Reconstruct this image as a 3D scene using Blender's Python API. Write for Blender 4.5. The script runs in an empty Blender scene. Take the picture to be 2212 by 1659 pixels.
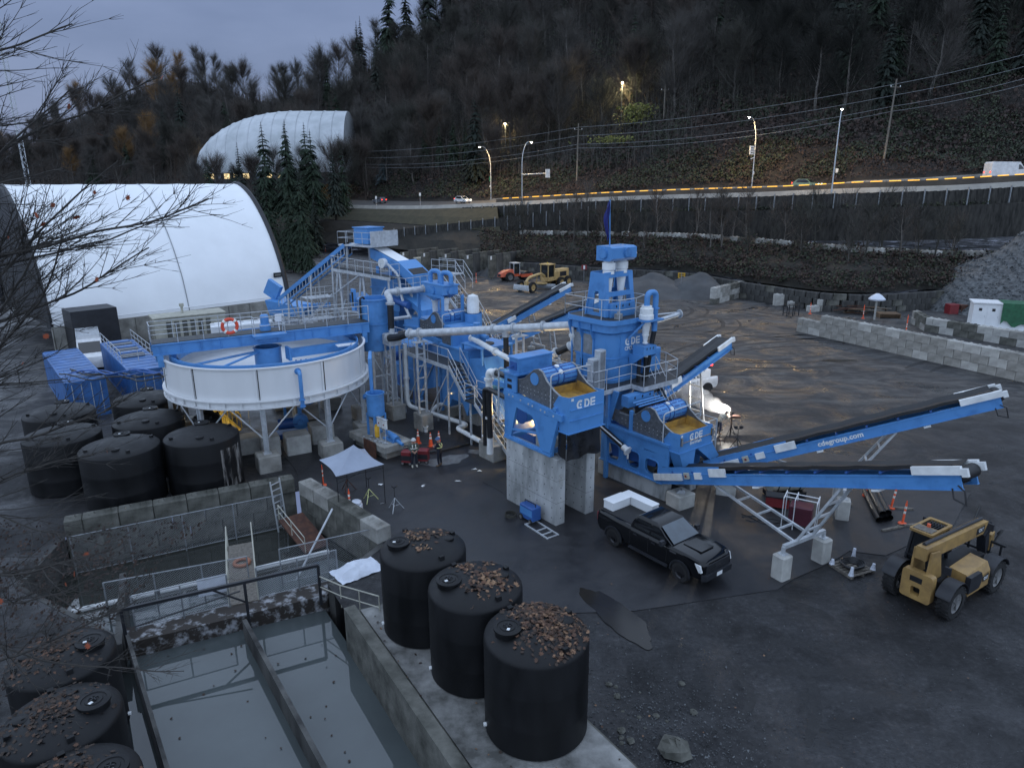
import bpy,bmesh,math,random
from math import sin,cos,pi,radians,sqrt,atan2,hypot
from mathutils import Vector,Matrix,noise
random.seed(11)
sc=bpy.context.scene
col=sc.collection
cam=bpy.data.cameras.new('camera')
cam_ob=bpy.data.objects.new('camera',cam);col.objects.link(cam_ob)
cam.sensor_width=36.0
cam.lens=1504.0/2212.0*36.0
cam.clip_start=0.3;cam.clip_end=3000
_p=radians(15.98);_r=radians(-0.333)
_f=Vector((0,cos(_p),-sin(_p)));_u0=Vector((0,sin(_p),cos(_p)));_x0=Vector((1,0,0))
_x=_x0*cos(_r)+_u0*sin(_r);_u=_u0*cos(_r)-_x0*sin(_r)
cam_ob.matrix_world=Matrix(((_x.x,_u.x,-_f.x,0),(_x.y,_u.y,-_f.y,0),(_x.z,_u.z,-_f.z,15.71),(0,0,0,1)))
sc.camera=cam_ob
world=bpy.data.worlds.new('World');sc.world=world
world.use_nodes=True
wn=world.node_tree.nodes;wl=world.node_tree.links
wn.clear()
SUN_EL,SUN_AZ=78.0,-165.0
w_out=wn.new('ShaderNodeOutputWorld');w_bg=wn.new('ShaderNodeBackground')
w_sky=wn.new('ShaderNodeTexSky');w_sky.sky_type='NISHITA';w_sky.sun_disc=False
w_sky.sun_elevation=radians(SUN_EL);w_sky.sun_rotation=radians(SUN_AZ % 360)
w_sky.air_density=1.6;w_sky.dust_density=2.0;w_sky.ozone_density=3.0
w_tc=wn.new('ShaderNodeTexCoord');w_map=wn.new('ShaderNodeMapping')
w_map.inputs['Scale'].default_value=(1.0,1.0,3.2)
w_n=wn.new('ShaderNodeTexNoise');w_n.inputs['Scale'].default_value=3.0;w_n.inputs['Detail'].default_value=6;w_n.inputs['Roughness'].default_value=0.5
w_rmp=wn.new('ShaderNodeValToRGB')
w_rmp.color_ramp.elements[0].position=0.30;w_rmp.color_ramp.elements[0].color=(0.088,0.118,0.215,1)
w_rmp.color_ramp.elements[1].position=0.72;w_rmp.color_ramp.elements[1].color=(0.150,0.190,0.315,1)
w_mix=wn.new('ShaderNodeMix');w_mix.data_type='RGBA';w_mix.inputs['Factor'].default_value=0.82
w_sc=wn.new('ShaderNodeVectorMath');w_sc.operation='SCALE';w_sc.inputs['Scale'].default_value=0.05
wl.new(w_tc.outputs['Generated'],w_map.inputs['Vector']);wl.new(w_map.outputs['Vector'],w_n.inputs['Vector'])
wl.new(w_n.outputs['Fac'],w_rmp.inputs['Fac'])
wl.new(w_sky.outputs['Color'],w_sc.inputs[0])
wl.new(w_sc.outputs['Vector'],w_mix.inputs['A']);wl.new(w_rmp.outputs['Color'],w_mix.inputs['B'])
wl.new(w_mix.outputs['Result'],w_bg.inputs['Color']);w_bg.inputs['Strength'].default_value=1.0
wl.new(w_bg.outputs['Background'],w_out.inputs['Surface'])
sun=bpy.data.lights.new('daylight','SUN');sun.energy=1.5;sun.angle=radians(172);sun.color=(0.68,0.83,1.0)
sun_ob=bpy.data.objects.new('daylight',sun);col.objects.link(sun_ob)
_d=Vector((sin(radians(SUN_AZ))*cos(radians(SUN_EL)),cos(radians(SUN_AZ))*cos(radians(SUN_EL)),sin(radians(SUN_EL))))
sun_ob.rotation_euler=_d.to_track_quat('Z','Y').to_euler()
vs=sc.view_settings
vs.view_transform='Standard';vs.look='None';vs.gamma=1.0;vs.use_curve_mapping=False
vs.exposure=0.84
sc.cycles.max_bounces=6;sc.cycles.diffuse_bounces=3;sc.cycles.glossy_bounces=3
sc.cycles.transparent_max_bounces=8;sc.cycles.sample_clamp_indirect=4.0
sc.cycles.use_denoising=True
MATS={}
def mat(name,c,rough=0.5,metal=0.0,var=0.12,scale=1.5,bump=0.0,bscale=30.0,c2=None,spec=0.5,detail=4.0,stretch=None,emit=0.0,coat=0.0,lo=0.35,hi=0.68,rvar=0.0):
 m=bpy.data.materials.new(name);m.use_nodes=True
 nt=m.node_tree;b=nt.nodes['Principled BSDF']
 if c2 is None: c2=tuple(min(1,x*(1-var*2.2)) for x in c)
 tc=nt.nodes.new('ShaderNodeTexCoord');n=nt.nodes.new('ShaderNodeTexNoise')
 n.inputs['Scale'].default_value=scale;n.inputs['Detail'].default_value=detail;n.inputs['Roughness'].default_value=0.62
 src=tc.outputs['Object']
 if stretch:
  mp=nt.nodes.new('ShaderNodeMapping');mp.inputs['Scale'].default_value=stretch
  nt.links.new(src,mp.inputs['Vector']);src=mp.outputs['Vector']
 nt.links.new(src,n.inputs['Vector'])
 r=nt.nodes.new('ShaderNodeValToRGB')
 r.color_ramp.elements[0].position=lo;r.color_ramp.elements[0].color=(*c2[:3],1)
 r.color_ramp.elements[1].position=hi;r.color_ramp.elements[1].color=(*c[:3],1)
 nt.links.new(n.outputs['Fac'],r.inputs['Fac']);nt.links.new(r.outputs['Color'],b.inputs['Base Color'])
 b.inputs['Roughness'].default_value=rough;b.inputs['Metallic'].default_value=metal
 b.inputs['Specular IOR Level'].default_value=spec
 if rvar:
  mr=nt.nodes.new('ShaderNodeMapRange');mr.inputs['To Min'].default_value=max(0,rough-rvar);mr.inputs['To Max'].default_value=min(1,rough+rvar)
  mr.inputs['From Min'].default_value=0.3;mr.inputs['From Max'].default_value=0.7
  nt.links.new(n.outputs['Fac'],mr.inputs['Value']);nt.links.new(mr.outputs['Result'],b.inputs['Roughness'])
 if coat: b.inputs['Coat Weight'].default_value=coat;b.inputs['Coat Roughness'].default_value=0.06
 if bump:
  n2=nt.nodes.new('ShaderNodeTexNoise');n2.inputs['Scale'].default_value=bscale;n2.inputs['Detail'].default_value=5
  nt.links.new(src,n2.inputs['Vector'])
  bp=nt.nodes.new('ShaderNodeBump');bp.inputs['Strength'].default_value=bump;bp.inputs['Distance'].default_value=0.05
  nt.links.new(n2.outputs['Fac'],bp.inputs['Height']);nt.links.new(bp.outputs['Normal'],b.inputs['Normal'])
 if emit:
  nt.links.new(r.outputs['Color'],b.inputs['Emission Color']);b.inputs['Emission Strength'].default_value=emit
 MATS[name]=m
 return m
M=MATS
mat('blue',(0.078,0.245,0.54),0.42,scale=1.3,c2=(0.048,0.155,0.37),rvar=0.10,detail=8,lo=0.24,hi=0.50)
mat('blue_dark',(0.030,0.105,0.34),0.45,var=0.1)
mat('galv',(0.54,0.57,0.60),0.45,0.25,var=0.14,scale=3.0)
mat('galv_dull',(0.30,0.32,0.34),0.55,0.4,var=0.16,scale=3.0)
mat('white',(0.74,0.76,0.78),0.45,var=0.05,scale=0.8)
mat('white_tank',(0.70,0.71,0.72),0.42,var=0.05,scale=0.5,stretch=(1,1,0.3))
mat('fabric',(0.82,0.84,0.86),0.6,var=0.03,scale=0.35,bump=0.25,bscale=0.35)
mat('black_rubber',(0.012,0.012,0.014),0.55,var=0.2)
mat('black_frame',(0.02,0.022,0.028),0.5,var=0.2)
mat('poly_black',(0.0075,0.008,0.0095),0.55,spec=0.3,var=0.25,scale=1.2,stretch=(1,1,0.25),bump=0.05,bscale=60,rvar=0.12)
mat('concrete',(0.42,0.42,0.40),0.85,var=0.22,scale=1.3,bump=0.2,bscale=25)
mat('concrete_new',(0.44,0.45,0.45),0.8,scale=1.1,c2=(0.15,0.16,0.16),bump=0.15,stretch=(1,1,0.35),lo=0.3,hi=0.62)
mat('concrete_old',(0.150,0.148,0.130),0.9,scale=1.1,c2=(0.045,0.046,0.038),bump=0.4,bscale=14)
mat('concrete_dark',(0.10,0.10,0.095),0.9,scale=0.7,c2=(0.018,0.018,0.018),bump=0.3,stretch=(1,1,0.3))
mat('concrete_mid',(0.34,0.335,0.31),0.9,scale=1.0,c2=(0.17,0.165,0.15),bump=0.3,bscale=18)
mat('concrete_pale',(0.48,0.48,0.45),0.9,scale=1.0,c2=(0.27,0.265,0.25),bump=0.3,bscale=18)
mat('yellow_poly',(0.52,0.30,0.055),0.6,scale=2.5,c2=(0.27,0.16,0.05))
mat('safety_yellow',(0.75,0.52,0.06),0.5)
mat('cat_yellow',(0.39,0.245,0.085),0.45,scale=2.4,c2=(0.24,0.15,0.06),detail=7)
mat('grader_yellow',(0.50,0.35,0.15),0.5,var=0.15)
mat('orange',(0.85,0.11,0.03),0.5)
mat('orange_paint',(0.65,0.12,0.05),0.45,var=0.15)
mat('reflective',(0.85,0.85,0.78),0.35)
mat('lime',(0.75,0.78,0.35),0.5)
mat('tyre',(0.018,0.018,0.019),0.85,var=0.25,bump=0.3)
mat('rim_dark',(0.04,0.04,0.045),0.35,0.6)
mat('rim_grey',(0.22,0.22,0.22),0.6,0.2)
mat('glass_dark',(0.012,0.015,0.018),0.06,spec=0.9)
mat('glass_sky',(0.06,0.085,0.11),0.08,var=0.2,scale=1.0,spec=0.9)
mat('car_black',(0.004,0.0045,0.006),0.12,coat=0.25,spec=0.28,var=0.05)
mat('car_white',(0.70,0.71,0.72),0.25,coat=0.6)
mat('car_green',(0.12,0.20,0.13),0.25,coat=0.8)
mat('car_grey',(0.10,0.11,0.13),0.25,coat=0.8)
mat('chrome',(0.6,0.6,0.62),0.15,1.0)
mat('steel_plate',(0.16,0.17,0.185),0.5,0.35,var=0.2,scale=6.0)
mat('grating',(0.055,0.06,0.066),0.6,0.3,var=0.2,scale=9)
mat('rust',(0.11,0.045,0.025),0.8,scale=3.0,c2=(0.045,0.02,0.015))
mat('wood',(0.20,0.13,0.075),0.8,c2=(0.08,0.05,0.03),scale=3.0,stretch=(1,6,6))
mat('wood_grey',(0.20,0.18,0.15),0.85,c2=(0.09,0.08,0.07),scale=2.0,stretch=(4,4,0.4))
mat('timber_dark',(0.050,0.047,0.042),0.9,c2=(0.008,0.008,0.007),scale=1.6,stretch=(1.5,1.5,0.35))
mat('skin',(0.45,0.25,0.18),0.6)
mat('navy',(0.010,0.014,0.028),0.8)
mat('denim',(0.030,0.040,0.075),0.85)
mat('camo',(0.13,0.15,0.13),0.9,c2=(0.05,0.06,0.05),scale=9.0)
mat('hat_white',(0.6,0.62,0.62),0.4)
mat('hat_blue',(0.05,0.12,0.28),0.4)
mat('red_box',(0.22,0.025,0.030),0.45)
mat('maroon',(0.10,0.020,0.035),0.5)
mat('dark_metal',(0.03,0.032,0.036),0.5,0.4)
mat('beige',(0.44,0.43,0.36),0.7,var=0.12)
mat('tarp_green',(0.02,0.13,0.06),0.55,var=0.2,scale=3)
mat('tarp_white',(0.62,0.66,0.74),0.6,var=0.08,scale=2,bump=0.3,bscale=6)
mat('canopy_cloth',(0.30,0.34,0.42),0.7,var=0.05,bump=0.15,bscale=3)
mat('fabric_shaded',(0.50,0.53,0.56),0.7,scale=0.2,c2=(0.36,0.39,0.41),detail=6)  # greyer copy of the hall fabric; shade on the dome is in the colour
mat('lifebuoy_faded',(0.34,0.14,0.08),0.6)
mat('lifebuoy_red',(0.72,0.075,0.03),0.5)
mat('bark_pale',(0.17,0.155,0.14),0.9,c2=(0.07,0.065,0.06),scale=2.0)
mat('bark_dark',(0.020,0.018,0.016),0.95,scale=4.0)
mat('bark_near',(0.045,0.041,0.037),0.95,scale=4.0)
mat('twig_grey',(0.095,0.088,0.080),0.95,var=0.25,scale=0.4)
mat('twig_brown',(0.090,0.073,0.062),0.95,var=0.25,scale=0.4)
mat('twig_olive',(0.060,0.058,0.048),0.95,var=0.25,scale=0.4)
mat('twig_orange',(0.26,0.150,0.060),0.95,var=0.25,scale=0.4)
mat('twig_shaded',(0.022,0.023,0.019),0.95,var=0.25,scale=0.4)  # right side of the wood: dim light and vignetting put into the colour
mat('conifer',(0.020,0.030,0.022),0.95,c2=(0.010,0.016,0.012),scale=0.8)
mat('conifer_green',(0.024,0.042,0.022),0.95,c2=(0.010,0.020,0.011),scale=0.8)
mat('spruce_blue',(0.075,0.10,0.105),0.95,c2=(0.035,0.05,0.055),scale=0.8)
mat('ivy',(0.040,0.050,0.022),0.8,c2=(0.007,0.012,0.006),scale=0.6,detail=6)
mat('bramble',(0.050,0.030,0.022),0.9,c2=(0.016,0.011,0.010),scale=0.7,detail=6)
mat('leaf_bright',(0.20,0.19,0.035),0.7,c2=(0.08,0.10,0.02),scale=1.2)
mat('leaf_brown',(0.14,0.070,0.040),0.8,c2=(0.055,0.030,0.020),scale=2.0)
mat('leaf_tan',(0.28,0.17,0.095),0.8,c2=(0.16,0.085,0.05),scale=2.0)
mat('leaf_dark',(0.050,0.033,0.024),0.85,scale=3.0)
mat('leaf_orange',(0.34,0.075,0.028),0.75,scale=3.0)
mat('gravel_grey',(0.14,0.15,0.155),0.9,c2=(0.04,0.043,0.047),scale=2.5,detail=8)
mat('sand_pile',(0.075,0.08,0.085),0.95,c2=(0.045,0.048,0.052),scale=0.4,detail=8,bump=0.3,bscale=3)
mat('blue_shed',(0.050,0.160,0.42),0.4,var=0.18,scale=1.2)
mat('sign_white',(0.8,0.82,0.82),0.5)
mat('sign_green',(0.02,0.20,0.10),0.5)
mat('sign_yellow',(0.75,0.42,0.03),0.5)
mat('sign_teal',(0.20,0.48,0.42),0.5)
mat('flag_blue',(0.012,0.018,0.16),0.7)
mat('pipe_black',(0.02,0.021,0.023),0.35,var=0.15)
mat('lamp_glow',(1.0,0.70,0.32),0.5,emit=220.0,var=0.0)
mat('lamp_white',(1.0,0.95,0.85),0.5,emit=30.0,var=0.0)
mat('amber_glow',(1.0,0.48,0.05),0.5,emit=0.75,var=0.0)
mat('window_glow',(1.0,0.74,0.36),0.5,emit=1.6,var=0.3,scale=0.6)
mat('tail_red',(1.0,0.04,0.02),0.4,emit=3.0,var=0.0)
mat('head_light',(1.0,0.90,0.70),0.4,emit=4.0,var=0.0)
mat('arc_white',(0.9,0.95,1.0),0.4,emit=120.0,var=0.0)
class MB:
 def __init__(s): s.v=[];s.f=[]
 def add(s,vs_,fs):
  o=len(s.v);s.v+=[tuple(p) for p in vs_];s.f+=[tuple(i+o for i in q) for q in fs];return s
 def box(s,x0,x1,y0,y1,z0,z1):
  return s.add([(x0,y0,z0),(x1,y0,z0),(x1,y1,z0),(x0,y1,z0),(x0,y0,z1),(x1,y0,z1),(x1,y1,z1),(x0,y1,z1)],
                     [(0,3,2,1),(4,5,6,7),(0,1,5,4),(1,2,6,5),(2,3,7,6),(3,0,4,7)])
 def cbox(s,c,d): return s.box(c[0]-d[0]/2,c[0]+d[0]/2,c[1]-d[1]/2,c[1]+d[1]/2,c[2]-d[2]/2,c[2]+d[2]/2)
 def bbox(s,x0,x1,y0,y1,z0,z1,r=0.02):
  pts=[(x0+r,y0),(x1-r,y0),(x1,y0+r),(x1,y1-r),(x1-r,y1),(x0+r,y1),(x0,y1-r),(x0,y0+r)]
  cx,cy=(x0+x1)/2,(y0+y1)/2
  def ins(p): return (p[0]-r*(1 if p[0]>cx else -1),p[1]-r*(1 if p[1]>cy else -1))
  vs_=[(x,y,z0) for x,y in pts]+[(x,y,z1-r) for x,y in pts]+[(*ins(p),z1) for p in pts]
  fs=[tuple(range(7,-1,-1)),tuple(range(16,24))]
  for k in (0,8):
   for i in range(8): j=(i+1) % 8;fs.append((k+i,k+j,k+8+j,k+8+i))
  return s.add(vs_,fs)
 def bar(s,p,q,w,h=None,up=(0,0,1)):
  p=Vector(p);q=Vector(q);h=w if h is None else h
  d=(q-p)
  if d.length<1e-6: return s
  d.normalize();upv=Vector(up)
  if abs(d.dot(upv))>0.98: upv=Vector((1,0,0))
  x=d.cross(upv).normalized()*(w/2);y=x.cross(d).normalized()*(h/2)
  vs_=[p-x-y,p+x-y,p+x+y,p-x+y,q-x-y,q+x-y,q+x+y,q-x+y]
  return s.add(vs_,[(0,1,2,3)[::-1],(4,5,6,7),(0,1,5,4),(1,2,6,5),(2,3,7,6),(3,0,4,7)])
 def tube(s,pts,r,n=8,cap=True):
  pts=[Vector(p) for p in pts];m=len(pts)
  rs=r if isinstance(r,(list,tuple)) else [r]*m
  vs_=[];prev=None
  for i,p in enumerate(pts):
   d=(pts[min(i+1,m-1)]-pts[max(i-1,0)]).normalized()
   a=Vector((0,0,1)) if abs(d.z)<0.95 else Vector((1,0,0))
   if prev is None: x=d.cross(a).normalized()
   else:
    x=prev-d*prev.dot(d)
    x=x.normalized() if x.length>1e-5 else d.cross(a).normalized()
   prev=x;y=d.cross(x)
   k=1.0
   if 0<i<m-1:
    c=(pts[i]-pts[i-1]).normalized().dot((pts[i+1]-pts[i]).normalized())
    k=1.0/max(0.6,sqrt(max(0.0,(1+c)/2)))
   for t in range(n):
    th=2*pi*t/n;vs_.append(p+(x*cos(th)+y*sin(th))*rs[i]*k)
  fs=[]
  for i in range(m-1):
   for t in range(n):
    u=(t+1) % n;fs.append((i*n+t,i*n+u,(i+1)*n+u,(i+1)*n+t))
  if cap: fs.append(tuple(range(n-1,-1,-1)));fs.append(tuple((m-1)*n+t for t in range(n)))
  return s.add(vs_,fs)
 def lathe(s,prof,c=(0,0),n=32,t0=0.0,t1=2*pi,capb=False,capt=False):
  full=abs(t1-t0-2*pi)<1e-6;k=n if full else n+1
  vs_=[]
  for r,z in prof:
   for t in range(k):
    th=t0+(t1-t0)*t/n;vs_.append((c[0]+r*cos(th),c[1]+r*sin(th),z))
  fs=[]
  for i in range(len(prof)-1):
   for t in range(n):
    u=(t+1) % k;fs.append((i*k+t,i*k+u,(i+1)*k+u,(i+1)*k+t))
  if capb: fs.append(tuple(range(k-1,-1,-1)))
  if capt: fs.append(tuple((len(prof)-1)*k+t for t in range(k)))
  return s.add(vs_,fs)
 def prism(s,poly,t0,t1,plane='xz'):
  def P(a,b,t): return {'xz': (a,t,b),'xy': (a,b,t),'yz': (t,a,b)}[plane]
  n=len(poly)
  vs_=[P(a,b,t0) for a,b in poly]+[P(a,b,t1) for a,b in poly]
  fs=[tuple(range(n)),tuple(range(2*n-1,n-1,-1))]
  for i in range(n): j=(i+1) % n;fs.append((i,i+n,j+n,j))
  return s.add(vs_,fs)
 def ring_plate(s,outer,inner,t0,t1,plane='xz'):
  def P(a,b,t): return {'xz': (a,t,b),'xy': (a,b,t),'yz': (t,a,b)}[plane]
  n=len(outer);vs_=[]
  for t in (t0,t1):
   vs_+=[P(a,b,t) for a,b in outer]+[P(a,b,t) for a,b in inner]
  fs=[]
  for i in range(n):
   j=(i+1) % n
   fs+=[(i,j,n+j,n+i),(2*n+j,2*n+i,3*n+i,3*n+j),(i,2*n+i,2*n+j,j),(n+j,3*n+j,3*n+i,n+i)]
  return s.add(vs_,fs)
 def mesh(s,name,smooth=35):
  me=bpy.data.meshes.new(name);me.from_pydata(s.v,[],s.f);me.validate()
  bm=bmesh.new();bm.from_mesh(me)
  if len(bm.faces)<60000: bmesh.ops.recalc_face_normals(bm,faces=bm.faces)
  bm.to_mesh(me);bm.free()
  if smooth:
   me.polygons.foreach_set('use_smooth',[True]*len(me.polygons));me.set_sharp_from_angle(angle=radians(smooth))
  return me
 def build(s,name,m,parent=None,smooth=35):
  sh=SHIFT.get(parent.name) if parent is not None else None
  if sh: s.v=[(x-sh[0],y-sh[1],z-sh[2]) for x,y,z in s.v]
  return ob(name,s.mesh(name,smooth),m,parent)
SHIFT={}
def ob(name,me,m=None,parent=None):
 o=bpy.data.objects.new(name,me);col.objects.link(o)
 if m is not None and not me.materials: me.materials.append(M[m] if isinstance(m,str) else m)
 if parent is not None:
  o.parent=parent
  if parent.name in SHIFT: SHIFT[o.name]=SHIFT[parent.name]
 return o
def tag(o,label=None,cat=None,group=None,kind=None):
 if label: o['label']=label
 if cat: o['category']=cat
 if group: o['group']=group
 if kind: o['kind']=kind
 return o
def thing(name,label,cat,loc=(0,0,0),rz=0.0,group=None,shift=None):
 o=bpy.data.objects.new(name,None);col.objects.link(o);o.empty_display_size=0.2
 o.location=loc;o.rotation_euler=(0,0,rz)
 if shift is not None: SHIFT[o.name]=tuple(shift)
 return tag(o,label,cat,group)
def single(mb,name,m,label,cat,group=None,base=None,smooth=35):
 if base is None:
  xs=[p[0] for p in mb.v];ys=[p[1] for p in mb.v];zs=[p[2] for p in mb.v]
  base=((min(xs)+max(xs))/2,(min(ys)+max(ys))/2,min(zs))
 mb.v=[(x-base[0],y-base[1],z-base[2]) for x,y,z in mb.v]
 o=mb.build(name,m,None,smooth);o.location=base
 return tag(o,label,cat,group)
def dup(root,loc,rz=None,label=None):
 def cp(o,par):
  c=o.copy();col.objects.link(c);c.parent=par
  for ch in o.children: cp(ch,c)
  return c
 r=cp(root,None);r.location=loc
 if rz is not None: r.rotation_euler=(0,0,rz)
 if label: r['label']=label
 return r
def text(s_,parent,loc,rot,size,m='white',name='lettering',bold=0.012,ext=0.004,align='CENTER',sx=1.0):
 cu=bpy.data.curves.new(name,'FONT');cu.body=s_;cu.size=size;cu.extrude=ext;cu.offset=bold*size
 cu.align_x=align;cu.align_y='CENTER';cu.resolution_u=3
 tmp=bpy.data.objects.new('tmp',cu);col.objects.link(tmp);bpy.context.view_layer.update()
 me=bpy.data.meshes.new_from_object(tmp.evaluated_get(bpy.context.evaluated_depsgraph_get()));bpy.data.objects.remove(tmp);bpy.data.curves.remove(cu)
 me.materials.clear();me.materials.append(M[m]);me.name=name
 o=bpy.data.objects.new(name,me);col.objects.link(o);o.parent=parent
 sh=SHIFT.get(parent.name,(0,0,0)) if parent else (0,0,0)
 o.location=(loc[0]-sh[0],loc[1]-sh[1],loc[2]-sh[2]);o.rotation_euler=rot;o.scale=(sx,1,1)
 return o
def lerp(a,b,t): return a+(b-a)*t
def vl(p,q,t): return tuple(lerp(a,b,t) for a,b in zip(p,q))
def arc_pts(c,r,t0,t1,n,axis='xz'):
 out=[]
 for i in range(n+1):
  t=t0+(t1-t0)*i/n;a,b=r*cos(t),r*sin(t)
  out.append({'xz': (c[0]+a,c[1],c[2]+b),'yz': (c[0],c[1]+a,c[2]+b),'xy': (c[0]+a,c[1]+b,c[2])}[axis])
 return out
def rounded(pts,r=0.3,n=4):
 pts=[Vector(p) for p in pts];out=[pts[0]]
 for i in range(1,len(pts)-1):
  a,b,c=pts[i-1],pts[i],pts[i+1]
  d1=(a-b);d2=(c-b);k=min(r,d1.length*0.45,d2.length*0.45)
  p=b+d1.normalized()*k;q=b+d2.normalized()*k
  for j in range(n+1):
   t=j/n;out.append(p*(1-t) ** 2+b*2*t*(1-t)+q*t*t)
 out.append(pts[-1]);return out
PO=Vector((2.05,30.1,0));PA=radians(-52.0)
PU=Vector((cos(PA),sin(PA),0));PV=Vector((-sin(PA),cos(PA),0))
def PW(a,b,z=0.0): return PO+PU*a+PV*b+Vector((0,0,z))
def plant(name,label,cat,a,b,z=0.0,group=None):
 return thing(name,label,cat,PW(a,b,z),PA,group,shift=(a,b,z))
def railing(mb,pts,h=1.1,post=1.4,r=0.024,mid=True,toe=False,posts=True):
 for k in range(len(pts)-1):
  p=Vector(pts[k]);q=Vector(pts[k+1]);L=(q-p).length
  if L<1e-4: continue
  up=Vector((0,0,h))
  mb.tube([p+up,q+up],r,6)
  if mid: mb.tube([p+up*0.52,q+up*0.52],r*0.85,6)
  if toe: mb.bar(p+Vector((0,0,0.07)),q+Vector((0,0,0.07)),0.012,0.14)
  n=max(1,round(L/post))
  if posts:
   for i in range(n+(1 if k==len(pts)-2 else 0)):
    c=p.lerp(q,i/n);mb.tube([c,c+up],r,6)
 return mb
def ground_material():
 m=bpy.data.materials.new('yard_ground');m.use_nodes=True;nt=m.node_tree;N=nt.nodes;L=nt.links
 b=N['Principled BSDF']
 tc=N.new('ShaderNodeTexCoord');P=tc.outputs['Object']
 def noise_(scale,detail=6,rough=0.6,vec=None,dist=0.0):
  n=N.new('ShaderNodeTexNoise');n.inputs['Scale'].default_value=scale;n.inputs['Detail'].default_value=detail
  n.inputs['Roughness'].default_value=rough;n.inputs['Distortion'].default_value=dist
  L.new(vec if vec is not None else P,n.inputs['Vector']);return n.outputs['Fac']
 def ramp(f,stops):
  r=N.new('ShaderNodeValToRGB');e=r.color_ramp.elements
  while len(e)<len(stops): e.new(0.5)
  for q,(p,c) in zip(e,stops): q.position=p;q.color=(*c,1) if len(c)==3 else c
  L.new(f,r.inputs['Fac']);return r.outputs['Color']
 def mix(f,a,c):
  x=N.new('ShaderNodeMix');x.data_type='RGBA';L.new(f,x.inputs['Factor']);L.new(a,x.inputs['A']);L.new(c,x.inputs['B']);return x.outputs['Result']
 def math_(op,a,v):
  x=N.new('ShaderNodeMath');x.operation=op;x.use_clamp=True
  L.new(a,x.inputs[0])
  if isinstance(v,(int,float)): x.inputs[1].default_value=v
  else: L.new(v,x.inputs[1])
  return x.outputs[0]
 gravel=ramp(noise_(5.0,10,0.78),[(0.30,(0.008,0.008,0.009)),(0.55,(0.029,0.029,0.031)),(0.74,(0.075,0.075,0.077))])
 mp=N.new('ShaderNodeMapping');mp.inputs['Scale'].default_value=(0.15,0.36,1);mp.inputs['Rotation'].default_value=(0,0,radians(28));L.new(P,mp.inputs['Vector'])
 mud=ramp(noise_(1.0,10,0.66,mp.outputs['Vector'],2.6),[(0.30,(0.017,0.017,0.019)),(0.46,(0.038,0.038,0.040)),(0.58,(0.070,0.069,0.068)),(0.74,(0.125,0.120,0.112))])
 patch=ramp(noise_(0.32,5,0.6,None,1.2),[(0.38,(0.45,0.45,0.46)),(0.62,(1.25,1.25,1.25))])
 pm=N.new('ShaderNodeMix');pm.data_type='RGBA';pm.blend_type='MULTIPLY';pm.inputs['Factor'].default_value=1.0;L.new(gravel,pm.inputs['A']);L.new(patch,pm.inputs['B']);gravel=pm.outputs['Result']
 big=noise_(0.045,4,0.6)
 sep=N.new('ShaderNodeSeparateXYZ');L.new(P,sep.inputs[0])
 far=N.new('ShaderNodeMapRange');far.inputs['From Min'].default_value=34;far.inputs['From Max'].default_value=52;L.new(sep.outputs['Y'],far.inputs['Value'])
 fm=N.new('ShaderNodeMath');fm.operation='MULTIPLY_ADD';fm.use_clamp=True
 L.new(big,fm.inputs[0]);fm.inputs[1].default_value=1.4;fm.inputs[2].default_value=-0.7
 fa=N.new('ShaderNodeMath');fa.operation='ADD';fa.use_clamp=True;L.new(far.outputs['Result'],fa.inputs[0]);L.new(fm.outputs[0],fa.inputs[1])
 fb=math_('MULTIPLY',fa.outputs[0],far.outputs['Result'])
 c=mix(fb,gravel,mud)
 wv=N.new('ShaderNodeTexWave');wv.wave_type='RINGS';wv.rings_direction='Z';wv.inputs['Scale'].default_value=0.22;wv.inputs['Distortion'].default_value=9.0
 wv.inputs['Detail'].default_value=3;wv.inputs['Detail Scale'].default_value=0.35
 mp2=N.new('ShaderNodeMapping');mp2.inputs['Location'].default_value=(-22,-95,0);L.new(P,mp2.inputs['Vector']);L.new(mp2.outputs['Vector'],wv.inputs['Vector'])
 tr=ramp(wv.outputs['Fac'],[(0.66,(0,0,0)),(0.82,(1,1,1))])
 trm=math_('MULTIPLY',tr,ramp(noise_(0.12,4,0.6),[(0.44,(0,0,0)),(0.60,(1,1,1))]))
 trm=math_('MULTIPLY',trm,0.62)
 dark=N.new('ShaderNodeRGB');dark.outputs[0].default_value=(0.022,0.022,0.023,1)
 c=mix(trm,c,dark.outputs[0])
 L.new(c,b.inputs['Base Color'])
 wet=ramp(noise_(0.22,8,0.68,None,0.8),[(0.36,(0.17,0.17,0.17)),(0.45,(0.48,0.48,0.48)),(0.56,(0.80,0.80,0.80))])
 L.new(wet,b.inputs['Roughness']);b.inputs['Specular IOR Level'].default_value=0.35
 bp=N.new('ShaderNodeBump');bp.inputs['Strength'].default_value=0.55;bp.inputs['Distance'].default_value=0.06
 hm=N.new('ShaderNodeMath');hm.operation='ADD';L.new(noise_(7.0,8,0.75),hm.inputs[0]);L.new(noise_(0.7,6,0.65,mp.outputs['Vector'],1.0),hm.inputs[1])
 L.new(hm.outputs[0],bp.inputs['Height']);L.new(bp.outputs['Normal'],b.inputs['Normal'])
 M['yard_ground']=m
ground_material()
mat('asphalt',(0.030,0.030,0.033),0.5,scale=0.55,c2=(0.011,0.011,0.013),detail=9,bump=0.25,bscale=30,rvar=0.22,lo=0.3,hi=0.7)
mat('asphalt_road',(0.09,0.085,0.08),0.6,scale=0.3,c2=(0.06,0.058,0.055),bump=0.1)
mat('patch_pale',(0.20,0.20,0.20),0.5,scale=2.2,c2=(0.09,0.09,0.09),detail=8)
mat('earth',(0.032,0.025,0.021),0.95,scale=2.0,c2=(0.012,0.010,0.009),detail=9,bump=0.6,bscale=9)
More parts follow.
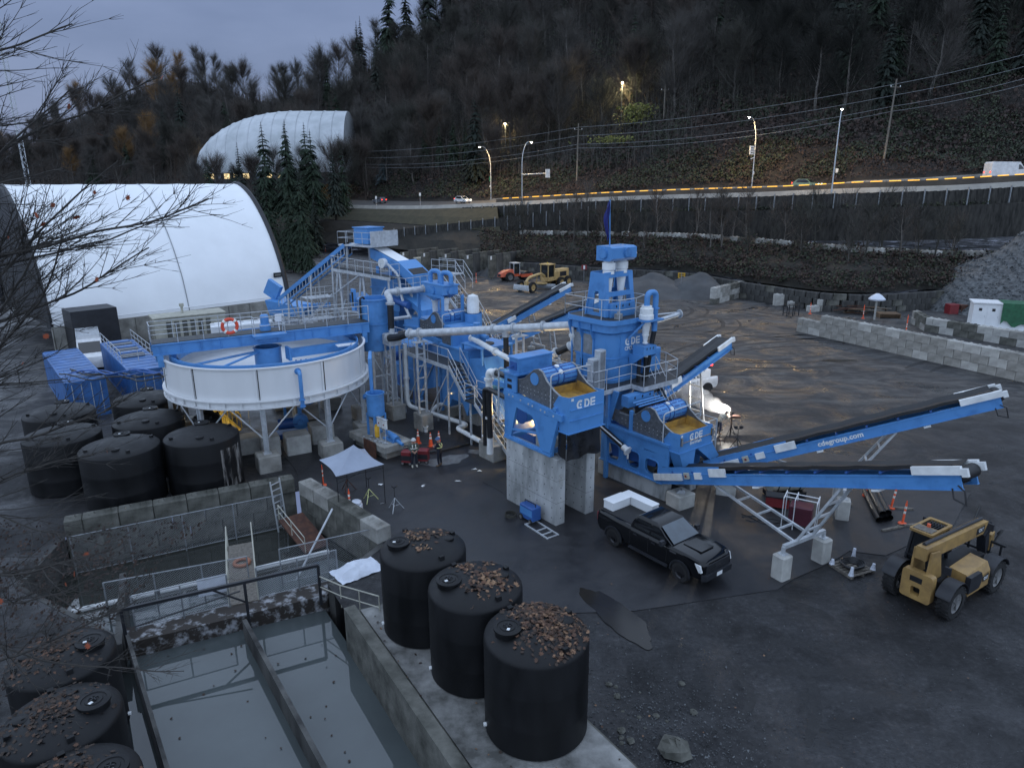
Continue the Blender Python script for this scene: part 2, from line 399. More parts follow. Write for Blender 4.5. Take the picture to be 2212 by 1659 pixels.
mat('litter_white',(0.34,0.35,0.37),0.8,scale=2.6,c2=(0.030,0.024,0.020),detail=9,lo=0.50,hi=0.66)
mat('hill_soil',(0.022,0.018,0.015),1.0,scale=0.10,c2=(0.008,0.008,0.007),detail=9,bump=0.5,bscale=0.8)
mat('bank_soil',(0.024,0.021,0.016),1.0,scale=0.35,c2=(0.008,0.008,0.006),detail=9,bump=0.6,bscale=2.0)
mat('verge_grass',(0.050,0.046,0.026),1.0,scale=0.8,c2=(0.028,0.027,0.016),detail=8,bump=0.4,bscale=4)
mat('bench_path',(0.075,0.075,0.072),0.95,spec=.1,scale=0.4,c2=(0.03,0.03,0.028),detail=8)
def water_mat(name,c,rough,ior=1.75):
 m=mat(name,c,rough,var=0.10,scale=0.25,spec=0.6,bump=0.004,bscale=1.2);m.node_tree.nodes['Principled BSDF'].inputs['IOR'].default_value=ior;return m
water_mat('pond_milky',(0.080,0.094,0.096),0.02,1.5)
water_mat('pond_dark',(0.030,0.032,0.028),0.05)
water_mat('puddle_brown',(0.024,0.021,0.018),0.14,1.33)
mat('slab_dirty',(0.30,0.30,0.29),0.85,scale=0.9,c2=(0.07,0.07,0.065),detail=8,bump=0.3,bscale=12)
mat('track_soil',(0.021,0.021,0.022),0.75,scale=3.0,c2=(0.009,0.009,0.010),bump=0.6,bscale=9)
from mathutils.geometry import tessellate_polygon
def flat(name,poly,z,m,hole=None,kind='structure',thick=0.0,label=None):
 loops=[[Vector((x,y,z)) for x,y in poly]]
 if hole: loops.append([Vector((x,y,z)) for x,y in hole])
 tris=tessellate_polygon(loops);vs_=[v for lp in loops for v in lp]
 b=MB();b.add(vs_,tris)
 if thick:
  n=len(poly);o=len(b.v);b.v+=[(x,y,z-thick) for x,y in poly]
  for i in range(n): j=(i+1) % n;b.f.append((i,j,o+j,o+i))
 me=b.mesh(name,0)
 for p in me.polygons:
  if p.normal.z<-0.5: p.flip()
 o=ob(name,me,m);o['kind']=kind
 if label: o['label']=label
 return o
HOLE=[(-20.9,29.3),(-11.0,34.5),(-5.9,28.9),(-7.6,25.2),(1.5,10.2),(-6.6,9.5),(-14.6,22.0),(-20.2,25.2)]
flat('ground',[(-700,-60),(700,-60),(700,900),(-700,900)],0.0,'yard_ground',HOLE,label='wet gravel and mud yard')
PAD=[(-11.2,34.2),(-6.0,28.6),(-4.6,26.6),(0.4,23.0),(4.6,23.2),(10.6,24.6),(11.6,25.4),(13.6,26.6),(14.9,27.6),(16.3,27.2),(21.0,30.0),(24.0,33.5),(22.0,38.0),(15.0,41.0),(9.0,47.0),(-1.0,56.0),(-9.0,62.0),(-20.0,62.0),(-24.0,50.0),(-16.0,43.0),(-12.4,37.0)]
flat('asphalt_pad',PAD,0.03,'asphalt',thick=0.06,label='dark wet asphalt under the wash plant')
def blob(cx,cy,rx,ry,rot=0,n=28,j=0.18,seed=1):
 r=random.Random(seed);out=[]
 ph=[r.uniform(0,6.28) for _ in range(4)]
 for i in range(n):
  t=2*pi*i/n;k=1+j*(sin(2*t+ph[0])*0.6+sin(3*t+ph[1])*0.5+sin(5*t+ph[2])*0.35+sin(9*t+ph[3])*0.2+sin(17*t+ph[0])*.12)
  x,y=rx*k*cos(t),ry*k*sin(t);out.append((cx+x*cos(rot)-y*sin(rot),cy+x*sin(rot)+y*cos(rot)))
 return out
flat('puddle',blob(3.9,22.9,1.9,0.7,radians(-62),seed=3,j=.16,n=70),0.036,'puddle_brown',label='brown rain puddle')
flat('puddle',blob(-8.2,50.2,2.6,0.9,radians(-30),seed=6),0.036,'pond_milky')
flat('puddle',blob(30.0,62.0,1.6,0.5,radians(5),seed=7),0.004,'puddle_brown')
flat('concrete_patch',blob(-4.0,38.4,1.3,0.75,radians(25),seed=8,j=0.25),0.036,'patch_pale',label='pale dried slurry patch')
flat('concrete_patch',blob(-1.9,39.6,0.9,0.35,radians(-20),seed=9,j=0.3),0.036,'patch_pale')
def track(pts,w,label):
 b=MB();n=len(pts);rr=random.Random(n)
 P=[Vector((*p,.005)) for p in pts];D=[]
 for i in range(n-1):
  for k in range(6): D.append(Vector(cr(P[max(i-1,0)],P[i],P[i+1],P[min(i+2,n-1)],k/6)))
 D.append(P[-1])
 for i,p in enumerate(D):
  d=(D[min(i+1,len(D)-1)]-D[max(i-1,0)]).normalized();s=Vector((-d.y,d.x,0));f=sin(pi*(i+.4)/len(D)) ** .5
  b.v+=[tuple(p-s*w*f*rr.uniform(.75,1.1)),tuple(p+s*w*f*rr.uniform(.75,1.1))]
 for i in range(len(D)-1): b.f.append((2*i,2*i+2,2*i+3,2*i+1))
 o=b.build('tyre_track','track_soil',None,0);o['kind']='structure';o['label']=label
def cr(p0,p1,p2,p3,t):
 return tuple(0.5*(2*b_+(c-a)*t+(2*a-5*b_+4*c-d)*t*t+(3*b_-a-3*c+d)*t ** 3) for a,b_,c,d in zip(p0,p1,p2,p3))
track([(7.3,20.3),(7.55,19.1),(7.4,18.2),(6.8,17.5)],.17,'dark curved tyre mark in the near gravel')
track([(9.3,20.9),(9.75,19.5),(9.5,18.3),(9.0,17.3),(8.5,16.5)],.2,'second dark curved tyre mark in the near gravel')
track([(10.4,24.0),(11.3,23.3),(12.0,22.6)],.3,'dark scuff in the gravel before the conveyor posts')
rt=random.Random(15)
for k in range(16):
 cx,cy=rt.uniform(14,36),rt.uniform(58,92);a=rt.uniform(-.3,1.2);rad=rt.uniform(10,26)*rt.choice((-1,1));L_=rt.uniform(6,15)
 for s_ in (-.95,.95): track([(cx+(rad+s_)*sin(a+t_*L_/rad)*1.0-rad*sin(a),cy-(rad+s_)*cos(a+t_*L_/rad)+rad*cos(a)) for t_ in (0,.25,.5,.75,1)],rt.uniform(.16,.3),'dark wet tyre mark curving over the far yard')
flat('pond_water',[(-15.5,20.6),(-14.2,22.3),(-7.8,25.2),(2.0,10.0),(-6.8,9.6)],-1.2,'pond_milky',label='milky grey water in the near settling pond')
flat('pond_water',[(-21.0,28.9),(-11.2,34.2),(-5.9,29.0),(-7.4,25.9),(-14.6,22.4),(-20.4,25.0)],-1.55,'pond_dark',label='dark water in the far settling pond')
flat('pond_water',[(-17.9,24.6),(-8.6,29.6),(-6.4,28.3),(-7.4,26.0),(-14.6,22.5)],-1.32,'pond_milky',label='grey water behind the chain link fence')
b=MB();b.box(-26,6,5,37,-4.2,-4.0);o=b.build('pond_floor','earth');o['kind']='structure'
def wallstrip(mb,p,q,z0,z1,t):
 p=Vector((p[0],p[1],0));q=Vector((q[0],q[1],0));d=(q-p).normalized();n=Vector((-d.y,d.x,0))*t
 vs_=[]
 for z in (z0,z1): vs_+=[(*(p).xy,z),(*(q).xy,z),(*(q+n).xy,z),(*(p+n).xy,z)]
 mb.add(vs_,[(0,3,2,1),(4,5,6,7),(0,1,5,4),(1,2,6,5),(2,3,7,6),(3,0,4,7)])
b=MB()
pts=[(-14.9,21.9),(-7.7,25.3),(-7.0,26.9),(-14.9,23.1)]
b.prism(pts,-4,-0.55,'xy');o=b.build('earth_bar','litter_white');o['kind']='structure'
d1=Vector((4.1,-6.58,0)).normalized();n1=Vector((-d1.y,d1.x,0))
s0=Vector((-6.3,22.6,0))
def SL(t,k): p=s0+d1*t+n1*k;return (p.x,p.y)
b=MB();b.prism([SL(0,0),SL(14.5,0),SL(14.5,4.55),SL(0.4,4.0)],-4,0.40,'xy')
slab=b.build('concrete_slab','concrete_old');slab['kind']='structure';slab['label']='old concrete slab beside the pond'
b=MB();b.prism([SL(0.2,0.55),SL(14.3,0.55),SL(14.3,4.45),SL(0.6,3.9)],0.40,0.46,'xy')
b.build('slab_top','slab_dirty',slab)
b=MB();wallstrip(b,SL(0,0),SL(14.5,0),0.40,0.62,0.42);b.build('kerb','concrete_old',slab)
b=MB();wallstrip(b,(-16.4,26.2),(-14.0,21.4),-4,0.02,-0.25);wallstrip(b,(-14.0,21.9),(-5.0,9.3),-4,0.06,-0.12);wallstrip(b,(-20.9,29.3),(-20.2,25.2),-4,0.02,-0.2);wallstrip(b,(-20.2,25.2),(-14.6,22.0),-4,0.02,-0.2)
o=b.build('pond_wall','concrete_dark');o['kind']='structure'
b=MB();wallstrip(b,(-10.45,23.3),(-1.4,10.2),-4,-0.35,0.16);o=b.build('divider_wall','concrete_dark');o['kind']='structure'
b=MB();wallstrip(b,(-5.9,28.9),(-7.6,25.2),-4,0.02,0.3);o=b.build('pond_wall','concrete_dark');o['kind']='structure'
SEC=[((82.1,93.3),(87.4,101.2,5.8),(92.6,110.2,15.5)),((73.8,92.2),(78.6,100.1,5.8),(83.4,109.1,15.4)),((57.7,90.2),(61.5,98.1,5.8),(66.6,108.9,14.6)),((42.4,87.0),(47.2,99.3,6.5),(52.2,111.9,14.2)),
       ((34.4,96.4),(38.3,109.8,6.8),(41.7,121.1,13.6)),((27.4,109.9),(29.3,120.2,6.9),(31.5,130.3,13.2)),((15.1,117.2),(16.3,128.5,6.7),(17.6,139.5,12.6)),((2.0,126.6),(2.2,138.8,6.4),(2.5,149.7,11.7)),
       ((-9.4,134.9),(-10.3,149.3,6.8),(-10.8,160.9,10.9)),((-20.0,147.4),(-21.6,161.9,7.0),(-22.8,173.2,10.3)),((-32.1,159.9),(-35.0,176.4,7.0),(-36.8,187.7,10.0)),((-45.9,172.3),(-50.2,191.0,7.0),(-53.2,204.3,10.0)),
       ((-69.0,193.1),(-74.8,211.8,7.0),(-80.3,229.4,10.3)),((-100.9,219.1),(-108.9,238.8,7.0),(-117.0,258.6,10.7)),((-147.6,250.3),(-157.8,270.0,7.0),(-171.2,295.2,11.3))]
def cr(p0,p1,p2,p3,t):
 return tuple(0.5*(2*b_+(c-a)*t+(2*a-5*b_+4*c-d)*t*t+(3*b_-a-3*c+d)*t ** 3) for a,b_,c,d in zip(p0,p1,p2,p3))
def dense(idx,k=6):
 P=[s[idx] for s in SEC];out=[]
 for i in range(len(P)-1):
  for j in range(k): out.append(cr(P[max(i-1,0)],P[i],P[i+1],P[min(i+2,len(P)-1)],j/k))
 out.append(P[-1]);return [Vector((*p,0)) if len(p)==2 else Vector(p) for p in out]
YE,BE,RE=dense(0),dense(1),dense(2)
NS=len(RE)
def rnorm(i):
 d=RE[min(i+1,NS-1)]-RE[max(i-1,0)];n=Vector((d.y,-d.x,0)).normalized()
 return n if n.y>0 else -n
RN=[rnorm(i) for i in range(NS)]
def ribbon(name,rows,m,smooth=0,kind='structure',jag=0.0,seed=0,parent=None):
 b=MB();k=len(rows);n=len(rows[0]);rr=random.Random(seed)
 for i in range(n):
  for r in range(k):
   p=rows[r][i];b.v.append((p.x,p.y,p.z+(rr.uniform(-jag,jag) if 0<r<k-1 else 0)))
 for i in range(n-1):
  for r in range(k-1): b.f.append((i*k+r,i*k+r+1,(i+1)*k+r+1,(i+1)*k+r))
 o=ob(name,b.mesh(name,smooth),m,parent)
 if kind: o['kind']=kind
 return o
Z=lambda L_,z: [Vector((p.x,p.y,z)) for p in L_]
up=lambda L_,z: [p+Vector((0,0,z)) for p in L_]
off=lambda L_,d,z=0: [p+n*d+Vector((0,0,z)) for p,n in zip(L_,RN)]
WALLH=2.6
BM=[Vector((lerp(a.x,c.x,0.4),lerp(a.y,c.y,0.4),lerp(WALLH,c.z,0.5))) for a,c in zip(YE,BE)]
ribbon('yard_bank',[up(off(YE,0.5),WALLH-0.2),BM,BE],'bank_soil',jag=0.3)
RB=[Vector((p.x,p.y,c.z)) for p,c in zip(off(RE,-2.0),BE)]
ribbon('bench_path',[up(BE,0.02),up(RB,0.05)],'bench_path')
RF=off(RE,14.0,1.4)
ribbon('highway',[off(RE,-0.4),RF],'asphalt_road',kind='structure')['label']='lit highway above the yard'
ribbon('road_edge_line',[off(RE,1.1,0.012),off(RE,1.25,0.012)],'sign_white')
SKY=[(-600,14,320),(-250,16,330),(0,20,330),(90,30,320),(230,50,320),(400,62,315),(600,48,305),(760,52,300),(860,60,295),(1106,84,285),(1500,114,275),(2212,138,265),(2800,145,265)]
def skyz(x):
 for (a,z0,r0),(b_,z1,r1) in zip(SKY,SKY[1:]):
  if a<=x<=b_: t=(x-a)/(b_-a);return lerp(z0,z1,t),lerp(r0,r1,t)
 return SKY[-1][1:] if x>0 else SKY[0][1:]
def road_far(k):
 best=None
 for p,q in zip(RF,RF[1:]):
  a=p.x-k*p.y;c=q.x-k*q.y
  if a*c<=0 and a != c:
   t=a/(a-c);r=p.lerp(q,t);best=(r.y,r.z)
 if best: return best
 return (RF[0].y,RF[0].z) if k>0 else (RF[-1].y,RF[-1].z)
def hill_z(X,Y):
 k=X/max(Y,1.0);px=1106+1504*k/0.961*0.98
 yr,zr=road_far(k);zs,rs=skyz(px);rs=max(rs,yr+90)
 if Y<yr: return zr
 t=(Y-yr)/(rs-yr)
 z=zr+(zs-zr)*(1.1*t if t<1 else 1.1+min(t-1,1.0)*0.06)*(min(1.0,0.55+0.45*t))
 w=min(1.0,(Y-yr)/12.0)
 return z+w*(noise.noise(Vector((X*0.03,Y*0.03,1.0)))*5.0+noise.noise(Vector((X*0.11,Y*0.11,4.0)))*1.4)
b=MB();NK,NR=120,46
for i in range(NK):
 k=lerp(-1.15,1.05,i/(NK-1));yr,zr=road_far(k)
 for j in range(NR):
  t=(j/(NR-1)) ** 1.5;Y=lerp(yr-0.2,520,t);b.v.append((k*Y,Y,hill_z(k*Y,Y) if j else zr-0.1))
for i in range(NK-1):
 for j in range(NR-1): b.f.append((i*NR+j,(i+1)*NR+j,(i+1)*NR+j+1,i*NR+j+1))
o=b.build('hillside','hill_soil',smooth=60);o['kind']='structure';o['label']='steep wooded hillside above the highway'
b=MB();n=60
for i in range(n):
 t=i/(n-1);X=lerp(-1500,-250,t);Y=1300+120*sin(t*5)
 b.v+=[(X,Y,-20),(X,Y+260,30+36*abs(sin(t*7+0.6))+10*sin(t*23))]
for i in range(n-1): b.f.append((2*i,2*i+2,2*i+3,2*i+1))
mat('far_forest_hazed',(0.030,0.045,0.060),1.0,scale=0.02,detail=8)  # blue distance haze is mixed into the forest colour
o=b.build('hill','far_forest_hazed');o['kind']='structure';o['label']='distant ridge beyond the valley'
BLK={}
def blockmesh(m,stud,L=1.5):
 k=(m,stud,L)
 if k not in BLK:
  b=MB();g=0.012
  b.bbox(g,L-g,0,0.75,0.008,0.745,0.03)
  if stud:
   for x in ((0.4,1.1) if L>1 else (0.37,)):
    b.v+=[(x-.15,.2,.745),(x+.15,.2,.745),(x+.15,.55,.745),(x-.15,.55,.745),(x-.08,.28,.85),(x+.08,.28,.85),(x+.08,.47,.85),(x-.08,.47,.85)]
    o=len(b.v)-8;b.f+=[tuple(o+i for i in f) for f in ((4,5,6,7),(0,1,5,4),(1,2,6,5),(2,3,7,6),(3,0,4,7))]
  me=b.mesh('block',0);me.materials.append(M[m]);BLK[k]=me
 return BLK[k]
def blockwall(name,label,p,q,courses,mats,z0=0.0,seed=0,group=None,heights=None,cat='wall',studs=True,side=1):
 p=Vector((p[0],p[1],z0));q=Vector((q[0],q[1],z0));d=q-p;L=d.length;rz=atan2(d.y,d.x);rr=random.Random(seed)
 t=thing(name,label,cat,p,rz,group)
 n=int(round(L/1.5))
 for c in range(courses):
  o0=-0.75 if c % 2 else 0.0;i=0;x=o0
  while x<n*1.5-0.4:
   ln=1.5;xx=x
   if xx<0: xx,ln=0.0,0.75
   if xx+ln>n*1.5+0.01: ln=0.75
   hmax=heights(xx) if heights else courses
   if c<hmax:
    top=c==min(courses,hmax)-1
    o=ob('block',blockmesh(rr.choice(mats),top and studs,ln),None,t)
    o.location=(xx,rr.uniform(-0.025,0.025)-(0.75 if side<0 else 0),c*0.75);o.rotation_euler=(0,0,rr.uniform(-0.008,0.008))
   x+=1.5;i+=1
 return t
PALE=['concrete_mid','concrete_pale','concrete_mid','concrete_mid'];OLD=['concrete_old','concrete_old','concrete_mid'];DARK=['concrete_dark','concrete_dark','concrete_dark','concrete_old']
blockwall('block_wall','long pale three-course concrete block wall across the yard at right',(31.3,75.2),(44.7,48.1),3,PALE,heights=lambda x: 2 if x<2.9 else 3,seed=2)
blockwall('block_wall','low concrete block wall in front of the grey electrical cabinet',(45.2,74.9),(52.6,62.6),2,OLD+['concrete_pale'],seed=3)
blockwall('block_wall','short return of block wall at the cabinet, beyond the long wall',(46.2,79.4),(45.3,75.6),2,OLD,seed=33)
blockwall('block_wall','three-course block wall holding back the dark sand heap',(27.3,93.0),(36.6,103.2),3,OLD+['concrete_pale'],seed=4)
blockwall('block_wall','block wall below the green and white notice board',(36.8,103.0),(47.0,92.5),2,OLD,seed=5)
blockwall('block_wall','block wall at the foot of the grey gravel heap',(56.6,84.5),(70.0,80.0),2,OLD,seed=6)
blockwall('block_wall','mossy block wall between the left black tanks and the pond',(-20.9,29.35),(-11.2,34.45),4,['concrete_old'],z0=-2.25,seed=7,side=1)
blockwall('block_wall','block wall from the pond corner to the nearest black tanks',(-11.3,33.9),(-5.9,28.2),3,['concrete_old','concrete_old','concrete_mid'],z0=-1.5,seed=8,side=1)
def along(L_,i0,i1,step):
 out=[];acc=0.0;P=L_[i0:i1+1]
 for a,c in zip(P,P[1:]):
  s=(c-a).length
  while acc<s: out.append((a.lerp(c,acc/s),(c-a).normalized()));acc+=step
  acc -= s
 return out
t=thing('yard_wall','dark stained block wall along the back of the yard','wall',YE[20])
base=YE[20].copy();rr=random.Random(5)
for c in range(3):
 for k,(p,d) in enumerate(along(YE,10,54,1.55)):
  o=ob('block',blockmesh(rr.choice(DARK),False),None,t)
  o.rotation_euler=(0,0,atan2(d.y,d.x));off_=d*(0.75 if c % 2 else 0)
  o.location=p+off_-base+Vector((0,0,c*0.75+0.02))+Vector((d.y,-d.x,0))*0.0
t=thing('bench_blocks','row of pale blocks along the edge of the ledge below the highway','wall',BE[10]);base=BE[10].copy()
for k,(p,d) in enumerate(along(BE,9,42,1.56)):
 if rr.random()<0.12: continue
 o=ob('block',blockmesh(rr.choice(PALE+['concrete_old']),True),None,t);o.rotation_euler=(0,0,atan2(d.y,d.x)+rr.uniform(-.03,.03));o.location=p-base+Vector((0,0,rr.uniform(-0.1,0.02)))
def loose(x,y,z,rz,m,label): 
 o=ob('concrete_block',blockmesh(m,True));o.location=(x,y,z);o.rotation_euler=(0,0,rz);tag(o,label,'block','loose stacked concrete blocks');return o
LBL='pale concrete block in the stacked store by the dark wall'
for (x,y,rz,n) in [(35.0,91.8,5,2),(36.4,90.4,5,1),(38.0,92.4,12,2),(39.6,92.7,12,2),(41.2,93.0,12,2),(38.2,93.3,12,2),(39.8,93.6,12,2),(42.4,89.6,60,2),(43.2,91.0,60,2),(41.6,88.2,60,2),(37.6,86.8,18,1),(39.2,87.3,40,2)]:
 for k in range(n): loose(x,y,k*0.75,radians(rz),rr.choice(['concrete_pale','concrete_pale','concrete_mid']),LBL)
def bay(x,y,rz,L_,h,label):
 t=thing('bay_wall',label,'wall',(x,y,0),rz,'concrete bay dividers')
 n=int(L_/2.0)
 for i in range(n):
  b=MB();b.bbox(i*2.0+0.015,i*2.0+1.985,-0.2,0.2,0,h-(0.25 if i==0 else 0),0.03);b.build('panel','concrete_dark' if i % 2 else 'concrete_old',t)
 b=MB();b.box(0.3,0.75,-0.215,-0.2,h-0.9,h-0.3);b.build('number_plate','sign_white',t)
 return t
for k,(x,y) in enumerate([(-20.5,130.5),(-16.4,128.6),(-12.3,126.6),(-8.2,124.2),(-4.0,122.4)]):
 bay(x,y,radians(52),10,4.0,'storage bay divider wall, %s from the beige container' % ['first','second','third','fourth','fifth'][k])
def mound(name,x,y,rx,ry,h,m,label,seed=0,rot=0,kind='structure',n=34,sharp=0.9):
 b=MB()
 for i in range(n):
  for j in range(n):
   u,v=i/(n-1)*2-1,j/(n-1)*2-1;r=hypot(u,v)
   z=h*max(0,1-r) ** sharp*(1+0.35*noise.noise(Vector((u*2.5+seed,v*2.5,seed))))+0.1*noise.noise(Vector((u*9,v*9,seed)))-0.12
   px,py=u*rx,v*ry;b.v.append((x+px*cos(rot)-py*sin(rot),y+px*sin(rot)+py*cos(rot),max(z,-0.15)))
 for i in range(n-1):
  for j in range(n-1): b.f.append((i*n+j,(i+1)*n+j,(i+1)*n+j+1,i*n+j+1))
 return b
for k,(x,y,rx,ry,h,m,lab) in enumerate([(20.5,104.5,9,7.5,3.0,'sand_pile','dark sand heap behind the tall blue tower'),(27.5,103.0,6.5,6.5,3.4,'sand_pile','dark sand heap against the three-course block wall'),
  (-12.0,132.0,4.4,4,2.6,'sand_pile','sand heap in the bay beside the beige container'),(-7.6,129.5,4.2,4,2.9,'sand_pile','sand heap in the middle storage bay'),(-2.4,127.0,4,4.0,2.4,'sand_pile','sand heap in the last storage bay')]):
 single(mound('sand_heap',x,y,rx,ry,h,m,lab,seed=k*3.1),'sand_heap',m,lab,'sand heap')
g=single(mound('gravel_heap',68.5,90.5,15,11,10.5,'gravel_grey','',seed=7,sharp=0.8),'gravel_heap','gravel_grey','tall heap of crushed grey stone at the right edge','gravel heap')
b=MB();rr=random.Random(77);me=g.data
polys=[p for p in me.polygons if (g.location+p.center).z>0.1]
for i in range(9000):
 p=rr.choice(polys);c=p.center+Vector((rr.uniform(-.45,.45),rr.uniform(-.4,.4),0.05));s=rr.uniform(0.07,0.2)
 q=[c+Vector((rr.uniform(-1,1),rr.uniform(-1,1),rr.uniform(-1,1)))*s for _ in range(5)]
 b.add(q,[(0,1,2),(0,2,3),(0,3,4),(0,4,1),(1,2,3),(1,3,4)])
o=b.build('stones','gravel_stone' if 'gravel_stone' in M else mat('gravel_stone',(0.15,0.16,0.17),0.8,scale=4,c2=(0.035,0.04,0.042)).name,g,smooth=0);o['kind']='stuff'
def ribwall(name,L_,d0,d1,z0,z1,m,i0=0,i1=None,parent=None):
 i1=NS-1 if i1 is None else i1
 A=off(L_,d0)[i0:i1+1];B_=off(L_,d1)[i0:i1+1];b=MB()
 for a,c in zip(A,B_): b.v+=[(a.x,a.y,a.z+z0),(a.x,a.y,a.z+z1),(c.x,c.y,c.z+z1),(c.x,c.y,c.z+z0)]
 for i in range(len(A)-1):
  for k in range(4): b.f.append((i*4+k,i*4+(k+1) % 4,(i+1)*4+(k+1) % 4,(i+1)*4+k))
 e=(len(A)-1)*4
 b.f+=[(3,2,1,0),(e,e+1,e+2,e+3)]
 return b
mat('parapet_concrete',(0.33,0.315,0.28),0.8,scale=0.3,c2=(0.22,0.21,0.19),bump=0.1)
mat('barrier_concrete',(0.105,0.085,0.065),0.8,scale=0.3,c2=(0.06,0.05,0.04),bump=0.1)
b=MB();A=RE[:65]
for i,p in enumerate(A):
 for (d_,z_) in ((-1.05,-.15),(-.55,.52),(-.45,.64),(-.1,.64),(-.02,-.3)): q=p+RN[i]*d_;b.v.append((q.x,q.y,q.z+z_))
for i in range(64):
 for k in range(4): b.f.append((i*5+k,i*5+k+1,i*5+k+6,i*5+k+5))
o=b.build('parapet','parapet_concrete',None,0);tag(o,'pale concrete parapet along the near edge of the highway','barrier')
t=thing('median_barrier','dark median barrier with added glowing dashes for amber light trails','barrier',RE[20]);SHIFT[t.name]=tuple(RE[20])
ribwall('barrier',RE,4.9,5.25,-0.1,1.42,'barrier_concrete',0,46).build('barrier','barrier_concrete',t,0)
MK=MB();MK.box(-0.85,0.85,-0.07,0.07,0,0.14);mk=MK.mesh('trail_dash',0);mk.materials.append(M['amber_glow'])
for p,d in along(off(RE,5.05,1.44),1,46,2.75):  # added emissive dashes standing in for trails of passing amber vehicle lights
 o=ob('trail_dash',mk,None,t);o.location=p-RE[20];o.rotation_euler=(0,-math.asin(d.z),atan2(d.y,d.x))
t=thing('retaining_wall','dark timber retaining wall with steel piles under the highway','wall',RE[20]);SHIFT[t.name]=tuple(RE[20])
PI_=MB();PI_.box(-0.07,0.07,-0.11,0.11,-2.5,0.25);pim=PI_.mesh('pile',0);pim.materials.append(M['galv_dull'])
LG=MB()
for k in range(7):
 LG.box(0.03+k*0.44,0.03+k*0.44+0.42,-0.05,0.05+0.02*(k % 2),-2.5,-0.05-0.03*(k % 3))
lgm=LG.mesh('lagging',0);lgm.materials.append(M['timber_dark'])
for p,d in along(off(RE,-1.3),0,47,3.1):
 a=atan2(d.y,d.x)
 o=ob('pile',pim,None,t);o.location=p-RE[20]+Vector((-d.y,d.x,0))*0.18;o.rotation_euler=(0,0,a)
 o=ob('lagging',lgm,None,t);o.location=p-RE[20];o.rotation_euler=(0,-math.asin(d.z),a)
ribwall('lower_wall',RE,-2.4,-1.9,-7.2,-2.35,'concrete_dark',0,47).build('lower_wall','timber_dark',t,0)
b=ribwall('ledge',RE,-1.9,-1.1,-2.6,-2.3,'bank_soil',0,47);b.build('ledge','bank_soil',t,0)
VI=44
ribbon('verge',[up(BE,.1)[VI:],[a.lerp(c,.5)+Vector((0,0,.25)) for a,c in zip(BE,off(RE,-1.6,-.2))][VI:],off(RE,-1.3,-.18)[VI:]],'verge_grass',jag=0.1)
t=thing('timber_fence','dark timber lagging fence stepping down the slope left of the sign arm lamp','fence',(15,141,12.2));fa,fb_=Vector((14.5,134.5,11.4)),Vector((-31,161,5.6));nf=18;dv=(fb_-fa)/nf
for i in range(nf+1):
 o=ob('pile',pim,None,t);o.location=fa+dv*i-Vector((15,141,12.2))+Vector((-.05,-.18,0));o.rotation_euler=(0,0,atan2(dv.y,dv.x))
 if i<nf:
  o=ob('lagging',lgm,None,t);o.location=fa+dv*i-Vector((15,141,12.2));o.rotation_euler=(0,-math.asin(dv.normalized().z),atan2(dv.y,dv.x))
  b=MB();b.bar(fa+dv*i+Vector((0,.12,-4.0))-Vector((15,141,12.2)),fa+dv*(i+1)+Vector((0,.12,-4.0))-Vector((15,141,12.2)),.2,3.6);b.build('panel','timber_dark',t,0)
o=ribwall('kerb',RE,13.6,14.0,1.1,1.7,'parapet_concrete',0,50).build('kerb','concrete_mid',None,0);o['kind']='structure'
def at_road(px,d):
 k=(px-1106)*0.000643
 for i in range(NS-1):
  P_=[RE[j]+RN[j]*d for j in (i,i+1)];u=[q.x-k*q.y for q in P_]
  if u[0]*u[1]<=0 and u[0] != u[1]: return P_[0].lerp(P_[1],u[0]/(u[0]-u[1])),RN[i]
 return RE[20],RN[20]
def street_lamp(px,d,sgn,h,label,lit=True,power=4200.0,extra=None):
 p,n=at_road(px,d);p=p+Vector((0,0,max(0,d)*.1));t=thing('street_lamp',label,'street lamp',p,atan2(n.y*sgn,n.x*sgn),'lamps along the highway')
 b=MB();b.tube([(0,0,-0.3),(0,0,0.6)],0.14,8);b.tube([(0,0,0.5),(0,0,h*0.62)],[0.11,0.085],8)
 b.tube([(0,0,h*0.62)]+[(2.6*(1-cos(a)),0,h*0.62+h*0.38*sin(a)) for a in [i*pi/2/10 for i in range(1,11)]]+[(3.1,0,h)],[0.085]+[lerp(0.08,0.05,i/10) for i in range(11)],8)
 b.build('pole','galv',t)
 b=MB();b.add([(3.0,-.11,h+.06),(3.0,.11,h+.06),(3.75,.16,h+.04),(3.75,-.16,h+.04),(3.0,-.09,h-.06),(3.0,.09,h-.06),(3.75,.14,h-.05),(3.75,-.14,h-.05)],[(0,1,2,3),(7,6,5,4),(0,4,5,1),(1,5,6,2),(2,6,7,3),(3,7,4,0)])
 hd=b.build('lamp_head','galv_dull',t)
 b=MB();b.lathe([(0.0,h-.19),(0.13,h-.15),(0.17,h-.06)],(3.45,0),10);b.build('lens','lamp_glow' if lit else 'glass_sky',hd)
 if lit:
  l=bpy.data.lights.new('lamp_light','SPOT');l.energy=power;l.color=(1.0,0.68,0.32);l.spot_size=radians(172);l.spot_blend=0.25;l.shadow_soft_size=0.25
  lo=bpy.data.objects.new('lamp_light',l);col.objects.link(lo);lo.parent=t;lo.location=(3.45,0,h-0.3)
 if extra: extra(t)
 return t
def gantry(t):
 b=MB();b.tube([(0,0,5.9),(5.2,-3.4,6.2)],0.10,8);b.build('sign_arm','galv',t)
 b=MB();b.box(3.9,5.5,-3.3,-3.2,5.3,7.0);o=b.build('sign','sign_white',t);o.rotation_euler=(0,0,0)
